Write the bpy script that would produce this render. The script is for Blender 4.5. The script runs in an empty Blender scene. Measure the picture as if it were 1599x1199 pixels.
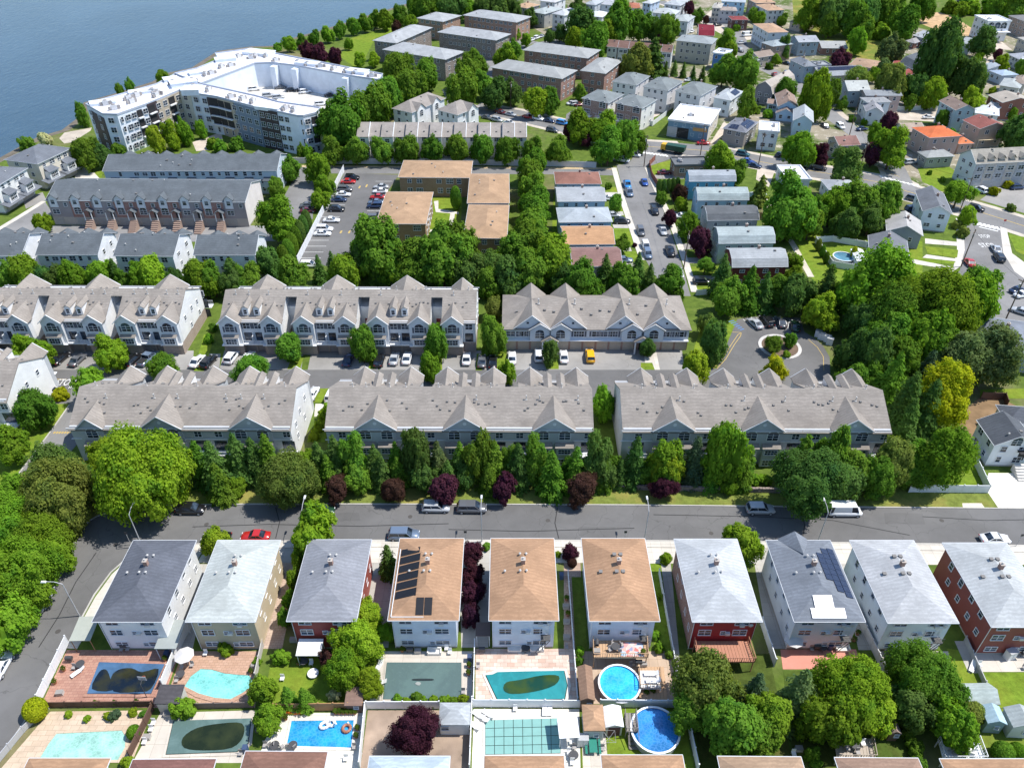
import bpy, math, random
import numpy as np
from mathutils import Vector, Matrix

# ------------------------------------------------------------------ camera, sky, sun, exposure
SC = bpy.context.scene
COL = SC.collection
PITCH, ROLL, CAM_H, FPX = math.radians(37.04), math.radians(0.25), 95.0, 1200.0
IW, IH = 1599.0, 1199.0
cam_d = bpy.data.cameras.new('camera')
cam_d.sensor_width = 36.0
cam_d.lens = 36.0 * FPX / IW
cam_d.clip_start = 1.0
cam_d.clip_end = 4000.0
CAM = bpy.data.objects.new('camera', cam_d)
COL.objects.link(CAM)
CAM_M = Matrix.Rotation(math.pi / 2 - PITCH, 4, 'X') @ Matrix.Rotation(ROLL, 4, 'Z')
CAM.matrix_world = Matrix.Translation((0, 0, CAM_H)) @ CAM_M
SC.camera = CAM

SUN_EL, SUN_AZ = math.radians(61), math.radians(7)      # azimuth measured from +x towards +y
sun_v = Vector((math.cos(SUN_EL) * math.cos(SUN_AZ), math.cos(SUN_EL) * math.sin(SUN_AZ), math.sin(SUN_EL)))
W = bpy.data.worlds.new('World')
SC.world = W
W.use_nodes = True
wn = W.node_tree.nodes
sky = wn.new('ShaderNodeTexSky')
sky.sky_type = 'NISHITA'
sky.sun_disc = False
sky.sun_elevation = SUN_EL
sky.sun_rotation = math.pi / 2 - SUN_AZ
sky.air_density = 1.0
sky.dust_density = 0.25
sky.ozone_density = 2.5
W.node_tree.links.new(sky.outputs[0], wn['Background'].inputs[0])
wn['Background'].inputs[1].default_value = 0.15
sun_d = bpy.data.lights.new('sun', 'SUN')
sun_d.energy = 4.4
sun_d.angle = math.radians(0.53)
sun_d.color = (1.0, 0.955, 0.89)
SUN = bpy.data.objects.new('sun', sun_d)
COL.objects.link(SUN)
SUN.rotation_euler = sun_v.to_track_quat('Z', 'Y').to_euler()
SC.view_settings.view_transform = 'Standard'
SC.view_settings.look = 'None'
SC.view_settings.exposure = 0.45
SC.view_settings.gamma = 1.0
SC.view_settings.use_curve_mapping = False
SC.render.engine = 'CYCLES'
SC.cycles.max_bounces = 6
SC.cycles.diffuse_bounces = 4
SC.cycles.glossy_bounces = 2
SC.cycles.transmission_bounces = 3
SC.cycles.transparent_max_bounces = 4
SC.cycles.caustics_reflective = False
SC.cycles.caustics_refractive = False
SC.cycles.use_denoising = True
SC.cycles.use_adaptive_sampling = True
SC.cycles.adaptive_threshold = 0.015

# ------------------------------------------------------------------ pixel of the photograph -> place in the world
M3 = CAM_M.to_3x3()
def at(px, py, z=0.0):
    d = M3 @ Vector(((px - (IW - 1) / 2) / FPX, ((IH - 1) / 2 - py) / FPX, -1.0))
    t = (z - CAM_H) / d.z
    return Vector((d.x * t, d.y * t, z))
def pxm(p):
    """photo pixels per metre at a world point"""
    q = M3.transposed() @ (Vector(p) - Vector((0, 0, CAM_H)))
    return FPX / -q.z
def dist(p):
    return (Vector(p) - Vector((0, 0, CAM_H))).length

# ------------------------------------------------------------------ scene graph helpers
def link(o, parent=None):
    COL.objects.link(o)
    if parent is not None:
        o.parent = parent
    return o
def tag(o, label=None, cat=None, group=None, kind=None):
    if label: o['label'] = label
    if cat: o['category'] = cat
    if group: o['group'] = group
    if kind: o['kind'] = kind
    return o
def thing(name, label, cat, loc=(0, 0, 0), rz=0.0, group=None):
    o = bpy.data.objects.new(name, None)
    o.empty_display_size = 0.5
    link(o)
    o.location = loc
    o.rotation_euler = (0, 0, rz)
    return tag(o, label, cat, group)
def inst(name, mesh, parent, loc=(0, 0, 0), rz=0.0, mat=None, scale=None):
    o = bpy.data.objects.new(name, mesh)
    link(o, parent)
    o.location = loc
    if rz: o.rotation_euler = (0, 0, rz)
    if scale: o.scale = scale
    if mat is not None:
        o.material_slots[0].link = 'OBJECT'
        o.material_slots[0].material = mat
    return o

class MB:
    """collects shapes and links them as one mesh"""
    def __init__(s):
        s.v, s.f, s.m = [], [], []
    def face(s, pts, m=0):
        n = len(s.v)
        s.v += [tuple(p) for p in pts]
        s.f.append(tuple(range(n, n + len(pts))))
        s.m.append(m)
    def box(s, c, d, rz=0.0, m=0, top=1.0):
        x, y, z = d[0] / 2, d[1] / 2, d[2] / 2
        co, si = math.cos(rz), math.sin(rz)
        n = len(s.v)
        for k, (a, b, e) in enumerate(((-1,-1,-1),(1,-1,-1),(1,1,-1),(-1,1,-1),(-1,-1,1),(1,-1,1),(1,1,1),(-1,1,1))):
            t = top if e > 0 else 1.0
            X, Y = a * x * t, b * y * t
            s.v.append((c[0] + X * co - Y * si, c[1] + X * si + Y * co, c[2] + e * z))
        for q in ((0,3,2,1),(4,5,6,7),(0,1,5,4),(1,2,6,5),(2,3,7,6),(3,0,4,7)):
            s.f.append(tuple(n + i for i in q)); s.m.append(m)
    def prism(s, poly, z0, z1, m=0, mtop=None):
        n, k = len(s.v), len(poly)
        a = sum(poly[i][0] * poly[(i+1) % k][1] - poly[(i+1) % k][0] * poly[i][1] for i in range(k))
        if a < 0: poly = poly[::-1]
        s.v += [(p[0], p[1], z0) for p in poly] + [(p[0], p[1], z1) for p in poly]
        for i in range(k):
            j = (i + 1) % k
            s.f.append((n + i, n + j, n + k + j, n + k + i)); s.m.append(m)
        s.f.append(tuple(n + k + i for i in range(k))); s.m.append(m if mtop is None else mtop)
        s.f.append(tuple(n + k - 1 - i for i in range(k))); s.m.append(m)
    def cyl(s, c, r, h, n=10, m=0, r2=None, axis='z'):
        r2 = r if r2 is None else r2
        b = len(s.v)
        for (rr, zz) in ((r, 0), (r2, h)):
            for i in range(n):
                a = 2 * math.pi * i / n
                p = (rr * math.cos(a), rr * math.sin(a), zz)
                if axis == 'y': p = (p[0], p[2], p[1])
                if axis == 'x': p = (p[2], p[0], p[1])
                s.v.append((c[0] + p[0], c[1] + p[1], c[2] + p[2]))
        for i in range(n):
            j = (i + 1) % n
            s.f.append((b + i, b + j, b + n + j, b + n + i)); s.m.append(m)
        s.f.append(tuple(b + n + i for i in range(n))); s.m.append(m)
        s.f.append(tuple(b + n - 1 - i for i in range(n))); s.m.append(m)
    def bar(s, p, q, r, n=6, m=0, r2=None):
        p, q = Vector(p), Vector(q)
        d = (q - p).normalized()
        u = d.orthogonal().normalized(); w = d.cross(u)
        b = len(s.v)
        for (c, rr) in ((p, r), (q, r if r2 is None else r2)):
            for i in range(n):
                a = 2 * math.pi * i / n
                s.v.append(tuple(c + u * (rr * math.cos(a)) + w * (rr * math.sin(a))))
        for i in range(n):
            j = (i + 1) % n
            s.f.append((b + i, b + j, b + n + j, b + n + i)); s.m.append(m)
        s.f.append(tuple(b + n + i for i in range(n))); s.m.append(m)
        s.f.append(tuple(b + n - 1 - i for i in range(n))); s.m.append(m)
    def ring(s, c, r0, r1, z0, z1, n=24, m=0, sx=1.0, sy=1.0):
        b = len(s.v)
        for (rr, zz) in ((r1, z0), (r1, z1), (r0, z1), (r0, z0)):
            for i in range(n):
                a = 2 * math.pi * i / n
                s.v.append((c[0] + rr * sx * math.cos(a), c[1] + rr * sy * math.sin(a), zz))
        for k in range(4):
            for i in range(n):
                j = (i + 1) % n
                k2 = (k + 1) % 4
                s.f.append((b + k*n + i, b + k*n + j, b + k2*n + j, b + k2*n + i)); s.m.append(m)
    def slab(s, poly3, th, m=0):
        """a flat polygon in space given thickness straight down"""
        n, k = len(s.v), len(poly3)
        s.v += [tuple(p) for p in poly3] + [(p[0], p[1], p[2] - th) for p in poly3]
        s.f.append(tuple(range(n, n + k))); s.m.append(m)
        s.f.append(tuple(n + k + k - 1 - i for i in range(k))); s.m.append(m)
        for i in range(k):
            j = (i + 1) % k
            s.f.append((n + i, n + k + i, n + k + j, n + j)); s.m.append(m)
    def mesh(s, name, mats, smooth=False):
        me = bpy.data.meshes.new(name)
        me.from_pydata(s.v, [], s.f)
        for mt in (mats if isinstance(mats, (list, tuple)) else [mats]):
            me.materials.append(mt)
        if len(me.materials) > 1:
            me.polygons.foreach_set('material_index', s.m)
        if smooth:
            me.polygons.foreach_set('use_smooth', [True] * len(s.f))
        me.update()
        return me
    def build(s, name, mats, parent=None, loc=(0, 0, 0), rz=0.0, smooth=False):
        return inst(name, s.mesh(name, mats, smooth), parent, loc, rz)

# ------------------------------------------------------------------ materials
MATS = {}
class NT:
    def __init__(s, name):
        s.mat = bpy.data.materials.new(name)
        s.mat.use_nodes = True
        s.t = s.mat.node_tree
        s.b = s.t.nodes['Principled BSDF']
    def n(s, kind, **kw):
        o = s.t.nodes.new('ShaderNode' + kind)
        for k, v in kw.items():
            if k.startswith('i_'):
                key = k[2:]
                o.inputs[int(key) if key.isdigit() else key.replace('_', ' ')].default_value = v
            else:
                setattr(o, k, v)
        return o
    def l(s, a, b):
        s.t.links.new(a, b)
    def coord(s, which='Object'):
        return s.n('TexCoord').outputs[which]
    def world(s):
        return s.n('NewGeometry').outputs['Position']
    def noise(s, vec, scale, detail=3.0, rough=0.55, dist_=0.0):
        o = s.n('TexNoise', i_Scale=scale, i_Detail=detail, i_Roughness=rough, i_Distortion=dist_)
        s.l(vec, o.inputs['Vector'])
        return o.outputs['Fac']
    def ramp(s, fac, stops):
        o = s.n('ValToRGB')
        while len(o.color_ramp.elements) < len(stops): o.color_ramp.elements.new(0.5)
        for e, (p, c) in zip(o.color_ramp.elements, stops):
            e.position = p
            e.color = (c, c, c, 1) if isinstance(c, (int, float)) else (*c[:3], 1)
        s.l(fac, o.inputs[0])
        return o.outputs[0]
    def mix(s, a, b, fac, mode='MIX'):
        o = s.n('Mix', data_type='RGBA', blend_type=mode)
        for inp, v in ((6, a), (7, b), (0, fac)):
            if hasattr(v, 'is_output'): s.l(v, o.inputs[inp])
            elif inp == 0: o.inputs[0].default_value = v
            else: o.inputs[inp].default_value = (*v[:3], 1)
        return o.outputs[2]
    def bump(s, h, strength=0.3, d=0.05):
        o = s.n('Bump', i_Strength=strength, i_Distance=d)
        s.l(h, o.inputs['Height'])
        s.l(o.outputs[0], s.b.inputs['Normal'])
    def base(s, c, rough=0.8, spec=0.3):
        if hasattr(c, 'is_output'): s.l(c, s.b.inputs['Base Color'])
        else: s.b.inputs['Base Color'].default_value = (*c[:3], 1)
        s.b.inputs['Roughness'].default_value = rough
        s.b.inputs['Specular IOR Level'].default_value = spec
        return s.mat

def cached(fn):
    def g(*a):
        key = (fn.__name__,) + a
        if key not in MATS: MATS[key] = fn(*a)
        return MATS[key]
    return g
def mul(c, k): return tuple(min(1.0, x * k) for x in c)

@cached
def plain(c, rough=0.7, spec=0.3):
    t = NT('paint')
    n = t.noise(t.world(), 1.3, 4)
    return t.base(t.mix(mul(c, .86), mul(c, 1.1), n), rough, spec)
@cached
def siding(c):
    t = NT('siding')
    p = t.coord()
    sep = t.n('SeparateXYZ'); t.l(p, sep.inputs[0])
    w = t.n('Math', operation='MULTIPLY', i_1=5.0); t.l(sep.outputs[2], w.inputs[0])
    fr = t.n('Math', operation='FRACT'); t.l(w.outputs[0], fr.inputs[0])
    n = t.noise(t.world(), .35, 5, .6)
    n2 = t.noise(t.world(), 3.0, 3)
    c1 = t.mix(mul(c, .88), mul(c, 1.06), t.ramp(n, [(.3, 0), (.7, 1)]))
    c2 = t.mix(c1, mul(c, .93), t.ramp(n2, [(.5, 0), (.75, .6)]))
    t.bump(fr.outputs[0], .5, .02)
    return t.base(c2, .55, .3)
@cached
def brick(c, mortar=(.42, .38, .34)):
    t = NT('brickwork')
    b = t.n('TexBrick', i_Scale=1.0, i_Mortar_Size=.012, i_Brick_Width=.22, i_Row_Height=.075, i_Bias=-.2)
    b.inputs['Color1'].default_value = (*mul(c, .8), 1)
    b.inputs['Color2'].default_value = (*mul(c, 1.2), 1)
    b.inputs['Mortar'].default_value = (*mortar, 1)
    p = t.coord()
    sep = t.n('SeparateXYZ'); t.l(p, sep.inputs[0])
    ad = t.n('Math', operation='ADD'); t.l(sep.outputs[0], ad.inputs[0]); t.l(sep.outputs[1], ad.inputs[1])
    cb = t.n('CombineXYZ'); t.l(ad.outputs[0], cb.inputs[0]); t.l(sep.outputs[2], cb.inputs[1])
    t.l(cb.outputs[0], b.inputs['Vector'])
    n = t.noise(t.world(), .6, 4)
    return t.base(t.mix(b.outputs[0], mul(c, .7), t.ramp(n, [(.45, 0), (.8, .5)])), .85, .2)
@cached
def shingle(c, streak=.5):
    t = NT('shingles')
    w = t.world()
    n1 = t.noise(w, .32, 5, .6)
    n2 = t.noise(w, 2.6, 3, .7)
    mp = t.n('Mapping'); mp.inputs['Scale'].default_value = (1.0, 6.0, 6.0)
    t.l(t.coord(), mp.inputs[0])
    n3 = t.noise(mp.outputs[0], 1.4, 2, .6)
    v = t.n('TexVoronoi', i_Scale=3.4); t.l(w, v.inputs['Vector'])
    a = t.mix(mul(c, .72), mul(c, 1.2), t.ramp(n1, [(.28, 0), (.72, 1)]))
    n5 = t.noise(t.coord(), .5, 4, .7, 1.5)
    a = t.mix(a, mul(c, .6), t.ramp(n5, [(.58, 0), (.72, .5)]))
    a = t.mix(a, mul(c, .68), t.ramp(n2, [(.52, 0), (.85, streak)]))
    a = t.mix(a, mul(c, 1.28), t.ramp(n3, [(.52, 0), (.72, .45)]))
    sp = t.n('SeparateColor'); t.l(v.outputs['Color'], sp.inputs[0])
    a = t.mix(a, mul(c, .74), t.ramp(sp.outputs[0], [(.55, 0), (1, .4)]))
    wv = t.n('TexWave', i_Scale=.55, i_Distortion=5.0, i_Detail=3.0, bands_direction='Y'); wv.inputs['Detail Scale'].default_value = 1.6
    t.l(t.coord(), wv.inputs['Vector'])
    a = t.mix(a, mul(c, .72), t.ramp(wv.outputs['Fac'], [(.35, .42), (.75, 0)]))
    t.bump(n3, .35, .03)
    return t.base(a, .92, .15)
@cached
def membrane(c):
    t = NT('roof_membrane')
    w = t.world()
    n = t.noise(w, .12, 5, .65)
    n2 = t.noise(w, .9, 4, .6)
    a = t.mix(mul(c, .84), mul(c, 1.05), t.ramp(n, [(.35, 0), (.65, 1)]))
    a = t.mix(a, mul(c, .7), t.ramp(n2, [(.58, 0), (.8, .45)]))
    return t.base(a, .7, .3)
@cached
def asphalt(c=.115, warm=0):
    t = NT('asphalt')
    w = t.world()
    big = t.noise(w, .06, 5, .65)
    mid = t.noise(w, .7, 5, .7)
    fine = t.noise(w, 9.0, 2, .7)
    k = (1.0, .985 - .02 * warm, .97 - .06 * warm)
    col = tuple(c * x for x in k)
    a = t.mix(mul(col, .78), mul(col, 1.22), t.ramp(big, [(.32, 0), (.68, 1)]))
    a = t.mix(a, mul(col, .8), t.ramp(mid, [(.55, 0), (.8, .45)]))
    a = t.mix(a, mul(col, 1.5), t.ramp(fine, [(.5, 0), (.9, .35)]))
    mp = t.n('Mapping'); mp.inputs['Scale'].default_value = (.3, .3, .3); t.l(w, mp.inputs[0])
    nz = t.n('TexNoise', i_Scale=1.0, i_Detail=3.0); t.l(mp.outputs[0], nz.inputs[0])
    ad = t.n('VectorMath', operation='ADD'); t.l(mp.outputs[0], ad.inputs[0]); t.l(nz.outputs['Color'], ad.inputs[1])
    v = t.n('TexVoronoi', feature='DISTANCE_TO_EDGE', i_Scale=.55); t.l(ad.outputs[0], v.inputs['Vector'])
    a = t.mix(a, mul(col, .45), t.ramp(v.outputs['Distance'], [(0, .5), (.008, 0)]))
    return t.base(a, .9, .2)
@cached
def concrete(c=(.5, .47, .42), joint=1.6):
    t = NT('concrete')
    w = t.world()
    n = t.noise(w, .25, 5, .6); n2 = t.noise(w, 2.2, 5, .7)
    b = t.n('TexBrick', i_Scale=1.0, i_Mortar_Size=.02, i_Brick_Width=joint, i_Row_Height=joint, offset=0.0)
    b.inputs['Color1'].default_value = (1, 1, 1, 1); b.inputs['Color2'].default_value = (.9, .9, .9, 1)
    b.inputs['Mortar'].default_value = (.62, .6, .57, 1)
    t.l(w, b.inputs['Vector'])
    a = t.mix(mul(c, .82), mul(c, 1.1), t.ramp(n, [(.3, 0), (.7, 1)]))
    a = t.mix(a, mul(c, .66), t.ramp(n2, [(.55, 0), (.85, .5)]))
    return t.base(t.mix(a, b.outputs[0], 1.0, 'MULTIPLY'), .88, .25)
@cached
def paver(c, c2, size=.4):
    t = NT('pavers')
    w = t.world()
    b = t.n('TexBrick', i_Scale=1.0, i_Mortar_Size=.02, i_Brick_Width=size * 1.6, i_Row_Height=size)
    b.inputs['Color1'].default_value = (*c, 1); b.inputs['Color2'].default_value = (*c2, 1)
    b.inputs['Mortar'].default_value = (*mul(c, .6), 1)
    t.l(w, b.inputs['Vector'])
    n = t.noise(w, .5, 5, .65)
    return t.base(t.mix(b.outputs[0], mul(c, .72), t.ramp(n, [(.42, 0), (.75, .7)])), .85, .25)
@cached
def grass(c=(.105, .17, .028), dry=.25):
    t = NT('grass')
    w = t.world()
    n = t.noise(w, .09, 6, .65); n2 = t.noise(w, .8, 5, .7); n3 = t.noise(w, 5.0, 3, .7)
    a = t.mix(mul(c, .6), mul(c, 1.25), t.ramp(n2, [(.3, 0), (.7, 1)]))
    a = t.mix(a, (c[0] * 2.0, c[1] * 1.25, c[2] * 1.8), t.ramp(n, [(.47, 0), (.68, dry * 2.2)]))
    a = t.mix(a, mul(c, .42), t.ramp(n3, [(.5, 0), (.8, .55)]))
    t.bump(n3, .5, .08)
    return t.base(a, .95, .1)
@cached
def soil(c=(.23, .17, .11)):
    t = NT('soil')
    w = t.world()
    n = t.noise(w, .3, 6, .65); n2 = t.noise(w, 2.4, 5, .7)
    a = t.mix(mul(c, .65), mul(c, 1.3), t.ramp(n, [(.3, 0), (.7, 1)]))
    a = t.mix(a, mul(c, .6), t.ramp(n2, [(.5, 0), (.8, .6)]))
    t.bump(n2, .4, .06)
    return t.base(a, .95, .1)
@cached
def glass(c=(.02, .03, .045)):
    t = NT('window_glass')
    n = t.noise(t.world(), .9, 2)
    return t.base(t.mix(mul(c, .5), mul(c, 2.6), t.ramp(n, [(.4, 0), (.65, 1)])), .12, .55)
@cached
def paint_car(c):
    t = NT('car_paint')
    t.base(c, .28, .5)
    t.b.inputs['Coat Weight'].default_value = .7
    t.b.inputs['Coat Roughness'].default_value = .08
    if min(c) < .35 and max(c) < .4: t.b.inputs['Metallic'].default_value = .15
    return t.mat
@cached
def water_pool(c):
    t = NT('pool_water')
    w = t.world()
    v = t.n('TexVoronoi', feature='DISTANCE_TO_EDGE', i_Scale=2.3)
    nz = t.n('TexNoise', i_Scale=.8, i_Detail=3.0); t.l(w, nz.inputs[0])
    ad = t.n('VectorMath', operation='ADD'); t.l(w, ad.inputs[0]); t.l(nz.outputs['Color'], ad.inputs[1])
    t.l(ad.outputs[0], v.inputs['Vector'])
    n = t.noise(w, .5, 3)
    a = t.mix(mul(c, .66), mul(c, 1.18), t.ramp(n, [(.35, 0), (.65, 1)]))
    a = t.mix(a, tuple(min(.9, x * 1.25 + .12) for x in c), t.ramp(v.outputs['Distance'], [(0, .3), (.2, 0)]))  # pale web of caustic light painted into the water colour
    t.bump(nz.outputs['Fac'], .15, .05)
    return t.base(a, .08, .5)
@cached
def tarp(c, dark):
    t = NT('pool_cover')
    w = t.world()
    n = t.noise(w, .22, 4, .6, .5); n2 = t.noise(w, 2.5, 4, .6)
    a = t.mix(c, dark, t.ramp(n, [(.42, 0), (.52, 1)]))
    a = t.mix(a, mul(c, 1.4), t.ramp(n2, [(.55, 0), (.8, .35)]))
    t.bump(n2, .4, .06)
    return t.base(a, .4, .4)
@cached
def leaf(c, var=.4):
    t = NT('leaves')
    g = t.n('NewGeometry')
    oi = t.n('ObjectInfo')
    r = g.outputs['Random Per Island']
    a = t.mix((c[0] * .62, c[1] * .66, c[2] * .66), (c[0] * 1.5, c[1] * 1.38, c[2] * 1.25), r)
    nz = t.noise(g.outputs['Position'], .3, 4, .6)
    a = t.mix(a, (c[0] * 1.2 + .006, c[1] * 1.06, c[2] * 1.2 + .003), t.ramp(nz, [(.46, 0), (.66, .7)]))
    a = t.mix(a, (c[0] * .6, c[1] * .78, c[2] * 1.1 + .004), t.ramp(nz, [(.3, .7), (.46, 0)]))
    hs = t.n('HueSaturation')
    mr = t.n('MapRange', i_3=.485, i_4=.515); t.l(oi.outputs['Random'], mr.inputs[0]); t.l(mr.outputs[0], hs.inputs['Hue'])
    mr2 = t.n('MapRange', i_3=1 - var / 2, i_4=1 + var / 2)
    m7 = t.n('Math', operation='MULTIPLY', i_1=7.31); t.l(oi.outputs['Random'], m7.inputs[0])
    fr = t.n('Math', operation='FRACT'); t.l(m7.outputs[0], fr.inputs[0])
    t.l(fr.outputs[0], mr2.inputs[0]); t.l(mr2.outputs[0], hs.inputs['Value'])
    t.l(a, hs.inputs['Color'])
    d = t.n('BsdfDiffuse'); tr = t.n('BsdfTranslucent'); mx = t.n('MixShader', i_0=.48)
    t.l(hs.outputs[0], d.inputs[0])
    tc = t.mix(hs.outputs[0], (1.35, 1.3, .55), 1.0, 'MULTIPLY')
    t.l(tc, tr.inputs[0])
    t.l(d.outputs[0], mx.inputs[1]); t.l(tr.outputs[0], mx.inputs[2])
    t.l(mx.outputs[0], t.t.nodes['Material Output'].inputs[0])
    t.t.nodes.remove(t.b)
    return t.mat
@cached
def bark(c=(.12, .085, .06)):
    t = NT('bark')
    n = t.noise(t.coord(), 4, 4)
    return t.base(t.mix(mul(c, .6), mul(c, 1.3), n), .95, .1)
@cached
def solar_glass():
    t = NT('solar_cells')
    b = t.n('TexBrick', i_Scale=1.0, i_Mortar_Size=.012, i_Brick_Width=.16, i_Row_Height=.16, offset=0.0)
    b.inputs['Color1'].default_value = (.012, .018, .045, 1); b.inputs['Color2'].default_value = (.018, .026, .06, 1)
    b.inputs['Mortar'].default_value = (.05, .06, .09, 1)
    t.l(t.coord(), b.inputs['Vector'])
    return t.base(b.outputs[0], .12, .5)
WHITE = (.78, .79, .8)
TRIM = plain((.74, .75, .76), .5)
GUT = plain((.58, .6, .62), .5)
GLASS = glass()
DARK = plain((.03, .03, .033), .6)
RUBBER = plain((.02, .02, .02), .85)
METAL = plain((.42, .43, .45), .4, .5)
WOOD = plain((.34, .2, .11), .8)
BRICK_CH = brick((.3, .13, .09))
VENTM = plain((.5, .49, .47), .5)

# ------------------------------------------------------------------ windows, doors and small parts shared between buildings
WIN = {}
def win_mesh(w, h, style='sash'):
    key = (round(w, 2), round(h, 2), style)
    if key in WIN: return WIN[key]
    b, g = MB(), MB()
    t = .075
    if style == 'arch':
        n = 8
        pts = [(-w/2, -h/2)] + [(w/2, -h/2)] + [(w/2 * math.cos(math.pi * i / n), h/2 + w * .42 * math.sin(math.pi * i / n)) for i in range(n + 1)]
        outer = [(x * 1.12, z * 1.0 + (.1 if z > 0 else -.1)) for x, z in pts]
        for i in range(len(pts)):
            j = (i + 1) % len(pts)
            b.face([(outer[i][0], -.08, outer[i][1]), (outer[j][0], -.08, outer[j][1]), (pts[j][0], -.08, pts[j][1]), (pts[i][0], -.08, pts[i][1])])
            b.face([(outer[i][0], 0, outer[i][1]), (outer[j][0], 0, outer[j][1]), (outer[j][0], -.08, outer[j][1]), (outer[i][0], -.08, outer[i][1])])
        b.box((0, -.06, h * .1), (.07, .05, h * 1.15)); b.box((0, -.06, h * .42), (w, .05, .07)); b.box((0, -.06, -.05), (w, .05, .06))
        g.face([(x, -.03, z) for x, z in pts])
    else:
        b.box((-w/2, -.05, 0), (t, .1, h + t)); b.box((w/2, -.05, 0), (t, .1, h + t))
        b.box((0, -.05, h/2), (w - t, .1, t)); b.box((0, -.07, -h/2), (w + .12, .16, t))
        if style != 'plain':
            b.box((0, -.045, 0), (w - t, .06, .055))
        if w > 1.15 or style == 'double':
            b.box((0, -.046, 0), (.07, .07, h - t))
        if w > 2.0:
            for q in (-.25, .25): b.box((q * w, -.044, 0), (.05, .06, h - t))
        g.box((0, -.015, 0), (w, .02, h))
    WIN[key] = (b.mesh('window', TRIM), g.mesh('pane', GLASS))
    return WIN[key]
def window(parent, loc, rz, w, h, style='sash', panes=True):
    fm, gm = win_mesh(w, h, style)
    f = inst('window', fm, parent, loc, rz)
    p = inst('pane', gm, f)
    return f
DOORM = {}
def panel(parent, name, loc, rz, w, h, mat, th=.06):
    key = (name, round(w, 2), round(h, 2), mat.name)
    if key not in DOORM:
        b = MB(); b.box((0, -th / 2, 0), (w, th, h))
        if name == 'garage_door':
            for i in range(1, 4): b.box((0, -th - .01, -h/2 + h * i / 4), (w * .97, .03, .035))
            for i in range(4):
                for j in range(4): b.box((-w/2 + w * (j + .5) / 4, -th - .006, -h/2 + h * (i + .5) / 4), (w * .19, .02, h * .15))
        if name == 'door':
            for i in range(2):
                for j in range(3): b.box((-w/4 + i * w/2, -th - .008, -h/3 + j * h/3), (w * .32, .02, h * .22))
        DOORM[key] = b.mesh(name, mat)
    return inst(name, DOORM[key], parent, loc, rz)
_vent = {}
def small(kind):
    if kind in _vent: return _vent[kind]
    b = MB()
    if kind == 'chimney':
        b.box((0, 0, .15), (.55, .55, 1.3)); b.box((0, 0, .84), (.68, .68, .1))
        b.cyl((0, 0, .88), .13, .3, 8, 1); _vent[kind] = b.mesh('chimney', [BRICK_CH, VENTM])
    elif kind == 'vent':
        b.cyl((0, 0, -.2), .09, .55, 8); b.cyl((0, 0, .35), .2, .12, 8, r2=.08); _vent[kind] = b.mesh('vent', VENTM)
    elif kind == 'box_vent':
        b.box((0, 0, .06), (.42, .42, .3)); b.box((0, 0, .25), (.52, .52, .06)); _vent[kind] = b.mesh('vent', plain((.2, .19, .18)))
    elif kind == 'flue':
        b.cyl((0, 0, -.2), .1, 1.25, 8); b.cyl((0, 0, 1.05), .17, .2, 8); b.box((0, 0, 0), (.5, .5, .12)); _vent[kind] = b.mesh('flue', VENTM)
    elif kind == 'skylight':
        b.box((0, 0, .06), (.7, 1.0, .2)); _vent[kind] = b.mesh('skylight', plain((.7, .72, .74), .3))
    elif kind == 'dish':
        b.bar((0, 0, 0), (0, 0, .5), .03); b.cyl((-.05, -.1, .45), .05, .1, 12, r2=.34, axis='y'); _vent[kind] = b.mesh('satellite_dish', plain((.55, .55, .55), .5))
    elif kind == 'hvac':
        b.box((0, 0, .45), (1.1, 1.0, .9)); b.cyl((0, 0, .9), .38, .1, 12, 1); b.box((.95, .1, .35), (.6, .6, .7), m=1); b.box((-.9, -.15, .3), (.5, .55, .6), m=1)
        _vent[kind] = b.mesh('air_conditioner', [plain((.55, .55, .56)), plain((.3, .28, .27))])
    elif kind == 'ac':
        b.box((0, -.2, 0), (.65, .4, .42)); _vent[kind] = b.mesh('air_conditioner', plain((.62, .62, .6)))
    return _vent[kind]
ORD = ('first second third fourth fifth sixth seventh eighth ninth tenth eleventh twelfth thirteenth fourteenth fifteenth sixteenth '
       'seventeenth eighteenth nineteenth twentieth').split()

# ------------------------------------------------------------------ ground, water, roads, paved and planted areas
SHN = [0]
def sheet(name, pts, mat, lv=1, label=None, raise_=0.0, kind='structure', world=False):
    P = [Vector((*p, 0)) if world else at(*p) for p in pts]
    b = MB()
    SHN[0] += 1
    z = .006 * lv + raise_ + .0003 * (SHN[0] % 19)
    if raise_ > 0:
        b.prism([(p.x, p.y) for p in P], -.05, z)
    else:
        a = sum(P[i].x * P[(i+1) % len(P)].y - P[(i+1) % len(P)].x * P[i].y for i in range(len(P)))
        if a < 0: P = P[::-1]
        b.face([(p.x, p.y, z) for p in P])
    o = b.build(name, mat)
    tag(o, label, None, None, kind)
    return o
def strip(name, pts, width, mat, lv=1, raise_=0.0, off=0.0, world=False):
    """a band of a given width along a line"""
    P = [Vector((*p, 0)) if world else at(*p) for p in pts]
    L, R = [], []
    for i, p in enumerate(P):
        d = (P[min(i+1, len(P)-1)] - P[max(i-1, 0)]).normalized()
        n = Vector((-d.y, d.x, 0))
        L.append(p + n * (off + width / 2)); R.append(p + n * (off - width / 2))
    b = MB()
    SHN[0] += 1
    z = .006 * lv + raise_ + .0003 * (SHN[0] % 19)
    for i in range(len(P) - 1):
        q = [R[i], R[i+1], L[i+1], L[i]]
        if raise_ > 0:
            b.slab([(v.x, v.y, z) for v in q], z + .03)
        else:
            b.face([(v.x, v.y, z) for v in q])
    o = b.build(name, mat)
    o['kind'] = 'structure'
    return o

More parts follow.
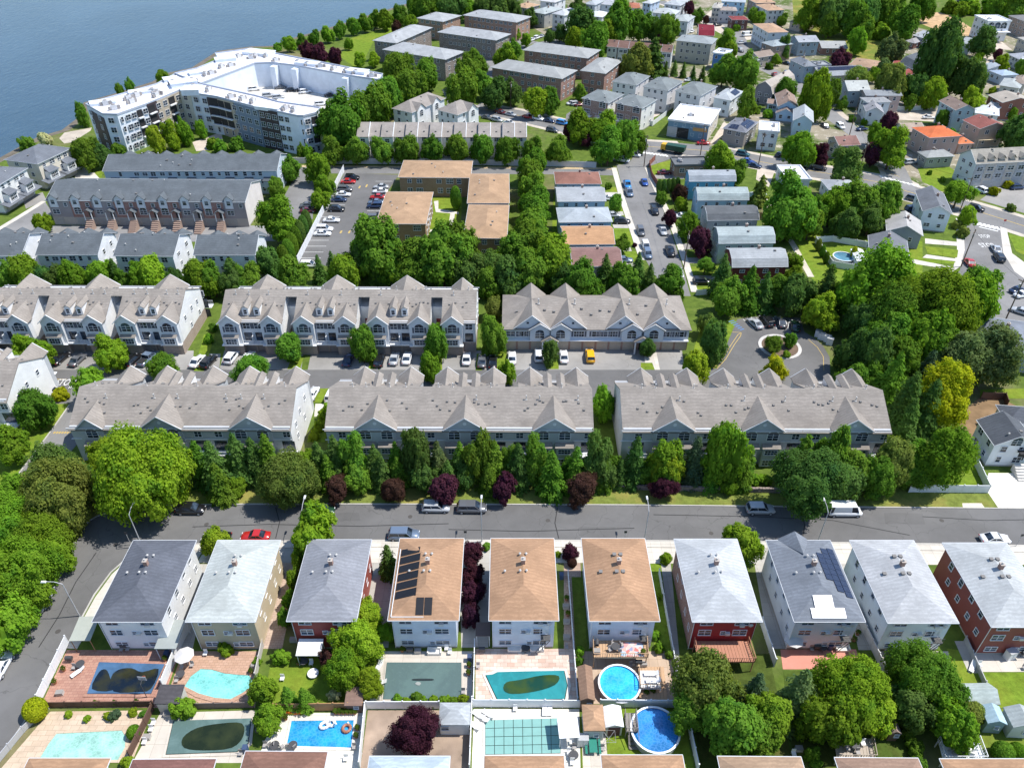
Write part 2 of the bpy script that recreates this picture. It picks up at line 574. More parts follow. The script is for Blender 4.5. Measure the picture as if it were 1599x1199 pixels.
def ground_mat():
    t = NT('ground')
    w = t.world()
    n = t.noise(w, .035, 6, .6); n2 = t.noise(w, .5, 6, .7); n3 = t.noise(w, 4.0, 3, .7)
    g = t.mix((.06, .1, .018), (.14, .2, .034), t.ramp(n2, [(.3, 0), (.7, 1)]))
    d = t.mix((.17, .13, .075), (.27, .22, .14), n2)
    a = t.mix(g, d, t.ramp(n, [(.52, 0), (.66, .75)]))
    a = t.mix(a, (.035, .055, .012), t.ramp(n3, [(.5, 0), (.85, .5)]))
    t.bump(n3, .5, .1)
    return t.base(a, .95, .1)
shore = [(760, -90), (700, -40), (655, -2), (630, 8), (588, 20), (545, 34), (500, 48), (452, 61), (425, 72), (392, 73), (340, 80),
         (300, 106), (262, 114), (238, 128), (180, 146), (132, 160), (120, 186), (98, 203), (60, 214), (34, 228), (0, 247), (-80, 290), (-260, 360)]
S = [at(*p) for p in shore]
b = MB()
b.prism([(-700, -120), (900, -120), (1300, 1500), (350, 1500)] + [(p.x, p.y) for p in S] + [(-700, S[-1].y)], -3.5, 0)
tag(b.build('ground', ground_mat()), kind='structure')
def river_mat():
    t = NT('river_water')
    w = t.world()
    mp = t.n('Mapping'); mp.inputs['Scale'].default_value = (1.0, .45, 1.0); mp.inputs['Rotation'].default_value = (0, 0, .3); t.l(w, mp.inputs[0])
    n = t.noise(mp.outputs[0], .45, 4, .6)
    n2 = t.noise(w, .012, 4, .6, .8)
    n3 = t.noise(mp.outputs[0], .09, 3, .6)
    a = t.mix((.026, .06, .09), (.045, .09, .13), t.ramp(n2, [(.35, 0), (.65, 1)]))
    a = t.mix(a, (.035, .075, .115), t.ramp(n3, [(.45, 0), (.75, .5)]))
    t.bump(n, .55, .25)
    return t.base(a, .22, .3)
b = MB(); b.face([(-1800, -300, -1.4), (900, -300, -1.4), (900, 2600, -1.4), (-1800, 2600, -1.4)])
tag(b.build('river', river_mat()), kind='structure')
strip('riverbank', shore[2:], 3.0, soil((.16, .14, .11)), 2, off=1.0)
# promenade by the river
sheet('path', [(92, 216), (100, 207), (143, 199), (141, 204), (112, 222), (100, 224)], concrete((.5, .44, .36), 3.0), 2)

A1, A2, A3 = asphalt(.14), asphalt(.145), asphalt(.28, 1)
CONC, CONC2 = concrete((.62, .58, .51), 1.6), concrete((.46, .44, .4), 2.4)
LAWN, LAWN2, DRYLAWN = grass((.155, .235, .024), .15), grass((.13, .19, .026), .2), grass((.17, .21, .045), .35)
KERB = concrete((.5, .48, .44), 3.0)
far_k = [(132, 822), (140, 813), (152, 806), (170, 799), (195, 793), (240, 789), (400, 787.5), (600, 787.5), (800, 788), (1000, 789), (1200, 791), (1450, 793), (1640, 795)]
near_k = [(1640, 852), (1450, 848.5), (1200, 845.5), (1000, 843.5), (800, 843), (600, 843), (450, 844), (330, 847), (262, 852), (224, 860), (196, 872), (172, 893), (146, 928), (122, 972), (98, 1018), (58, 1092), (34, 1130), (-6, 1190), (-40, 1240)]
left_k = [(-150, 1240), (-60, 1120), (0, 1040), (45, 968), (85, 900), (118, 846)]
# grass verge and planted bank between the street and the townhouses
sheet('lawn', far_k + [(1640, 745), (1200, 742), (900, 742), (500, 745), (120, 745), (95, 800)], DRYLAWN, 1)
road = sheet('road', far_k + near_k + left_k, A1, 2)
strip('kerb', far_k, .22, KERB, 3, .12, .11)
strip('kerb', near_k, .22, KERB, 3, .12, .11)
strip('kerb', left_k, .22, KERB, 3, .12, .11)
pave_in = [(1640, 860), (1450, 857), (1200, 854), (1000, 852), (800, 851.5), (600, 851.5), (450, 852), (330, 855), (275, 860), (238, 868), (212, 880), (190, 900), (168, 932), (146, 972), (128, 1005)]
strip('pavement', [(1640, 857), (1450, 853.5), (1200, 850.5), (1000, 848.5), (800, 848), (600, 848), (450, 849), (330, 852), (266, 857), (230, 865), (204, 877), (181, 898), (156, 933), (132, 977), (112, 1012)], 1.5, CONC, 3, .1)
# repairs, covers and tar lines on the street
for pts in ([(520, 800), (560, 800), (562, 812), (520, 812)], [(905, 822), (960, 822), (962, 838), (906, 838)], [(1380, 800), (1440, 801), (1444, 818), (1382, 817)], [(230, 815), (262, 812), (266, 826), (232, 829)]):
    sheet('road_patch', pts, asphalt(.125), 4)
for pts in ([(300, 822), (420, 818), (560, 821), (700, 817)], [(700, 826), (820, 829), (990, 824)], [(1020, 803), (1180, 806), (1300, 812), (1420, 835)], [(430, 792), (436, 815), (430, 840)], [(870, 792), (866, 816), (872, 840)], [(1250, 795), (1256, 820), (1252, 843)], [(60, 1010), (92, 960), (118, 908), (150, 862)], [(1440, 806), (1540, 812), (1640, 810)]):
    strip('tar_seam', pts, .14, plain((.035, .035, .036), .6), 5)
for (x, y) in ((322, 818), (640, 806), (855, 812), (1110, 832), (1470, 812), (90, 985), (180, 850)):
    p_ = at(x, y); b = MB(); b.cyl((p_.x, p_.y, 0), .38, .024, 14); tag(b.build('manhole_cover', plain((.08, .075, .07), .7)), kind='structure')
# driveways between the houses of the near row and their front yards
for i, (x0, x1, m) in enumerate([(232, 320, CONC2), (322, 352, CONC), (437, 486, CONC2), (578, 628, CONC), (722, 770, CONC2), (864, 912, CONC), (1006, 1056, CONC), (1150, 1204, CONC2), (1292, 1330, CONC), (1424, 1480, CONC), (1560, 1620, CONC)]):
    y0 = 852 + (x0 > 1000) * 1 + (x0 > 1300) * 2
    sheet('driveway', [(x0, y0), (x1, y0), (x1 + (x1 - 800) * .03, y0 + 26), (x0 + (x0 - 800) * .03, y0 + 26)], m, 2)
# parking court between the two rows of townhouses, with its turning circle
court = sheet('road', [(-60, 632), (-60, 592), (0, 588), (62, 583), (80, 577), (300, 577), (700, 577), (1080, 577), (1119, 575), (1130, 550), (1140, 523), (1151, 498), (1180, 494), (1248, 496), (1256, 518), (1272, 528), (1285, 540), (1295, 557), (1296, 585), (1288, 610), (1240, 632), (900, 632), (500, 625)], A2, 2)
for pts in ([(78, 577), (300, 577), (302, 547), (92, 547)], [(318, 577), (342, 577), (344, 552), (322, 552)], [(342, 577), (470, 577), (474, 547), (350, 547)], [(480, 577), (590, 577), (592, 547), (486, 547)], [(592, 577), (672, 577), (672, 547), (596, 547)],
            [(690, 577), (760, 577), (758, 547), (690, 547)], [(760, 577), (786, 577), (786, 548), (760, 548)], [(790, 577), (1068, 577), (1064, 543), (792, 543)], [(-60, 577), (60, 577), (74, 547), (-60, 547)]):
    sheet('driveway', pts, A3, 3)
sheet('driveway', [(1008, 577), (1030, 577), (1023, 543), (1004, 543)], CONC, 4)
for pts in ([(60, 577), (78, 577), (92, 549), (76, 549)], [(178, 577), (196, 577), (202, 552), (186, 552)], [(302, 579), (318, 579), (336, 520), (318, 522)], [(448, 576), (468, 576), (474, 556), (456, 556)], [(574, 576), (586, 576), (590, 552), (580, 552)], [(676, 577), (690, 577), (690, 550), (680, 550)],
            [(742, 578), (752, 578), (754, 552), (744, 552)], [(768, 584), (790, 584), (790, 548), (772, 548)], [(852, 576), (872, 576), (872, 556), (854, 556)], [(1000, 577), (1022, 577), (1018, 566), (1000, 566)], [(1080, 574), (1118, 574), (1140, 524), (1150, 500), (1098, 500), (1084, 540)],
            [(488, 628), (516, 628), (515, 606), (494, 606)], [(478, 690), (506, 690), (520, 650), (498, 650)]):
    sheet('lawn', pts, LAWN, 4)
for pts in ([(490, 650), (520, 650), (525, 630), (492, 630)], ):
    sheet('path', pts, CONC, 4)
# turning circle island
b = MB(); c = at(1217, 541)
b.ring((c.x, c.y), 3.9, 4.6, 0, .16, 36, sx=1.0, sy=1.05)
isl = tag(b.build('kerb', concrete((.6, .58, .55), 2.0)), kind='structure')
b = MB(); b.cyl((c.x, c.y, 0), 4.0, .12, 36)
tag(b.build('planting_bed', soil((.16, .115, .085))), kind='structure')
# drive and lawns at the left edge
sheet('road', [(112, 600), (124, 600), (119, 640), (116, 672), (121, 692), (97, 720), (38, 748), (-40, 830), (-90, 840), (6, 772), (80, 672), (108, 632)], asphalt(.2), 3)
sheet('lawn', [(-40, 690), (50, 600), (112, 604), (106, 632), (78, 672), (4, 770), (-90, 838)], LAWN, 2)
strip('kerb', [(108, 632), (80, 672), (4, 772), (-60, 830)], .25, KERB, 4, .1)
# yellow hatching and edge lines on the court
YEL = plain((.5, .36, .12), .8); PWHITE = plain((.74, .74, .72), .8)
def paint(pts, w, m, lv=5, par=None):
    P = [at(*p) for p in pts]
    b = MB()
    for i in range(len(P) - 1):
        d = (P[i+1] - P[i]).normalized(); n = Vector((-d.y, d.x, 0)) * w / 2
        b.face([(v.x, v.y, .006 * lv) for v in (P[i] - n, P[i+1] - n, P[i+1] + n, P[i] + n)])
    o = b.build('painted_line', m)
    o['kind'] = 'structure'
    return o
for k in range(7):
    paint([(83 + k * 4.2, 676.5), (86 + k * 4.2, 673.5)], .35, YEL)
for k in range(6):
    paint([(47 + k * 2.4, 591 - k * 2.6), (52 + k * 2.4, 588 - k * 2.6)], .3, YEL)
paint([(62, 591), (104, 592)], .15, YEL)
paint([(108, 606), (119, 592)], .5, PWHITE)
paint([(1113, 575), (1128, 560), (1141, 538), (1152, 522), (1157, 519)], .14, YEL)
paint([(1119, 575), (1133, 560), (1146, 538), (1156, 524), (1157, 519), (1143, 518)], .14, YEL)
paint([(1262, 530), (1276, 542), (1285, 556), (1286, 578)], .12, YEL)
for (a, c) in (((1160, 498), (1177, 514)), ((1181, 496), (1193, 513)), ((1207, 496), (1212, 513)), ((1233, 498), (1229, 515))):
    paint([a, c], .14, PWHITE)
BLUE = plain((.09, .22, .5), .8)
for k in range(6): paint([(1137 + k * 3.6, 502 + k * 2.6), (1146 + k * 3, 500 + k * 2.6)], .25, BLUE)
def road_text(txt, px, py, size, rz, m):
    cu = bpy.data.curves.new('lettering', 'FONT'); cu.body = txt; cu.size = size; cu.align_x = 'CENTER'; cu.align_y = 'CENTER'
    cu.materials.append(m)
    o = bpy.data.objects.new('lettering', cu); link(o)
    p = at(px, py); o.location = (p.x, p.y, .04); o.rotation_euler = (0, 0, rz); o.scale = (1, 2.0, 1)
    o['kind'] = 'structure'
road_text('STOP', 101, 597, 1.5, 0, PWHITE)

# brick apartments: parking lot, alley, court; lane beside it
lot = sheet('parking_lot', [(537, 270), (622, 273), (604, 300), (585, 352), (590, 380), (560, 416), (462, 414)], A2, 2)
for k in range(14):
    y = 283 + k * 9.2
    x = 531 - k * 4.7
    paint([(x - 2, y), (x + 24 + k * .5, y)], .14, PWHITE)
    if k < 9: paint([(586 - k * 2.6 + 0, y), (612 - k * 3.2, y)], .14, PWHITE)
for p in ((560, 294), (571, 292), (544, 364), (531, 364)): paint([p, (p[0] + 2, p[1] - 4)], .5, YEL)
sheet('road', [(440, 258), (900, 262), (960, 262), (963, 274), (860, 272), (535, 271), (490, 270), (488, 342), (458, 342), (436, 320), (466, 264)], asphalt(.19), 2)
strip('pavement', [(450, 259), (700, 261), (960, 263)], 1.6, concrete((.55, .42, .25), 2), 3)
sheet('lawn', [(676, 300), (722, 300), (716, 400), (664, 400)], LAWN, 2)
for pts in ([(677, 314), (684, 313), (684, 326), (716, 331), (716, 334), (680, 331)], [(703, 331), (710, 331), (705, 371), (697, 371)], [(672, 358), (716, 359), (716, 362), (670, 362)]):
    sheet('path', pts, CONC, 3)
sheet('lawn', [(585, 378), (800, 378), (800, 415), (560, 418)], LAWN2, 1)
# street of small houses and its pavements
sheet('road', [(962, 257), (1005, 257), (1020, 295), (1035, 328), (1050, 370), (1064, 412), (1078, 462), (1046, 462), (1020, 427), (1008, 406), (990, 352), (976, 310)], asphalt(.2), 3)
strip('pavement', [(1010, 262), (1024, 295), (1040, 328), (1056, 368), (1071, 412), (1084, 456)], 1.7, CONC, 4, .08)
strip('pavement', [(958, 262), (971, 310), (985, 352), (1003, 406)], 1.7, CONC, 4, .08)
for (x, y, w) in ((944, 300, 20), (948, 330, 24), (956, 350, 24), (960, 386, 24), (966, 410, 26)):
    sheet('driveway', [(x, y), (x + w, y), (x + w + 2, y + 6), (x + 2, y + 6)], CONC2, 2)
for (x, y) in ((1018, 270), (1040, 330), (1056, 352), (1058, 380), (1068, 402), (1082, 430)):
    sheet('driveway', [(x, y), (x + 46, y), (x + 50, y + 9), (x + 3, y + 9)], A3, 2)
for pts in ([(944, 292), (966, 292), (972, 312), (950, 312)], [(952, 318), (976, 318), (980, 344), (958, 344)], [(958, 356), (986, 356), (992, 382), (962, 382)], [(966, 392), (998, 392), (1002, 408), (970, 408)], [(1078, 416), (1140, 416), (1146, 428), (1082, 428)], [(1086, 448), (1120, 446), (1126, 460), (1090, 462)], [(1010, 258), (1050, 250), (1056, 262), (1020, 274)],
            [(1236, 372), (1262, 362), (1440, 376), (1440, 426), (1300, 450), (1270, 440)], [(864, 300), (872, 300), (872, 400), (860, 400)]):
    sheet('lawn', pts, LAWN, 2)
strip('path', [(1192, 308), (1212, 340), (1240, 385), (1266, 432)], 1.6, concrete((.6, .54, .44), 2), 3)
# avenue running right across, the bend and the side streets
ave = [(738, 168), (800, 178), (860, 192), (930, 210), (1000, 228), (1060, 232), (1110, 236), (1160, 247), (1220, 259), (1300, 272), (1370, 284), (1420, 300), (1470, 314), (1540, 334), (1640, 366)]
strip('pavement', ave, 15.0, concrete((.56, .5, .42), 2), 1)
strip('road', ave, 11.0, asphalt(.19), 3)
strip('painted_line', ave, .3, YEL, 6)
sheet('road', [(1000, 226), (1062, 230), (1052, 246), (1006, 262), (962, 262), (985, 250)], asphalt(.19), 4)
up = [(1412, 296), (1396, 262), (1372, 236), (1347, 216), (1320, 196), (1299, 182), (1270, 152), (1240, 130), (1205, 112), (1180, 100), (1158, 84), (1154, 62), (1140, 40), (1070, 16), (1030, 2)]
strip('pavement', up, 10.5, concrete((.56, .5, .42), 2), 1)
strip('road', up, 7.0, asphalt(.22), 5)
side = [(1532, 334), (1534, 372), (1532, 400), (1534, 430), (1550, 470), (1580, 520)]
sheet('pavement', [(1492, 340), (1570, 352), (1580, 395), (1640, 440), (1640, 470), (1590, 430), (1560, 400), (1500, 415), (1470, 436), (1440, 432), (1488, 418), (1494, 390)], CONC, 2)
sheet('road', [(1503, 335), (1560, 345), (1566, 394), (1584, 424), (1640, 462), (1640, 620), (1560, 520), (1520, 470), (1478, 446), (1498, 422), (1506, 390)], asphalt(.2), 4)
road_text('STOP', 1541, 383, 1.7, 0, PWHITE); road_text('STOP', 1537, 369, 1.3, 0, PWHITE)
paint([(1528, 354), (1558, 361)], .5, PWHITE, 7)
def crossing(a, c, n, along, w=.55, lv=7):
    """zebra bars: centres from pixel a to pixel c, each bar reaching from -along to +along"""
    for i in range(n):
        t = i / (n - 1)
        x, y = a[0] + (c[0] - a[0]) * t, a[1] + (c[1] - a[1]) * t
        paint([(x - along[0], y - along[1]), (x + along[0], y + along[1])], w, PWHITE, lv)
crossing((1512, 346), (1557, 356), 8, (2.2, 2.6), .8)
crossing((1376, 276), (1432, 290), 9, (2.4, 1.6), .8)
crossing((1004, 238), (1040, 243), 8, (2.2, 1.6), .8)
paint([(1366, 258), (1377, 266), (1404, 276)], .2, YEL, 8)
sheet('lawn', [(1432, 262), (1478, 258), (1520, 285), (1500, 296), (1474, 300), (1440, 284)], LAWN, 3)
sheet('parking_lot', [(1530, 312), (1560, 290), (1640, 285), (1640, 345)], A3, 3)
sheet('lawn', [(1444, 384), (1496, 390), (1494, 402), (1448, 396)], LAWN, 3); sheet('lawn', [(1436, 402), (1492, 408), (1488, 412), (1434, 409)], LAWN, 3)
sheet('lawn', [(1574, 366), (1640, 376), (1640, 416), (1586, 392)], LAWN, 4)
for pts in ([(1444, 372), (1498, 378), (1498, 384), (1444, 380)], [(1446, 397), (1494, 404), (1494, 408), (1440, 402)], [(1424, 404), (1484, 416), (1480, 420), (1424, 411)]):
    sheet('driveway', pts, CONC, 3)
# white house at the right edge: drive, lawns, bare yard
sheet('driveway', [(1543, 738), (1620, 738), (1640, 792), (1558, 792), (1540, 765)], concrete((.78, .74, .66), 3.0), 3)
sheet('driveway', [(1502, 785), (1532, 785), (1537, 792), (1503, 792)], concrete((.7, .63, .52), 2.0), 3)
sheet('lawn', [(1420, 765), (1520, 690), (1545, 762), (1420, 768)], LAWN, 2)
sheet('bare_yard', [(1490, 655), (1540, 610), (1600, 640), (1525, 668), (1520, 700)], soil((.24, .16, .09)), 2)
sheet('lawn', [(1530, 608), (1600, 606), (1600, 622), (1530, 622)], LAWN, 3)
# built-up ground at the upper right: yards of packed soil, paving and patchy grass
def yard_mat():
    t = NT('yard'); w = t.world()
    n = t.noise(w, .05, 5, .6); n2 = t.noise(w, .35, 6, .7); n3 = t.noise(w, 2.5, 4, .7)
    g = t.mix((.05, .085, .016), (.11, .16, .03), n2)
    a = t.mix(g, (.33, .28, .22), t.ramp(n, [(.42, 0), (.56, .85)]))
    a = t.mix(a, (.48, .43, .36), t.ramp(n2, [(.56, 0), (.6, .8)]))
    a = t.mix(a, (.05, .05, .03), t.ramp(n3, [(.52, 0), (.75, .7)]))
    return t.base(a, .95, .1)
YARD = yard_mat()
sheet('yard', [(1120, 130), (1150, 90), (1150, 40), (1060, 10), (1020, -10), (1236, -10), (1240, 46), (1290, 68), (1330, 92), (1400, 104), (1420, 40), (1470, 52), (1640, 40), (1640, 290), (1540, 300), (1440, 290), (1400, 270), (1340, 250), (1200, 240), (1140, 230), (1060, 224), (1040, 200)], YARD, 1)
sheet('yard', [(760, 0), (1040, -10), (1100, 40), (1130, 110), (1000, 150), (940, 70), (860, 60)], YARD, 1)
# fields at the top right
sheet('field', [(1232, 0), (1300, -20), (1340, 20), (1330, 70), (1262, 62), (1238, 44)], grass((.16, .2, .035), .45), 1)
sheet('lawn', [(1256, 40), (1330, 38), (1390, 62), (1410, 100), (1330, 92), (1290, 66)], grass((.16, .2, .035), .5), 2)
sheet('building_plot', [(1430, 18), (1480, 20), (1520, 46), (1512, 62), (1470, 50), (1430, 34)], soil((.5, .34, .19)), 2)
sheet('lawn', [(585, 60), (560, 110), (530, 88), (548, 60), (600, 44), (650, 38)], LAWN, 2)
sheet('lawn', [(120, 300), (125, 256), (160, 254), (160, 270), (150, 300)], LAWN, 2)
sheet('parking_lot', [(745, 58), (800, 52), (840, 66), (870, 60), (890, 74), (830, 68), (770, 110), (740, 106)], asphalt(.2), 2)
sheet('road', [(690, 140), (720, 124), (760, 108), (790, 96), (770, 128), (700, 164)], asphalt(.2), 2)
sheet('road', [(884, 178), (900, 168), (910, 196), (880, 205)], asphalt(.2), 2)
sheet('road', [(-30, 372), (5, 350), (68, 312), (80, 330), (78, 352), (420, 352), (430, 376), (-30, 380)], asphalt(.24), 2)
strip('pavement', [(-10, 362), (30, 338), (68, 314)], 1.6, CONC, 3)
sheet('driveway', [(112, 262), (140, 262), (160, 284), (120, 286)], CONC, 2); sheet('driveway', [(35, 310), (66, 300), (72, 312), (40, 326)], A3, 2)
sheet('courtyard', [(300, 222), (345, 206), (350, 232), (306, 236)], concrete((.55, .48, .4), 2), 2)
for pts in ([(1110, 16), (1180, 60), (1150, 66), (1090, 34)], [(1184, 250), (1212, 260), (1200, 292), (1180, 280)], [(1296, 176), (1330, 190), (1350, 206), (1310, 170)], [(1140, 196), (1120, 220), (1108, 224), (1130, 190)], [(960, 186), (1020, 172), (1032, 178), (985, 200)], [(1520, 60), (1560, 62), (1580, 78), (1530, 76)], [(1380, 150), (1470, 158), (1460, 190), (1390, 186)], [(1506, 92), (1570, 86), (1599, 104), (1520, 100)]):
    sheet('driveway', pts, concrete((.55, .48, .4), 2), 2)

# ------------------------------------------------------------------ house builder
rng = random.Random(7)
def frame(nl, nr, p3, h, h3=None):
    a, b_, c = at(*nl, h), at(*nr, h), at(*p3, h if h3 is None else h3)
    u = (b_ - a); w = u.length; u.normalize()
    v = Vector((-u.y, u.x, 0))
    d = (c - a).dot(v)
    ctr = a + u * w / 2 + v * d / 2
    return Vector((ctr.x, ctr.y, 0)), math.atan2(u.y, u.x), w, d
FACE_RZ = {'f': 0.0, 'r': math.pi / 2, 'b': math.pi, 'l': -math.pi / 2}
def face_pt(face, s, z, w, d, out=0.0):
    if face == 'f': return (s, -d / 2 - out, z)
    if face == 'b': return (-s, d / 2 + out, z)
    if face == 'r': return (w / 2 + out, s, z)
    return (-w / 2 - out, -s, z)
def visible(ctr, rz, face):
    a = rz + {'f': -math.pi / 2, 'r': 0, 'b': math.pi / 2, 'l': math.pi}[face]
    return Vector((math.cos(a), math.sin(a))).dot(Vector((-ctr.x, -ctr.y))) > 0
def roof_mesh(kind, W, D, h, rise, ov):
    """roof solid over an eave outline W x D; returns MB"""
    b = MB()
    x, y = W / 2, D / 2
    t = .16
    if kind == 'hip':
        e = [(-x, -y), (x, -y), (x, y), (-x, y)]
        if D >= W:
            r0, r1 = (0, -y + x), (0, y - x)
            F = [[e[0], e[1], r0], [e[1], e[2], r1, r0], [e[2], e[3], r1], [e[3], e[0], r0, r1]]
        else:
            r0, r1 = (-x + y, 0), (x - y, 0)
            F = [[e[0], e[1], r1, r0], [e[1], e[2], r1], [e[2], e[3], r0, r1], [e[3], e[0], r0]]
        R = {r0, r1}
        for f in F:
            b.face([(p[0], p[1], h + rise if p in R else h + .02) for p in f])
        for i in range(4):
            p, q = e[i], e[(i + 1) % 4]
            b.face([(p[0], p[1], h - t), (q[0], q[1], h - t), (q[0], q[1], h + .02), (p[0], p[1], h + .02)])
        b.face([(p[0], p[1], h - t) for p in reversed(e)])
    elif kind == 'gx':
        for s in (-1, 1):
            q = [(-x, s * y, h), (x, s * y, h), (x, 0, h + rise), (-x, 0, h + rise)]
            b.slab(q if s < 0 else q[::-1], t)
    elif kind == 'gy':
        for s in (-1, 1):
            q = [(s * x, -y, h), (s * x, y, h), (0, y, h + rise), (0, -y, h + rise)]
            b.slab(q if s > 0 else q[::-1], t)
    elif kind in ('gamx', 'gamy'):
        k = .68; zk = h + rise * .62
        for s in (-1, 1):
            if kind == 'gamx':
                A = [(-x, s * y, h), (x, s * y, h), (x, s * y * k, zk), (-x, s * y * k, zk)]
                B = [(-x, s * y * k, zk), (x, s * y * k, zk), (x, 0, h + rise), (-x, 0, h + rise)]
                for q in (A, B): b.slab(q if s < 0 else q[::-1], t)
            else:
                A = [(s * x, -y, h), (s * x, y, h), (s * x * k, y, zk), (s * x * k, -y, zk)]
                B = [(s * x * k, -y, zk), (s * x * k, y, zk), (0, y, h + rise), (0, -y, h + rise)]
                for q in (A, B): b.slab(q if s > 0 else q[::-1], t)
    elif kind == 'shed':
        b.slab([(-x, -y, h), (x, -y, h), (x, y, h + rise), (-x, y, h + rise)], t)
    else:
        b.box((0, 0, h - .1), (W, D, .2))
        for (cx, cy, sx, sy) in ((0, -y + .12, W - .01, .24), (0, y - .12, W - .01, .24), (-x + .12, 0, .24, D - .5), (x - .12, 0, .24, D - .5)):
            b.box((cx, cy, h + .22), (sx, sy, .42))
    return b
def roof_z(kind, W, D, h, rise, x, y):
    if kind == 'hip':
        m = min(W, D) / 2
        return h + rise * min(1, min(W / 2 - abs(x), D / 2 - abs(y)) / m)
    if kind == 'gx': return h + rise * (1 - abs(y) / (D / 2))
    if kind == 'gy': return h + rise * (1 - abs(x) / (W / 2))
    if kind == 'gamx' or kind == 'gamy':
        s = 1 - (abs(y) / (D / 2) if kind == 'gamx' else abs(x) / (W / 2))
        return h + rise * (s / .32 * .62 if s < .32 else .62 + (s - .32) / .68 * .38)
    if kind == 'shed': return h + rise * (y + D / 2) / D
    return h
def as_wall(c):
    if isinstance(c, tuple): return siding(c)
    return c
def walls(kind, w, d, h, rise, W, D, z0=0.0):
    b = MB()
    x, y = w / 2, d / 2
    hh = h - .1
    if kind in ('gx', 'gamx'):
        k = (1 - y / (D / 2)); ze = h + (rise * k if kind == 'gx' else rise * k / .32 * .62) - .2
        prof = [(-y, z0), (y, z0), (y, ze)] + ([(y * .68, h + rise * .62 - .25)] if kind == 'gamx' else []) + [(0, h + rise - .2)] + ([(-y * .68, h + rise * .62 - .25)] if kind == 'gamx' else []) + [(-y, ze)]
        n = len(prof)
        L = [(-x, a, z) for a, z in prof]; R = [(x, a, z) for a, z in prof]
        b.face(L[::-1]); b.face(R)
        for i in range(n): j = (i + 1) % n; b.face([L[i], L[j], R[j], R[i]])
    elif kind in ('gy', 'gamy'):
        k = (1 - x / (W / 2)); ze = h + (rise * k if kind == 'gy' else rise * k / .32 * .62) - .2
        prof = [(-x, z0), (x, z0), (x, ze)] + ([(x * .68, h + rise * .62 - .25)] if kind == 'gamy' else []) + [(0, h + rise - .2)] + ([(-x * .68, h + rise * .62 - .25)] if kind == 'gamy' else []) + [(-x, ze)]
        n = len(prof)
        L = [(a, -y, z) for a, z in prof]; R = [(a, y, z) for a, z in prof]
        b.face(L); b.face(R[::-1])
        for i in range(n): j = (i + 1) % n; b.face([L[i], R[i], R[j], L[j]])
    else:
        b.box((0, 0, (z0 + hh) / 2), (w, d, hh - z0))
    return b
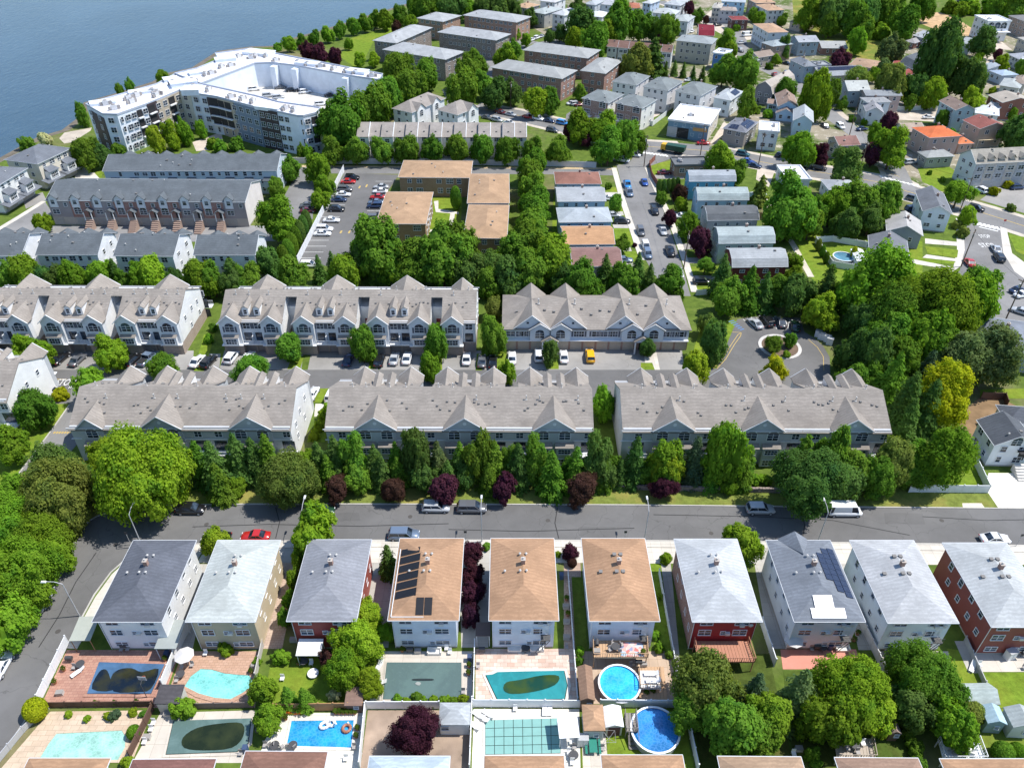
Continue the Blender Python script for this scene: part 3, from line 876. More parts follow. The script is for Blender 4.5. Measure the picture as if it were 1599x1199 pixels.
def house(label, nl, nr, p3, h, rise, kind, wallc, roofc, ov=.4, ridge=False, wins='auto', name='house', cat='house', group=None,
          chimney=True, vents=2, gut=True, found=True, cols=None, rows=None, side_cols=2, ww=1.1, wh=1.3, roofm=None, solar=None, lower=None, dmax=None, foot=None):
    if foot: ctr, rz, W, D = foot
    else:
        ctr, rz, W, D = frame(nl, nr, p3, h, h + rise if ridge else None)
        if ridge:
            u = Vector((math.cos(rz), math.sin(rz), 0)); v = Vector((-u.y, u.x, 0))
            ctr = ctr + v * D / 2; D *= 2
    if dmax and D > dmax:
        v = Vector((-math.sin(rz), math.cos(rz), 0)); ctr = ctr - v * (D - dmax) / 2; D = dmax
    D = max(D, 2.5)
    w, d = W - 2 * ov, D - 2 * ov
    o = thing(name, label, cat, ctr, rz, group)
    wm = as_wall(wallc)
    z0 = .35 if found else 0
    if lower: z0 = lower[1]
    walls(kind, w, d, h, rise, W, D, z0).build('wall', wm, o)
    if lower:
        b = MB(); b.box((0, 0, lower[1] / 2), (w - .03, d - .03, lower[1])); b.build('lower_wall', as_wall(lower[0]), o)
    elif found:
        b = MB(); b.box((0, 0, .175), (w - .06, d - .06, .35)); b.build('foundation', concrete((.4, .38, .35), 4), o)
    rm = roofm or (membrane(roofc) if kind == 'flat' else shingle(roofc))
    rf = roof_mesh(kind, W, D, h, rise, ov).build('roof', rm, o)
    if gut and kind != 'flat':
        b = MB()
        if kind in ('hip', 'gx', 'gamx', 'shed'):
            b.box((0, -D / 2 - .04, h - .06), (W + .1, .08, .11))
            if kind != 'shed': b.box((0, D / 2 + .05, h - .07), (W + .12, .1, .14))
        if kind in ('hip', 'gy', 'gamy'):
            for s in (-1, 1): b.box((s * (W / 2 + .04), 0, h - .06), (.08, D - .01, .11))
        if kind in ('gx', 'gamx', 'gy', 'gamy'):
            along = kind.endswith('x')
            prof = [(-1, 0), (-.68, .62), (0, 1), (.68, .62), (1, 0)] if kind.startswith('gam') else [(-1, 0), (0, 1), (1, 0)]
            for s in (-1, 1):
                for i in range(len(prof) - 1):
                    p, q = prof[i], prof[i + 1]
                    if along: A, B = (s * (W / 2 + .03), p[0] * D / 2, h + p[1] * rise - .08), (s * (W / 2 + .03), q[0] * D / 2, h + q[1] * rise - .08)
                    else: A, B = (p[0] * W / 2, s * (D / 2 + .03), h + p[1] * rise - .08), (q[0] * W / 2, s * (D / 2 + .03), h + q[1] * rise - .08)
                    b.bar(A, B, .07, 4)
        b.build('gutter', GUT, rf)
    zz = lambda x, y: roof_z(kind, W, D, h, rise, x, y)
    if chimney:
        cx, cy = (rng.uniform(-.1, .1) * W, rng.uniform(0, .25) * D) if chimney is True else (chimney[0] * W, chimney[1] * D)
        inst('chimney', small('chimney'), rf, (cx, cy, zz(cx, cy)))
    for i in range(vents):
        vx, vy = rng.uniform(-.35, .35) * W, rng.uniform(-.4, .2) * D
        inst('vent', small('vent' if i % 2 else 'box_vent'), rf, (vx, vy, zz(vx, vy)))
    if solar:
        sm = solar_glass()
        for (x0, x1, y0, y1, nx, ny) in solar:     # in fractions of the roof outline
            for i in range(nx):
                for j in range(ny):
                    a0, a1 = (x0 + (x1 - x0) * (i + .03) / nx) * W, (x0 + (x1 - x0) * (i + .97) / nx) * W
                    c0, c1 = (y0 + (y1 - y0) * (j + .03) / ny) * D, (y0 + (y1 - y0) * (j + .97) / ny) * D
                    b = MB(); b.slab([(a0, c0, zz(a0, c0) + .14), (a1, c0, zz(a1, c0) + .14), (a1, c1, zz(a1, c1) + .14), (a0, c1, zz(a0, c1) + .14)], .05)
                    b.build('solar_panel', sm, o)
    st = max(1, int(round((h - .3) / 2.8)))
    if wins == 'auto':
        zs = rows or [.35 + (h - .35) * (k + .56) / st for k in range(st)]
        for fc in 'flrb':
            if not visible(ctr, rz, fc): continue
            n = (cols or max(2, int(w / 3.0))) if fc in 'fb' else side_cols
            span = w if fc in 'fb' else d
            for z in zs:
                for i in range(n):
                    s = (-.5 + (i + .5) / n) * span * .86 + rng.uniform(-.25, .25)
                    if rng.random() < .08: continue
                    window(o, face_pt(fc, s, z, w, d), FACE_RZ[fc], ww * rng.choice((.8, 1, 1.35)), wh * rng.choice((.8, 1, 1)))
    elif wins:
        for fc, s, z, a, c, *st_ in wins:
            window(o, face_pt(fc, s, z, w, d), FACE_RZ[fc], a, c, *(st_ or ['sash']))
    if kind == 'flat':
        for i in range(max(1, int(W * D / 160))):
            inst('air_conditioner', small('hvac'), rf, (rng.uniform(-.35, .35) * W, rng.uniform(-.3, .35) * D, h + .02), rng.choice((0, 1.57)))
    o['_dims'] = (W, D, h, rise, w, d)
    return o

# ------------------------------------------------------------------ the near row: ten houses with hip roofs
TAN, SLATE, PALE, GREY = (.39, .24, .147), (.135, .145, .165), (.47, .5, .51), (.235, .245, .27)
EH = 7.0
near = [  # fl, fr, nl, nr, wall, lower side, roof, label
 ((209, 843), (309, 843), (143, 970), (252, 970), WHITE, (.115, .125, .15), 'white house with dark slate roof on the street corner'),
 ((339, 843), (438, 843), (289, 970), (398, 970), (.45, .4, .3), (.45, .48, .46), 'tan house with pale grey green roof, second from the corner'),
 ((481, 842), (581, 842), (447, 969), (556, 969), (.28, .05, .05), (.24, .25, .275), 'maroon house with grey roof and striped awning'),
 ((624, 840), (724, 840), (605, 968), (716, 968), (.64, .72, .82), TAN, 'white house with brown roof and black solar panels beside the purple trees'),
 ((767, 840), (866, 840), (763, 968), (872, 968), (.64, .72, .82), TAN, 'white house with plain tan roof behind the teal covered pool'),
 ((909, 840), (1007, 840), (920, 969), (1030, 969), (.65, .73, .83), TAN, 'white house with tan roof and raised deck above a round pool'),
 ((1052, 841), (1152, 841), (1081, 970), (1190, 970), (.33, .03, .04), (.43, .45, .465), 'bright red house with pale grey roof and brick side wall'),
 ((1198, 843), (1295, 843), (1240, 970), (1351, 970), (.68, .73, .8), (.185, .205, .235), 'white house with grey roof, solar panels and a white roof tarp'),
 ((1325, 843), (1426, 843), (1386, 972), (1497, 972), (.68, .75, .8), (.42, .43, .44), 'pale house with light grey roof between red house and solar house'),
 ((1473, 847), (1573, 847), (1548, 978), (1660, 978), (.25, .07, .06), (.43, .45, .455), 'dark red sided house with pale roof at the right edge'),
]
NEAR = []
for i, (fl, fr, nl, nr, wc, rc, lab) in enumerate(near):
    mid = ((fl[0] + fr[0]) / 2, (fl[1] + fr[1]) / 2)
    ctr, rz, W, D = frame(nl, nr, mid, EH)
    w, d = W - 1.0, D - 1.0
    wins = []
    for z, hh in ((6.15, 1.0), (3.95, 1.15), (1.35, .9)):
        wins += [('f', -w * .3, z, 1.7, hh, 'double'), ('f', w * .27, z, 1.9, hh, 'double')]
        if z < 5: wins += [('f', 0 if z > 2 else w * .1, z - .1, .7, .7)]
    for s in (-4.2, -1.2, 1.8, 4.4):
        for fc in 'lr':
            wins += [(fc, s, 5.6 + (.25 if s > 0 else -.2), .9, 1.25), (fc, s + .8, 2.9, .8, 1.0)]
    o = house(lab, nl, nr, mid, EH, 1.75, 'hip', wc, rc, ov=.5, wins=wins, chimney=(0, .08), vents=0, group=None)
    NEAR.append(o)
    rf = [c for c in o.children if c.name.split('.')[0] == 'roof'][0]
    for (vx, vy) in ((-.45, .19), (.45, .19), (-.45, -.02), (.45, -.02), (-2.6, .02)):
        inst('vent', small('box_vent' if i in (5, 8, 9) else 'vent'), rf, (vx, vy * D, roof_z('hip', W, D, EH, 1.75, vx, vy * D)))
    inst('air_conditioner', small('ac'), o, (0.6, -d / 2, 3.9))
    inst('air_conditioner', small('ac'), o, (w * .27, -d / 2, 5.75))
    if i in (2, 4, 6, 7, 8): inst('satellite_dish', small('dish'), o, (w * .42, -d / 2 - .2, 5.3))
    # downpipe at the near corner and a door at the back
    b = MB(); b.bar((-w / 2 - .05, -d / 2 - .08, .2), (-w / 2 - .05, -d / 2 - .08, 6.8), .05); b.build('downpipe', TRIM, o)
    if i in (4, 5, 7, 8):   # metal stair and landing on the upper floor
        b = MB(); b.box((w * .36, -d / 2 - .5, 3.1), (1.3, 1.0, .08))
        b.bar((w * .36 + .6, -d / 2 - .95, 3.1), (w * .36 - .9, -d / 2 - .9, .2), .05); b.bar((w * .36 + .1, -d / 2 - .95, 3.1), (w * .36 - 1.4, -d / 2 - .9, .2), .05)
        for k in range(7): b.bar((w * .36 - .6 + k * .2, -d / 2 - .98, 3.1), (w * .36 - .6 + k * .2, -d / 2 - .98, 4.1), .02, 4)
        b.bar((w * .36 - .65, -d / 2 - .98, 4.1), (w * .36 + .65, -d / 2 - .98, 4.1), .025, 4)
        b.build('landing', plain((.1, .1, .1), .5), o)
        panel(o, 'door', (w * .36, -d / 2, 4.2), 0, .9, 2.0, TRIM)
    if i == 6:
        b = MB(); b.box((-w / 2 - .03, 0, 3.5), (.06, d, 6.6)); b.build('brick_facing', brick((.3, .11, .08)), o)
        b = MB(); b.box((w / 2 + .03, 0, 3.5), (.06, d, 6.6)); b.build('side_facing', siding((.6, .62, .66)), o)
    if i == 1:
        b = MB(); b.box((w / 2 + .03, 0, 3.5), (.06, d, 6.6)); b.build('side_facing', siding((.6, .5, .34)), o)  # brighter copy of the tan wall, sunlight put into its colour
    if i == 2:
        b = MB(); b.box((w / 2 + .03, 0, 3.3), (.06, d, 6.2)); b.build('side_facing', siding((.34, .09, .07)), o)  # maroon wall again in a brighter red, its sunlit look painted in
    if i == 3:   # black pool-heater panels on the roof
        sm = plain((.015, .016, .02), .45)
        zz = lambda x, y: roof_z('hip', W, D, EH, 1.75, x, y) + .12
        for k in range(6):
            y0 = (.33 - k * .105) * D; y1 = y0 - .085 * D
            xa = -W * .44; xb = -W * (.13 if k else .15)
            b = MB(); b.slab([(xa, y1, zz(xa, y1)), (xb, y1, zz(xb, y1)), (xb, y0, zz(xb, y0)), (xa, y0, zz(xa, y0))], .06); b.build('solar_panel', sm, o)
        for k in range(2):
            xa = W * (-.115 + k * .12); xb = xa + W * .108
            b = MB(); b.slab([(xa, -D * .455, zz(xa, -D * .455)), (xb, -D * .455, zz(xb, -D * .455)), (xb, -D * .3, zz(xb, -D * .3)), (xa, -D * .3, zz(xa, -D * .3))], .06); b.build('solar_panel', sm, o)
        b = MB(); b.bar((-W * .46, D * .34, zz(-W * .46, D * .34)), (-W * .46, -D * .47, zz(-W * .46, -D * .47)), .06); b.bar((-W * .46, -D * .47, EH + .2), (0, -D * .47, EH + .2), .05); b.build('pipe', TRIM, o)
    if i == 7:   # solar panels on the right slope, bright tarp low on the near slope, small cross gable facing the street
        sm = solar_glass()
        zz = lambda x, y: roof_z('hip', W, D, EH, 1.75, x, y)
        for r, (xa, n, yt) in enumerate(((.13, 5, .26), (.24, 8, .34), (.355, 9, .36))):
            for k in range(n):
                y1 = (yt - k * .068) * D; y0 = y1 - .065 * D; x0, x1 = xa * W, (xa + .105) * W
                b = MB(); b.slab([(x0, y0, zz(x0, y0) + .14), (x1, y0, zz(x1, y0) + .14), (x1, y1, zz(x1, y1) + .14), (x0, y1, zz(x0, y1) + .14)], .05); b.build('solar_panel', sm, o)
        tm = plain((.85, .85, .88), .25, .6)
        for (x0, x1, y0, y1) in ((-.24, .24, -.475, -.385), (-.17, .1, -.383, -.27)):
            b = MB(); b.slab([(x0 * W, y0 * D, zz(0, y0 * D) + .2), (x1 * W, y0 * D, zz(0, y0 * D) + .2), (x1 * W, y1 * D, zz(0, y1 * D) + .2), (x0 * W, y1 * D, zz(0, y1 * D) + .2)], .08); b.build('roof_tarp', tm, o)
        b = MB()
        for s in (-1, 1): b.slab([(0 - .8, D / 2 + .3, EH + 1.7), (-.8, D * .22, EH + 1.7), (-.8 + s * 2.2, D / 2 - .2, EH), (-.8 + s * 2.2, D / 2 + .3, EH)][::s], .15)
        b.build('cross_gable', shingle((.185, .205, .235)), o)
# lower row, cut by the bottom edge of the photograph: only the far slopes of the roofs show
low = [((45, 1183), (172, 1183), TAN, 'tan roofed house below the kidney of pale pavers, bottom left corner'), ((207, 1185), (337, 1184), (.2, .1, .085), 'dark brown roofed house below the torn black pool cover'),
       ((383, 1172), (511, 1173), (.22, .12, .09), 'brown roofed house below the blue swimming pool with floats'), ((577, 1180), (702, 1180), (.42, .5, .56), 'pale blue grey roofed house below the round purple maple'),
       ((756, 1179), (880, 1179), TAN, 'tan roofed house below the pale green panelled pool cover'), ((938, 1178), (1065, 1178), TAN, 'tan roofed house below the large round blue pool'),
       ((1120, 1180), (1250, 1181), (.36, .25, .17), 'brown roofed house at bottom edge below the tall conifer'), ((1303, 1182), (1433, 1183), (.3, .2, .15), 'brown roofed house at bottom edge below the small walled deck'),
       ((1467, 1184), (1600, 1184), TAN, 'tan roofed house at bottom right below the white deck')]
for (fl, fr, rc, lab) in low:
    a, c = at(*fl, 6.6), at(*fr, 6.6)
    u = (c - a); W = u.length; u.normalize(); v = Vector((-u.y, u.x, 0))
    ctr = (a + c) / 2 - v * 7.0
    house(lab, None, None, None, 6.6, 1.9, 'hip', WHITE, rc, ov=.45, foot=(Vector((ctr.x, ctr.y, 0)), math.atan2(u.y, u.x), W, 14.0), wins=[('b', -2, 4.6, 1.2, 1.2), ('b', 2, 4.6, 1.2, 1.2)], chimney=False, vents=2)

# ------------------------------------------------------------------ rows of townhouses with bays, dormers and garages
TROOF = (.295, .265, .235)
SID, SIDB = (.7, .72, .74), (.5, .48, .44)
RAILM = {}
def railing(parent, p, q, z0, h=.95, m=None, name='railing'):
    """posts, top rail and balusters between two local points"""
    b = MB(); p, q = Vector((*p, z0)), Vector((*q, z0)); L = (q - p).length; n = max(2, int(L / .3))
    b.bar(p + Vector((0, 0, h)), q + Vector((0, 0, h)), .05, 4); b.bar(p + Vector((0, 0, .12)), q + Vector((0, 0, .12)), .04, 4)
    for i in range(n + 1):
        a = p.lerp(q, i / n); b.bar(a, a + Vector((0, 0, h)), .03 if i % 6 else .06, 4)
    return b.build(name, m or TRIM, parent)
_sh = {}
def shutters(parent, x, y, z, w, h, rz=0.0, sgn=-1):
    if 'm' not in _sh:
        b = MB(); b.box((0, -.03, 0), (.38, .06, 1.35)); _sh['m'] = b.mesh('shutter', plain((.11, .12, .15), .6))
    for s in (-1, 1): inst('shutter', _sh['m'], parent, (x + s * (w / 2 + .27), y, z), rz, scale=(1, 1, h / 1.35))
def townblock(label, x0, y_front, mods, facing, half=None, flip_end=True):
    """mods whole modules of 15.6 m (four garages each); facing -1 shows garages to the camera, +1 shows the garden side.
    x0: world x of the left end, y_front: world y of the camera-side wall."""
    MW, BODY, D = 15.6, 12.9, 14.0
    L = mods * MW + (7.4 if half else 0)
    ctr = Vector((x0 + L / 2, y_front + D / 2, 0))
    o = thing('townhouse_row', label, 'townhouses', ctr, 0 if facing < 0 else math.pi, 'rows of grey roofed townhouses')
    sid = siding(SID) if facing < 0 else siding((.5, .52, .54)); white = siding((.8, .8, .79)); rm = shingle(TROOF); cut = D / 2  # white carries the sunlit tone of the same siding
    lowm = brick((.36, .27, .22))
    garage = plain((.3, .26, .24), .6)
    EZ, RZ, YF, YB = 8.0, 11.4, -6.8, 7.0
    sl = (RZ - EZ) / 6.4
    zr = lambda y: RZ - abs(y) * sl
    # module starts in local coordinates (mirrored when the row is turned round, so the half module stays on the left in the picture)
    spans = []
    x = -L / 2
    if facing < 0:
        for k in range(mods): spans.append((x, 'full')); x += MW
        if half: spans.append((x, 'half'))
    else:
        for k in range(mods): spans.append((x, 'full')); x += MW
        if half: spans.append((x, 'half'))
    wallm, lowb, roofb = MB(), MB(), MB()
    for (a, typ) in spans:
        last = (a, typ) == spans[-1]
        bw = (MW if last and facing > 0 else BODY) if typ == 'full' else (7.4 if facing > 0 else 7.0)
        al = 0 if (last) else (MW - BODY)
        tot = MW if (typ == 'full' and not last) else bw + (0.4 if last else 0)
        # body and recessed entry
        lowb.box((a + bw / 2, (YF + YB) / 2, 1.35), (bw, YB - YF, 2.7))
        wallm.box((a + bw / 2, (YF + YB) / 2, 5.3), (bw, YB - YF, 5.2))
        if al:
            wallm.box((a + bw + al / 2, (YB - 1.0) / 2, 3.95), (al, YB + 1.0, 7.9))
        # end gable walls
        # main roof slabs
        roofb.slab([(a - .15, YF - .4, zr(YF - .4)), (a + bw + .15, YF - .4, zr(YF - .4)), (a + bw + .15, 0, RZ), (a - .15, 0, RZ)], .2)
        if al: roofb.slab([(a + bw + .15, -1.5, zr(1.5)), (a + MW - .15, -1.5, zr(1.5)), (a + MW - .15, 0, RZ), (a + bw + .15, 0, RZ)], .2)
        e = a + (MW - .15 if al else bw + .15)
        roofb.slab([(e, YB + .4, zr(YB + .4)), (a - .15, YB + .4, zr(YB + .4)), (a - .15, 0, RZ), (e, 0, RZ)], .2)
        # gable infill at both ends of the body
        for xe in ((a + .02, a + .12), (a + bw - .12, a + bw - .02)):
            P = [(YF, 7.85), (YB, 7.85), (YB, zr(YB) - .2), (0, RZ - .2), (YF, zr(YF) - .2)]
            A = [(xe[0], y, z) for y, z in P]; B = [(xe[1], y, z) for y, z in P]
            wallm.face(A[::-1]); wallm.face(B)
        bays = [2.1, 10.8] if typ == 'full' else [2.15]
        for bx in bays:
            cx = a + bx
            bw_, gr, gt = MB(), MB(), MB()
            bw_.box((cx, -7.4, 5.35), (4.2, 1.25, 5.3)); lowb.box((cx, -7.4, 1.35), (4.2, 1.25, 2.7))
            bw_.prism([(cx - 2.1, -8.02), (cx + 2.1, -8.02), (cx + 2.1, -7.9), (cx - 2.1, -7.9)], 7.98, 8.02)
            bw_.face([(cx - 2.1, -8.02, 8.0), (cx + 2.1, -8.02, 8.0), (cx, -8.02, 9.9)])
            for s in (-1, 1):
                q = [(cx, -8.4, 10.1), (cx, -2.2, 10.1), (cx + s * 2.4, -6.4, 7.98), (cx + s * 2.4, -8.4, 7.98)]
                gr.slab(q[::-1] if s < 0 else q, .16)
                gt.bar((cx, -8.42, 10.0), (cx + s * 2.4, -8.42, 7.9), .1, 4)
            bw_.build('bay_wall', sid, o); gg = gr.build('gable_roof', rm, o); gt.build('trim', TRIM, gg)
            gt = MB(); gt.box((cx, -8.25, 2.72), (4.5, .9, .14)); gt.build('ledge', TRIM, o)
            f = window(o, (cx, -8.02, 6.5), 0, 1.9, 1.3, 'arch'); shutters(o, cx, -8.02, 6.4, 2.0, 1.35)
            # box bay below with a small roof
            bb = MB(); bb.box((cx, -8.4, 3.75), (3.0, .75, 1.9)); bay = bb.build('bay_window', sid, o)
            bb = MB(); bb.slab([(cx - 1.65, -8.9, 4.72), (cx + 1.65, -8.9, 4.72), (cx + 1.65, -8.02, 5.15), (cx - 1.65, -8.02, 5.15)], .08); bb.build('roof', rm, bay)
            window(o, (cx, -8.775, 3.8), 0, 2.3, 1.25)
            panel(o, 'garage_door', (cx - .2, -8.03, 1.15), 0, 2.7, 2.15, garage)
        if typ == 'full':
            for gx in (5.25, 7.65):
                cx = a + gx
                # dormer
                dm, dr = MB(), MB()
                dm.face([(cx - .65, -5.6, 8.2), (cx + .65, -5.6, 8.2), (cx + .65, -5.6, 10.2), (cx, -5.6, 10.7), (cx - .65, -5.6, 10.2)])
                for s in (-1, 1):
                    dm.face([(cx + s * .65, -5.6, 8.2), (cx + s * .65, -5.6, 10.2), (cx + s * .65, -2.0, 10.2)][::-s])
                    q = [(cx, -5.8, 10.8), (cx, -1.0, 10.8), (cx + s * .78, -2.1, 10.2), (cx + s * .78, -5.8, 10.2)]
                    dr.slab(q[::-1] if s < 0 else q, .1)
                do = dm.build('dormer', white, o); dr.build('roof', rm, do)
                window(o, (cx, -5.6, 9.3), 0, .75, 1.1)
                window(o, (cx, YF, 6.55), 0, 1.5, 1.35); shutters(o, cx, YF, 6.55, 1.5, 1.35)
                panel(o, 'glass_door', (cx, YF, 3.85), 0, 1.7, 2.1, GLASS, .04)
                panel(o, 'garage_door', (cx, YF, 1.15), 0, 2.3, 2.15, garage)
                lowb.box((cx + 1.35, YF - .15, 1.35), (.35, .35, 2.7))
            bb = MB(); bb.box((a + 6.45, -7.55, 2.72), (4.4, 1.5, .16)); bal = bb.build('balcony', TRIM, o)
            railing(bal, (a + 4.3, -8.25), (a + 8.6, -8.25), 2.8)
            bb = MB(); bb.box((a + 6.45, -7.5, 3.75), (.12, 1.3, 1.9)); bb.build('partition', TRIM, bal)
        else:
            window(o, (a + 5.6, YF, 6.55), 0, 1.5, 1.35); panel(o, 'glass_door', (a + 5.6, YF, 3.85), 0, 1.7, 2.1, GLASS, .04); panel(o, 'garage_door', (a + 5.6, YF, 1.15), 0, 2.3, 2.15, garage)
        if al:
            bb = MB()
            for k in range(6): bb.box((a + bw + al / 2, -7.0 + k * .6, .12 + k * .22), (1.5, .5, .24 + k * .44))
            bb.build('steps', plain((.4, .36, .32)), o)
            panel(o, 'door', (a + bw + al / 2, -1.0, 3.9), 0, 1.0, 2.1, plain((.25, .05, .05)))
        # garden side: gable in the middle, bays with small roofs, patio recesses
        cx = a + (6.8 if typ == 'full' else 3.6); hw = 3.75 if typ == 'full' else 2.4; pk = RZ - .55 if typ == 'full' else 10.3
        gw, gr, gt = MB(), MB(), MB()
        gw.box((cx, YB + .15, 5.35), (hw * 2 - .5, .3, 5.3))
        gw.face([(cx + hw - .25, YB + .31, 8.0), (cx - hw + .25, YB + .31, 8.0), (cx, YB + .31, pk - .25)])
        for s in (-1, 1):
            q = [(cx, YB + .7, pk), (cx, .9, pk), (cx + s * hw, 6.3, 8.02), (cx + s * hw, YB + .7, 8.02)]
            gr.slab(q if s < 0 else q[::-1], .16)
            gt.bar((cx, YB + .72, pk - .1), (cx + s * hw, YB + .72, 7.95), .1, 4)
        gw.build('gable_wall', sid, o); gg = gr.build('gable_roof', rm, o); gt.build('trim', TRIM, gg)
        gt = MB(); gt.cyl((cx, YB + .33, 9.2), .32, .05, 12, axis='y')
        if typ == 'full': gt.build('gable_vent', TRIM, o)
        xs = ((-6.0, 'double', 1.3), (-1.9, 'arch', 1.9), (1.9, 'arch', 1.9), (6.0, 'double', 1.3)) if typ == 'full' else ((0, 'arch', 1.9),)
        for (wx, stl, ww_) in xs:
            pr = YB + (.3 if abs(wx) < 3 else 0)
            window(o, (cx + wx, pr, 6.35), math.pi, ww_, 1.25, stl)
            if stl == 'arch':
                bb = MB(); bb.box((cx + wx, YB + .7, 2.35), (2.9, .95, 4.3)); bay = bb.build('bay_window', sid, o)
                bb = MB(); bb.slab([(cx + wx + 1.65, YB + 1.35, 4.55), (cx + wx - 1.65, YB + 1.35, 4.55), (cx + wx - 1.65, YB + .3, 5.1), (cx + wx + 1.65, YB + .3, 5.1)], .08); bb.build('roof', rm, bay)
                window(o, (cx + wx, YB + 1.175, 3.6), math.pi, 2.2, 1.1)
                window(o, (cx + wx, YB + 1.175, 1.2), math.pi, 2.2, 1.3, 'double')
            else:
                panel(o, 'glass_door', (cx + wx, YB, 3.7), math.pi, 2.2, 2.2, GLASS, .04)
                panel(o, 'glass_door', (cx + wx, YB, 1.2), math.pi, 2.2, 2.1, GLASS, .04)
                bb = MB(); bb.box((cx + wx, YB + .8, 2.5), (3.2, 1.6, .16)); bal = bb.build('balcony', TRIM, o)
                railing(bal, (cx + wx - 1.55, YB + 1.55), (cx + wx + 1.55, YB + 1.55), 2.55)
        for (tc, td) in (((a + tot / 2, YB + .42, 7.86), (tot - .1, .1, .16)), ((a + tot / 2, YB + .06, 5.2), (tot - .1, .12, .16)), ((a + bw / 2, YF - .43, 7.72), (bw, .1, .14))):
            gt = MB(); gt.box(tc, td); gt.build('gutter', TRIM, o)
        # vents and flues
        R = random.Random(int(a * 10) + int(x0))
        spots = []
        for gx in (1.4, 4.2, 8.4, 10.9):
            if gx > bw: continue
            for k in range(2 + R.randrange(2)): spots.append((gx + k * .75, -2.6 - R.random(), 'box_vent')); spots.append((gx + k * .75 + .2, 2.0 + R.random() * 2.5, 'box_vent'))
            spots.append((gx + .9, R.choice((-1.0, 1.9)), 'flue'))
        for (sx, sy, kk) in spots:
            inst('flue' if kk == 'flue' else 'vent', small(kk), o, (a + sx + R.uniform(-.2, .2), sy, zr(sy) - .02), scale=(.75, .75, .75))
    wallm.build('wall', sid, o); lowb.build('lower_wall', lowm if facing < 0 else sid, o); roofb.build('roof', rm, o);
    # end wall towards the sun, its sunlit brightness painted in as whiter siding; in the garage rows the flanks of the entry gaps too
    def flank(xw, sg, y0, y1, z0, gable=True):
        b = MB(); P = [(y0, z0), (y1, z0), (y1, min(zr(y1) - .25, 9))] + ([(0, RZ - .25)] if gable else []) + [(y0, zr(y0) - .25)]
        b.face([(xw, y, z) for y, z in (P if sg > 0 else P[::-1])]); b.build('sun_toned_flank', white, o)
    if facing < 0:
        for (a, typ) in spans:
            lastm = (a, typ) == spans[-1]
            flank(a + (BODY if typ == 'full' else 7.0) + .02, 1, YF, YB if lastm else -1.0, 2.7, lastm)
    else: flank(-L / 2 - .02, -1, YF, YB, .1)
    xr = (1 if facing < 0 else -1) * L / 2
    xb = spans[-1][0] + (BODY if spans[-1][1] == 'full' else 7.0) if facing < 0 else -L / 2
    for (yy, zz_) in ((-3.5, 6.4), (0.5, 6.4), (3.8, 6.0), (3.8, 3.4), (-1.5, 3.4)):
        window(o, (xb + (.02 if facing < 0 else -.02), yy, zz_), math.pi / 2 if facing < 0 else -math.pi / 2, .8, 1.2)
    return o
# garage fronts towards the camera
YR2 = at(500, 549).y + .9
townblock('left townhouse row with dormers, cut by the left edge, garages facing the court', -114.6, YR2 - 1.0, 3, -1)
townblock('long townhouse row with white dormers and balconies, left of the purple and green trees, middle', -61.6, YR2 - 1.0, 3, -1, half=True)
# garden fronts towards the camera
YR1 = at(700, 670, 8.0).y + .4
townblock('left garden side townhouse row above the big yellow green maple', -77.4, YR1, 2, 1, half=True)
townblock('middle garden side townhouse row with blue shaded gables behind the conifers', -32.6, YR1, 3, 1)
townblock('right garden side townhouse row next to the dark woods', 19.5, YR1, 3, 1)
townblock('townhouse row end with white wall, cut by the left edge', -92.6 - 31.0, at(20, 600, 8).y - 4.5, 2, 1)

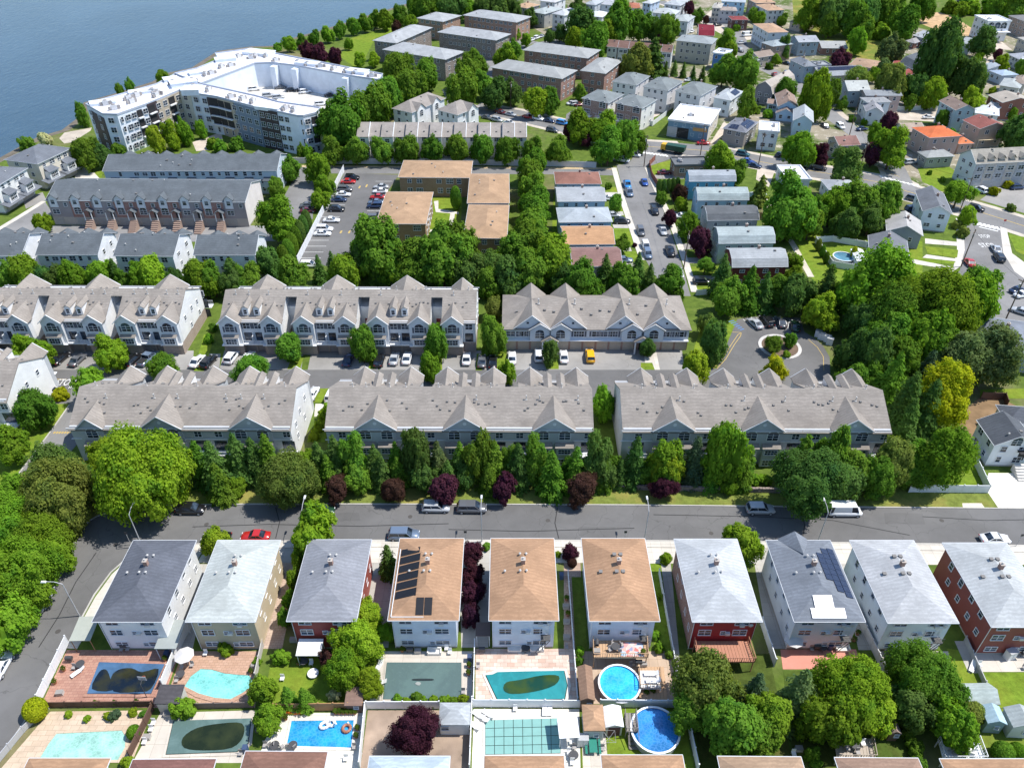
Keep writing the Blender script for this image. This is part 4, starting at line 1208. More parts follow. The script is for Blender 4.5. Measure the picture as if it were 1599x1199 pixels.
# row of lower townhouses with double front gables and a continuous line of garage doors
def gable_row():
    h, rise = 5.4, 3.3
    ctr, rz, W, D = frame((784, 514), (1080, 513), (1070, 450), h)
    D = 14.5
    p = at(784, 514, h); ctr = Vector((ctr.x, p.y + D / 2, 0))
    o = thing('townhouse_row', 'low townhouse row with four double gables above tan garages and a yellow car', 'townhouses', ctr, 0, 'rows of grey roofed townhouses')
    w, d = W - .8, D - .8
    sid = siding((.66, .7, .74)); rm = shingle(TROOF); br = brick((.34, .17, .13))
    b = MB(); b.box((0, 0, 3.95), (w, d, 2.7)); b.build('wall', sid, o)
    b = MB(); b.box((0, 0, 1.3), (w + .02, d + .02, 2.6)); b.build('lower_wall', br, o)
    rf = roof_mesh('hip', W, D, h, rise, .4).build('roof', rm, o)
    gx = [at(830, 480, 8.6).x - ctr.x, at(887, 480, 8.6).x - ctr.x, at(973, 480, 8.6).x - ctr.x, at(1032, 480, 8.6).x - ctr.x]
    tb = MB()
    for k, cx in enumerate(gx):
        s0 = 1 if k % 2 == 0 else -1
        for (px_, hw, pk, yb, yf) in ((cx, 3.9, 8.9, 0, -6.9), (cx + s0 * 1.7, 2.4, 7.2, -3.5, -7.5)):
            rb, wb, gt = MB(), MB(), MB()
            for s in (-1, 1):
                q = [(px_, yf - .3, pk), (px_, yb, pk), (px_ + s * hw, -5.2 if hw > 3 else -6.9, h - .05 + (.3 if hw > 3 else 0)), (px_ + s * hw, yf - .3, h - .05 + (.3 if hw > 3 else 0))]
                rb.slab(q[::-1] if s < 0 else q, .15)
                gt.bar((px_, yf - .32, pk - .08), (px_ + s * hw, yf - .32, h + .15), .1, 4)
            wb.face([(px_ - hw + .2, yf, h - .1), (px_ + hw - .2, yf, h - .1), (px_, yf, pk - .2)])
            if hw < 3: wb.box((px_, -7.2, 3.95), (4.2, .6, 2.7))
            gg = rb.build('gable_roof', rm, o); gt.build('trim', TRIM, gg); wb.build('gable_wall', sid, o)
        rb, wb = MB(), MB()
        window(o, (cx + s0 * 1.7, -7.5, 4.1), 0, 1.9, 1.3, 'arch'); window(o, (cx - s0 * .9, -6.9, 6.9), 0, .6, .6, 'plain')
        window(o, (cx - s0 * 2.3, -d / 2, 4.1), 0, 2.2, 1.4); shutters(o, cx - s0 * 2.3, -d / 2, 4.1, 2.3, 1.4)
        # matching rear gable
        for s in (-1, 1):
            q = [(cx, 7.5, 8.5), (cx, 0, 8.5), (cx + s * 3.4, 5.0, h + .1), (cx + s * 3.4, 7.5, h + .1)]
            rb.slab(q if s < 0 else q[::-1], .15)
        wb.face([(cx + 3.2, 7.2, h), (cx - 3.2, 7.2, h), (cx, 7.2, 8.3)])
        rb.build('gable_roof', rm, o); wb.build('gable_wall', sid, o)
    for x in (-w / 2 + 1.5, -w / 2 + 4.4, 0, 1.6, w / 2 - 2.0, w / 2 - 5.0):
        window(o, (x, -d / 2, 4.1), 0, 1.9, 1.3); shutters(o, x, -d / 2, 4.1, 2.0, 1.3)
    n = 14
    tan = plain((.46, .4, .33), .6)
    for k in range(n):
        x = -w / 2 + w * (k + .5) / n
        if k in (3, 10):
            panel(o, 'door', (x, -d / 2 - .02, 1.1), 0, 1.1, 2.1, DARK)
            bb = MB()
            for s in (-1, 1):
                q = [(x, -d / 2 - 1.8, 4.3), (x, -d / 2 - .02, 4.3), (x + s * 1.9, -d / 2 - .02, 3.1), (x + s * 1.9, -d / 2 - 1.8, 3.1)]
                bb.slab(q[::-1] if s < 0 else q, .12)
            po = bb.build('porch', rm, o)
            bb = MB(); bb.face([(x - 1.8, -d / 2 - 1.7, 3.05), (x + 1.8, -d / 2 - 1.7, 3.05), (x, -d / 2 - 1.7, 4.2)])
            for s in (-1, 1): bb.box((x + s * 1.6, -d / 2 - 1.6, 1.5), (.3, .3, 3.0))
            bb.build('post', TRIM, po)
        else:
            panel(o, 'garage_door', (x, -d / 2 - .02, 1.1), 0, 2.4, 2.15, tan)
    tb.box((0, -d / 2 - .35, 2.68), (w, .75, .14))
    for k in range(18):
        x = -W * .42 + W * .84 * k / 17; y = rng.uniform(-4.5, -1.5)
        inst('vent', small('box_vent'), rf, (x, y, roof_z('hip', W, D, h, rise, x, y)))
    for k in range(4): inst('flue', small('flue'), rf, (gx[k] + 1.5, -1.2, h + rise - .5))
    tb.build('ledge', TRIM, o)
gable_row()

# ------------------------------------------------------------------ buildings made of several wings
def mat_of(o): return Matrix.Translation(o.location) @ Matrix.Rotation(o.rotation_euler.z, 4, 'Z')
def merge(main, *others):
    inv = mat_of(main).inverted()
    for w_ in others:
        m = inv @ mat_of(w_)
        for c in list(w_.children):
            c.parent = main
            c.matrix_local = m @ mat_of(c) @ Matrix.Diagonal((*c.scale, 1))
        bpy.data.objects.remove(w_)
    return main
GREYR, RED = (.36, .375, .385), (.27, .11, .085)
def apts(label, wings, wall, roofc, h=9.0, rise=2.0, **kw):
    hs = [house(label, *q, h, rise, 'hip', wall, roofc, ov=.6, wins='auto', name='apartment_block', cat='apartments', chimney=False, vents=2, cols=None, side_cols=3, ww=1.5, wh=1.4, found=False, **kw) for q in wings]
    return merge(hs[0], *hs[1:])
BG, BR = brick((.17, .14, .13)), brick((.29, .115, .085))
apts('three storey brick apartments with grey hip roof farthest up by the river', [((650, 28), (691, 34), (719, 24)), ((722, 23.5), (806, 35), (831, 26))], brick((.34, .16, .09)), GREYR)
apts('grey brick apartment building with three wings beside the riverside lawn', [((581, 63), (618, 67.5), (650, 40)), ((682, 50), (774, 63), (802, 53.5)), ((596.6, 77), (695, 93), (727, 80.6))], BG, GREYR)
apts('red brick apartment building with grey hip roofs among trees, top centre', [((815.5, 78), (917, 91), (949, 79)), ((765, 105), (877, 123), (905, 110)), ((905.5, 110), (945, 115), (983, 96))], BR, (.33, .34, .335))
TB = brick((.33, .2, .12), (.3, .22, .15))
hs = [house('brown brick apartment court with tan roofs beside the parking lot', *q, 6.2, 1.3, 'hip', TB, (.4, .265, .165), ov=.35, name='apartment_block', cat='apartments', chimney=False, vents=4, found=False, ww=1.5, wh=1.5, side_cols=5)
      for q in (((621, 276.5), (734, 277.5), (739, 251)), ((586, 349), (665, 349.5), (675, 299.5)), ((729, 317), (795, 317), (795, 271)), ((722.5, 371), (791, 372), (795, 320)))]
merge(*hs)

# ------------------------------------------------------------------ white riverside apartment complex
def complex_():
    H = 13.0
    o = thing('apartment_complex', 'long white four storey apartment complex by the river with parking deck', 'apartments', at(330, 190), 0)
    inv = mat_of(o).inverted()
    L = lambda p, z: inv @ at(*p, z)
    deck = 4.5
    RFM = membrane((.8, .8, .83)); WM = siding((.74, .79, .86)); BRN, TANM, GRY = siding((.06, .045, .05)), siding((.46, .4, .32)), siding((.2, .25, .33))
    wings = [  # roof outline pixels
        [(134, 164), (160.6, 179.4), (182.5, 180), (228, 164), (279.5, 142.5), (314, 132.5), (273, 117), (245, 132.5)],
        [(279.5, 142.5), (298, 146.6), (339, 153), (403, 170), (433, 176), (464, 182.6), (473, 183), (494, 178), (500, 170), (436, 161), (398, 151), (314, 132.5)],
        [(273, 117), (314, 132.5), (397, 101), (426, 100), (459, 104), (555, 121.6), (592, 127), (597, 118), (392, 78), (336, 85.6), (342, 95), (307.6, 109)]]
    for k, pts in enumerate(wings):
        P = [L(p, H) for p in pts]
        b = MB(); b.prism([(p.x, p.y) for p in P], 0, H - .05 + k * .12)
        b.build('wing', WM, o)
        b = MB(); n = len(P)
        a = sum(P[i].x * P[(i+1) % n].y - P[(i+1) % n].x * P[i].y for i in range(n))
        if a < 0: P = P[::-1]
        b.prism([(p.x, p.y) for p in P], H + k * .12, H + .1 + k * .12)
        rf = b.build('roof', RFM, o)
        b = MB()
        for i in range(n):
            p, q = P[i], P[(i + 1) % n]; d = (q - p); l = d.length; m = (p + q) / 2
            b.box((m.x, m.y, H + .3 + k * .12), (l, .3, .6), math.atan2(d.y, d.x))
        b.build('parapet', plain((.4, .44, .52)), o)
    # parking deck inside
    P = [L(p, deck) for p in ((330, 150), (395, 128), (460, 128), (590, 146), (556, 166), (505, 180), (436, 170), (398, 162))]
    b = MB(); b.prism([(p.x, p.y) for p in P], 0, deck); b.build('deck', concrete((.62, .59, .54), 5), o)
    b = MB(); p = L((450, 158), deck + 4); b.box((p.x, p.y, deck + 2), (9, 6, 4)); p = L((540, 130), deck + 4); b2 = MB(); b2.box((p.x, p.y, deck + 3), (12, 5, 6)); b2.build('stair_tower', WM, o)
    b.build('stair_tower', WM, o)
    # coloured facade panels, balconies and windows on the walls in view
    def facade(a, c, cols, panels=()):
        A, C = L(a, H), L(c, H); d = C - A; l = d.length; rz = math.atan2(d.y, d.x); u = d / l; nrm = Vector((u.y, -u.x, 0))
        for (s0, s1, m, z0, z1) in panels:
            mid = A + u * l * (s0 + s1) / 2 + nrm * .12
            b = MB(); b.box((mid.x, mid.y, (z0 + z1) / 2), (l * (s1 - s0), .3, z1 - z0), rz); b.build('facade_panel', m, o)
        for i, kind in enumerate(cols):
            p = A + u * l * (i + .5) / len(cols)
            if kind == '.': continue
            for f in range(4):
                z = 1.9 + f * 3.15
                q = p + nrm * .3
                if kind == 'b' and f > 0:
                    b = MB(); b.box((q.x, q.y, z - 1.4), (l / len(cols) * .95, 1.6, .3), rz); bal = b.build('balcony', TRIM, o)
                    panel(o, 'glass_door', (q.x, q.y, z), rz, l / len(cols) * .9, 2.3, DARK, .05)
                else:
                    window(o, (q.x, q.y, z), rz, 1.9 if kind == 'w' else .9, 1.7, 'double' if kind == 'w' else 'sash')
    facade((134, 164), (160.6, 179.4), 'ww', [(.25, 1, BRN, 0, 12)])
    facade((160.6, 179.4), (182.5, 180), '.w.')
    facade((182.5, 180), (228, 164), 'swwbw', [(.8, .99, BRN, 0, 6.5)])
    facade((228, 164), (279.5, 142.5), 'bwwbw', [(.0, .28, BRN, 0, 13.2), (.28, .99, TANM, 0, 13)])
    facade((279.5, 142.5), (298, 146.6), 'w', [(.05, .95, siding((.6, .6, .55)), 0, 13)])
    facade((298, 146.6), (339, 153), 'wwb', [(.6, .99, BRN, 5, 12.8)])
    facade((339, 153), (403, 170), 'bbwwww', [(.0, .4, TANM, 0, 13), (.42, .99, GRY, 0, 12.9)])
    facade((403, 170), (433, 176), 'www', [(.02, .98, BRN, 0, 13.3)])
    facade((433, 176), (473, 183), 'ww.w')
    facade((473, 183), (494, 178), 'wb')
    for (x, y, sx, sy, hh, rz) in ((286, 131, 9, 6, 1.6, .5), (312, 114, 8, 4, 1.2, .5), (352, 94, 8, 4, 1.4, .4), (266, 124, 5, 4, 1.0, .5), (404, 84, 12, 6, 1.4, -.3), (300, 143, 6, 6, 1.8, .1), (480, 100, 9, 4, 1.2, -.35), (558, 113, 8, 4, 1.3, -.35), (225, 143, 10, 4, 1.0, .5), (420, 168, 9, 4, 1.0, -.35), (160, 160, 8, 4, .9, .5)):
        p = L((x, y), H + .5); b = MB(); b.box((p.x, p.y, H + hh / 2), (sx, sy, hh), rz); b.box((p.x, p.y, H + hh + .08), (sx + .3, sy + .3, .16), rz); b.build('roof_block', WM, o)
    for (x, y) in ((428, 101), (461, 105), (540, 119)):
        p = L((x, y), H); b = MB(); b.box((p.x, p.y - 1.2, H / 2), (2.2, 2.6, H - .3), -.3); b.build('buttress', WM, o)
    R = random.Random(3)
    for (x, y) in ((165, 163), (200, 155), (178, 170), (205, 160), (213, 150), (238, 144), (245, 147), (243, 150), (270, 131), (300, 128), (320, 118), (330, 116), (345, 106), (360, 104), (372, 90), (392, 92), (398, 89), (415, 89), (430, 96), (465, 99), (480, 102), (500, 105), (520, 109), (540, 113), (556, 115), (580, 120), (325, 142), (360, 153), (378, 156), (394, 160), (445, 171), (458, 173), (302, 138)):
        p = L((x, y), H + .3)
        inst('air_conditioner', small('hvac'), o, (p.x, p.y, H + .2), R.uniform(0, 1.5), scale=(1.6, 1.5, 1.7))
complex_()

# ------------------------------------------------------------------ grey roofed townhouses at the left
DK = (.118, .135, .15)
for k, (nl, nr, rg) in enumerate([((-50, 399), (32, 399), (0, 364)), ((54, 398), (152, 397), (100, 364)), ((176, 399), (270, 400), (230, 365)), ((301, 398), (398, 398), (350, 366))]):
    o = house('grey roofed townhouse block with white end wall, %s from left above the tree row' % ORD[k], nl, nr, rg, 8.0, 2.8, 'gx', (.74, .76, .79), DK, ridge=True, ov=.3, chimney=False, vents=6, name='townhouse_row', cat='townhouses', group='grey blocks above the tree row', cols=6)
    W, D, h, rise, w, d = o['_dims']
    for s in (-.3, .05, .36):
        b = MB()
        for q in (-1, 1): b.slab([(s * W, D / 2 + .4, h + 1.3), (s * W, 2.0, h + 1.3), (s * W + q * 2.4, D / 2 - .6, h), (s * W + q * 2.4, D / 2 + .4, h)][::-q], .12)
        b.build('gable_roof', shingle(DK), o)
def brick_row():
    h, rise = 7.4, 2.6
    lab = 'long brick and grey townhouse row with nine porches and stairs'
    o = house(lab, (70, 312.5), (382, 315.5), (240, 282.5), h, rise, 'gx', (.72, .66, .64), DK, ridge=True, ov=.25, chimney=False, vents=8, wins=None, name='townhouse_row', cat='townhouses')
    W, D, h, rise, w, d = o['_dims']
    n = 9; uw = w / n; rm = shingle(DK)
    bm, gm, garage = brick((.3, .095, .075)), siding((.3, .27, .28)), plain((.36, .34, .32))
    for k in range(n):
        cx = -w / 2 + uw * (k + .5)
        isb = k in (1, 3, 4, 5, 7)
        fm = bm if isb else gm
        b = MB(); b.box((cx, -d / 2 - .06, 4.9), (uw - .06, .12, 4.9)); b.build('facade_panel', fm, o)
        b = MB(); b.box((cx, -d / 2 - .05, 1.25), (uw - .06, .1, 2.4)); b.build('lower_wall', plain((.42, .37, .33)), o)
        gx = cx - uw * .22
        b = MB(); b.prism([(gx - 1.1, -d / 2 - .3), (gx + 1.1, -d / 2 - .3), (gx + 1.1, -d / 2), (gx - 1.1, -d / 2)], 5.4, 8.1)
        b.face([(gx - 1.1, -d / 2 - .3, 8.1), (gx + 1.1, -d / 2 - .3, 8.1), (gx, -d / 2 - .3, 9.1)]); b.build('dormer', siding((.66, .68, .72)), o)
        b = MB()
        for s in (-1, 1):
            q = [(gx, -d / 2 - .6, 9.3), (gx, -d / 2 + 2.4, 9.3), (gx + s * 1.4, -d / 2 + .8, 8.0), (gx + s * 1.4, -d / 2 - .6, 8.0)]
            b.slab(q[::-1] if s < 0 else q, .12)
        b.build('dormer_roof', rm, o)
        window(o, (gx, -d / 2 - .3, 7.0), 0, 1.1, 1.3); window(o, (cx + uw * .3, -d / 2 - .12, 6.2), 0, .9, 1.1)
        window(o, (gx, -d / 2 - .14, 4.1), 0, 1.9, 1.3, 'arch' if isb else 'double')
        panel(o, 'garage_door', (gx, -d / 2 - .1, 1.15), 0, 2.5, 2.1, garage)
        if 0 < k < 8:
            px_ = cx + uw * .32
            b = MB()
            for s in (-1, 1):
                q = [(px_, -d / 2 - 2.0, 5.5), (px_, -d / 2, 5.5), (px_ + s * 1.3, -d / 2, 4.7), (px_ + s * 1.3, -d / 2 - 2.0, 4.7)]
                b.slab(q[::-1] if s < 0 else q, .12)
            po = b.build('porch_roof', rm, o)
            b = MB()
            for s in (-1, 1): b.box((px_ + s * 1.0, -d / 2 - 1.8, 3.5), (.2, .2, 2.4))
            b.build('post', TRIM, po)
            panel(o, 'door', (px_, -d / 2 - .12, 3.5), 0, 1.0, 2.1, DARK)
            b = MB()
            for j in range(7): b.box((px_ + .3, -d / 2 - 5.0 + j * .5, .18 + j * .18), (1.9, .5, .36 + j * .36))
            b.build('steps', plain((.36, .26, .21)), o)
brick_row()
o = house('plain grey townhouse row with long dark roof below the white complex', (159, 267), (432, 266), (300, 240), 7.5, 2.6, 'gx', (.5, .58, .66), DK, ridge=True, ov=.25, chimney=False, vents=14, name='townhouse_row', cat='townhouses', cols=18)
W, D, h, rise, w, d = o['_dims']
for k in range(9):
    x = -w / 2 + w * (k + .5) / 9
    b = MB(); b.slab([(x - 1.6, -d / 2 - 1.2, 4.6), (x + 1.6, -d / 2 - 1.2, 4.6), (x + 1.3, -d / 2, 5.4), (x - 1.3, -d / 2, 5.4)], .12); b.build('bay_roof', shingle(DK), o)
    b = MB(); b.box((x, -d / 2 - .5, 3.4), (2.8, 1.0, 2.2)); b.build('bay_wall', siding((.6, .66, .72)), o)
    b = MB()
    for q in (-1, 1): b.slab([(x, D / 2 + .4, h + 1.1), (x, 2.2, h + 1.1), (x + q * 2.0, D / 2 - .6, h), (x + q * 2.0, D / 2 + .4, h)][::-q], .12)
    b.build('gable_roof', shingle(DK), o)
for (lab, nl, nr, p3, wc) in (('pale townhouse pair with grey roof and bay porches nearest the river path', (58, 256), (111, 231), (12, 246), (.66, .6, .5)), ('pale townhouse pair with grey roof cut by the left edge', (-8, 292), (43, 262), (-30, 262), (.72, .72, .7))):
    o = house(lab, nl, nr, p3, 8.2, 2.4, 'hip', wc, (.16, .175, .2), ov=.4, chimney=False, vents=3, name='townhouse_pair', cat='townhouses', cols=4, side_cols=2, ww=1.4)
    W, D, h, rise, w, d = o['_dims']
    for s in (-.27, .27):
        b = MB(); b.box((s * w, -d / 2 - .9, 3.9), (3.6, 1.8, 2.6)); bo = b.build('bay_window', siding((.76, .76, .76)), o)
        b = MB(); b.slab([(s * w - 2.1, -d / 2 - 2.2, 5.2), (s * w + 2.1, -d / 2 - 2.2, 5.2), (s * w + 1.6, -d / 2, 6.2), (s * w - 1.6, -d / 2, 6.2)], .15); b.build('bay_roof', shingle((.16, .175, .2)), o)
        window(o, (s * w, -d / 2 - 1.8, 4.0), 0, 2.6, 1.5)
        panel(o, 'garage_door', (s * w, -d / 2 - .1, 1.2), 0, 4.6, 2.1, plain((.45, .42, .38)))
        b = MB(); b.slab([(s * w - 4, -d / 2 - 2.6, 2.5), (s * w + 4, -d / 2 - 2.6, 2.5), (s * w + 4, -d / 2, 3.2), (s * w - 4, -d / 2, 3.2)], .12); b.build('porch_roof', shingle((.16, .175, .2)), o)

# ------------------------------------------------------------------ white stepped row behind the wall, and two white houses behind it
def stepped_row():
    h = 8.2
    a, c = at(556, 213, h), at(822, 214, h)
    o = thing('townhouse_row', 'white stepped townhouse row behind the line of round trees', 'townhouses', (a + c) / 2 - Vector((0, 0, h)), math.atan2(c.y - a.y, c.x - a.x))
    L = (c - a).length; n = 14; uw = L / n
    wm, rm = siding((.74, .73, .71)), shingle((.32, .29, .265))
    for k in range(n):
        cx = -L / 2 + uw * (k + .5); off = 1.5 if k % 2 else 0; hz = h - (.5 if k % 2 else 0)
        b = MB(); y0 = off
        P = [(y0, 0), (y0 + 12, 0), (y0 + 12, hz), (y0 + 6, hz + 2.6), (y0, hz)]
        A = [(cx - uw / 2 + .02, y, z) for y, z in P]; B = [(cx + uw / 2 - .02, y, z) for y, z in P]
        b.face(A[::-1]); b.face(B)
        for i in range(5): j = (i + 1) % 5; b.face([A[i], A[j], B[j], B[i]])
        b.build('wall', wm, o)
        b = MB(); b.slab([(cx - uw / 2, y0 - .35, hz), (cx + uw / 2, y0 - .35, hz), (cx + uw / 2, y0 + 6, hz + 2.75), (cx - uw / 2, y0 + 6, hz + 2.75)], .15)
        b.slab([(cx + uw / 2, y0 + 12.3, hz), (cx - uw / 2, y0 + 12.3, hz), (cx - uw / 2, y0 + 6, hz + 2.75), (cx + uw / 2, y0 + 6, hz + 2.75)], .15)
        rf = b.build('roof', rm, o)
        b = MB(); b.bar((cx + uw / 2, y0 - .3, hz + .05), (cx + uw / 2, y0 + 6, hz + 2.8), .12, 4); b.build('gutter', TRIM, rf)
        inst('vent', small('box_vent'), rf, (cx, y0 + 2, hz + 1.0))
        for z in (1.6, 4.3, 6.9): window(o, (cx, y0, z), 0, 1.4, 1.2)
    return o
stepped_row()
WROOF = (.31, .28, .255)
for lab, q, gx in (('white house with arched gables and brown roof, left of the pair by the avenue', ((611, 169), (642.5, 176), (692, 152.5)), (0.2, -.25)), ('white house with brown roof, right of the pair by the avenue', ((681, 171), (714, 179.5), (746, 165)), (0.15,))):
    o = house(lab, *q, 8.0, 2.6, 'hip', (.74, .75, .77), WROOF, chimney=False, vents=2)
    W, D, h, rise, w, d = o['_dims']
    for s in gx:
        y = s * D
        b = MB()
        for e in (-1, 1):
            q = [(w / 2 + 1.0, y, h + 2.2), (0, y, h + 2.2), (w / 2 - 2, y + e * 2.6, h), (w / 2 + 1.0, y + e * 2.6, h)]
            b.slab(q if e < 0 else q[::-1], .14)
        b.build('gable_roof', shingle(WROOF), o)
        b = MB(); b.box((w / 2 + .35, y, h / 2), (.7, 4.6, h)); b.face([(w / 2 + .7, y - 2.3, h), (w / 2 + .7, y + 2.3, h), (w / 2 + .7, y, h + 2.0)]); b.build('gable_wall', siding((.78, .78, .78)), o)
        window(o, (w / 2 + .7, y, 6.4), math.pi / 2, 1.8, 1.4, 'arch'); window(o, (w / 2 + .7, y, 3.0), math.pi / 2, 1.8, 1.4)

# ------------------------------------------------------------------ small houses along the side street
B1, B2, B3 = (.3, .46, .62), (.55, .62, .7), (.2, .45, .6)
for a in [
 ('small house with red brown hip roof, first on left of the side street', (867, 287), (939, 287), (938, 268), 5.5, 1.6, 'hip', (.6, .65, .7), (.26, .13, .1), False),
 ('small pale blue house with grey white roof beside the hedge of trees', (870, 314.5), (946, 313.7), (900, 293.5), 5.5, 1.8, 'gx', (.5, .62, .76), (.36, .38, .4), True),
 ('small blue house with pale hip roof, third on left of side street', (872.5, 347), (956, 346), (910, 323.5), 5.5, 1.7, 'hip', (.3, .47, .66), (.38, .42, .45), False),
 ('small house with orange tan roof, fourth on left of side street', (879, 381.5), (960, 381), (920, 356.6), 5.5, 1.8, 'gx', (.42, .52, .58), (.46, .27, .15), True),
 ('small house with dull maroon roof half hidden by trees', (893, 416), (972, 415), (930, 390), 5.5, 1.8, 'gx', (.4, .4, .42), (.25, .15, .135), True),
 ('bright blue house with grey roof, farthest right of the side street', (1076, 283), (1149, 282.5), (1105, 265), 6.0, 2.2, 'gamx', (.13, .4, .6), (.34, .37, .4), True),
 ('pale blue house with green grey gambrel roof, second right of side street', (1089, 312.5), (1169, 312), (1125, 292), 6.0, 2.4, 'gamx', (.42, .58, .72), (.34, .4, .4), True),
 ('grey house with dark roof, third right of the side street', (1104, 344), (1185, 343), (1140, 322), 6.0, 2.2, 'gamx', (.45, .45, .48), (.13, .14, .15), True),
 ('pale green house with white grey rounded roof, fourth right of side street', (1122, 380), (1210, 379), (1158, 354.5), 6.0, 2.6, 'gamx', (.4, .5, .5), (.36, .415, .42), True),
 ('maroon house with white grey gambrel roof, nearest on right of side street', (1143, 417), (1230, 416), (1178, 389), 6.0, 2.6, 'gamx', (.16, .035, .04), (.36, .38, .395), True)]:
    house(a[0], a[1], a[2], a[3], a[4], a[5], a[6], a[7], a[8], ridge=a[9], ov=.3, cols=4, vents=1, chimney=(.05, .12), dmax=12, ww=.9, wh=1.0)
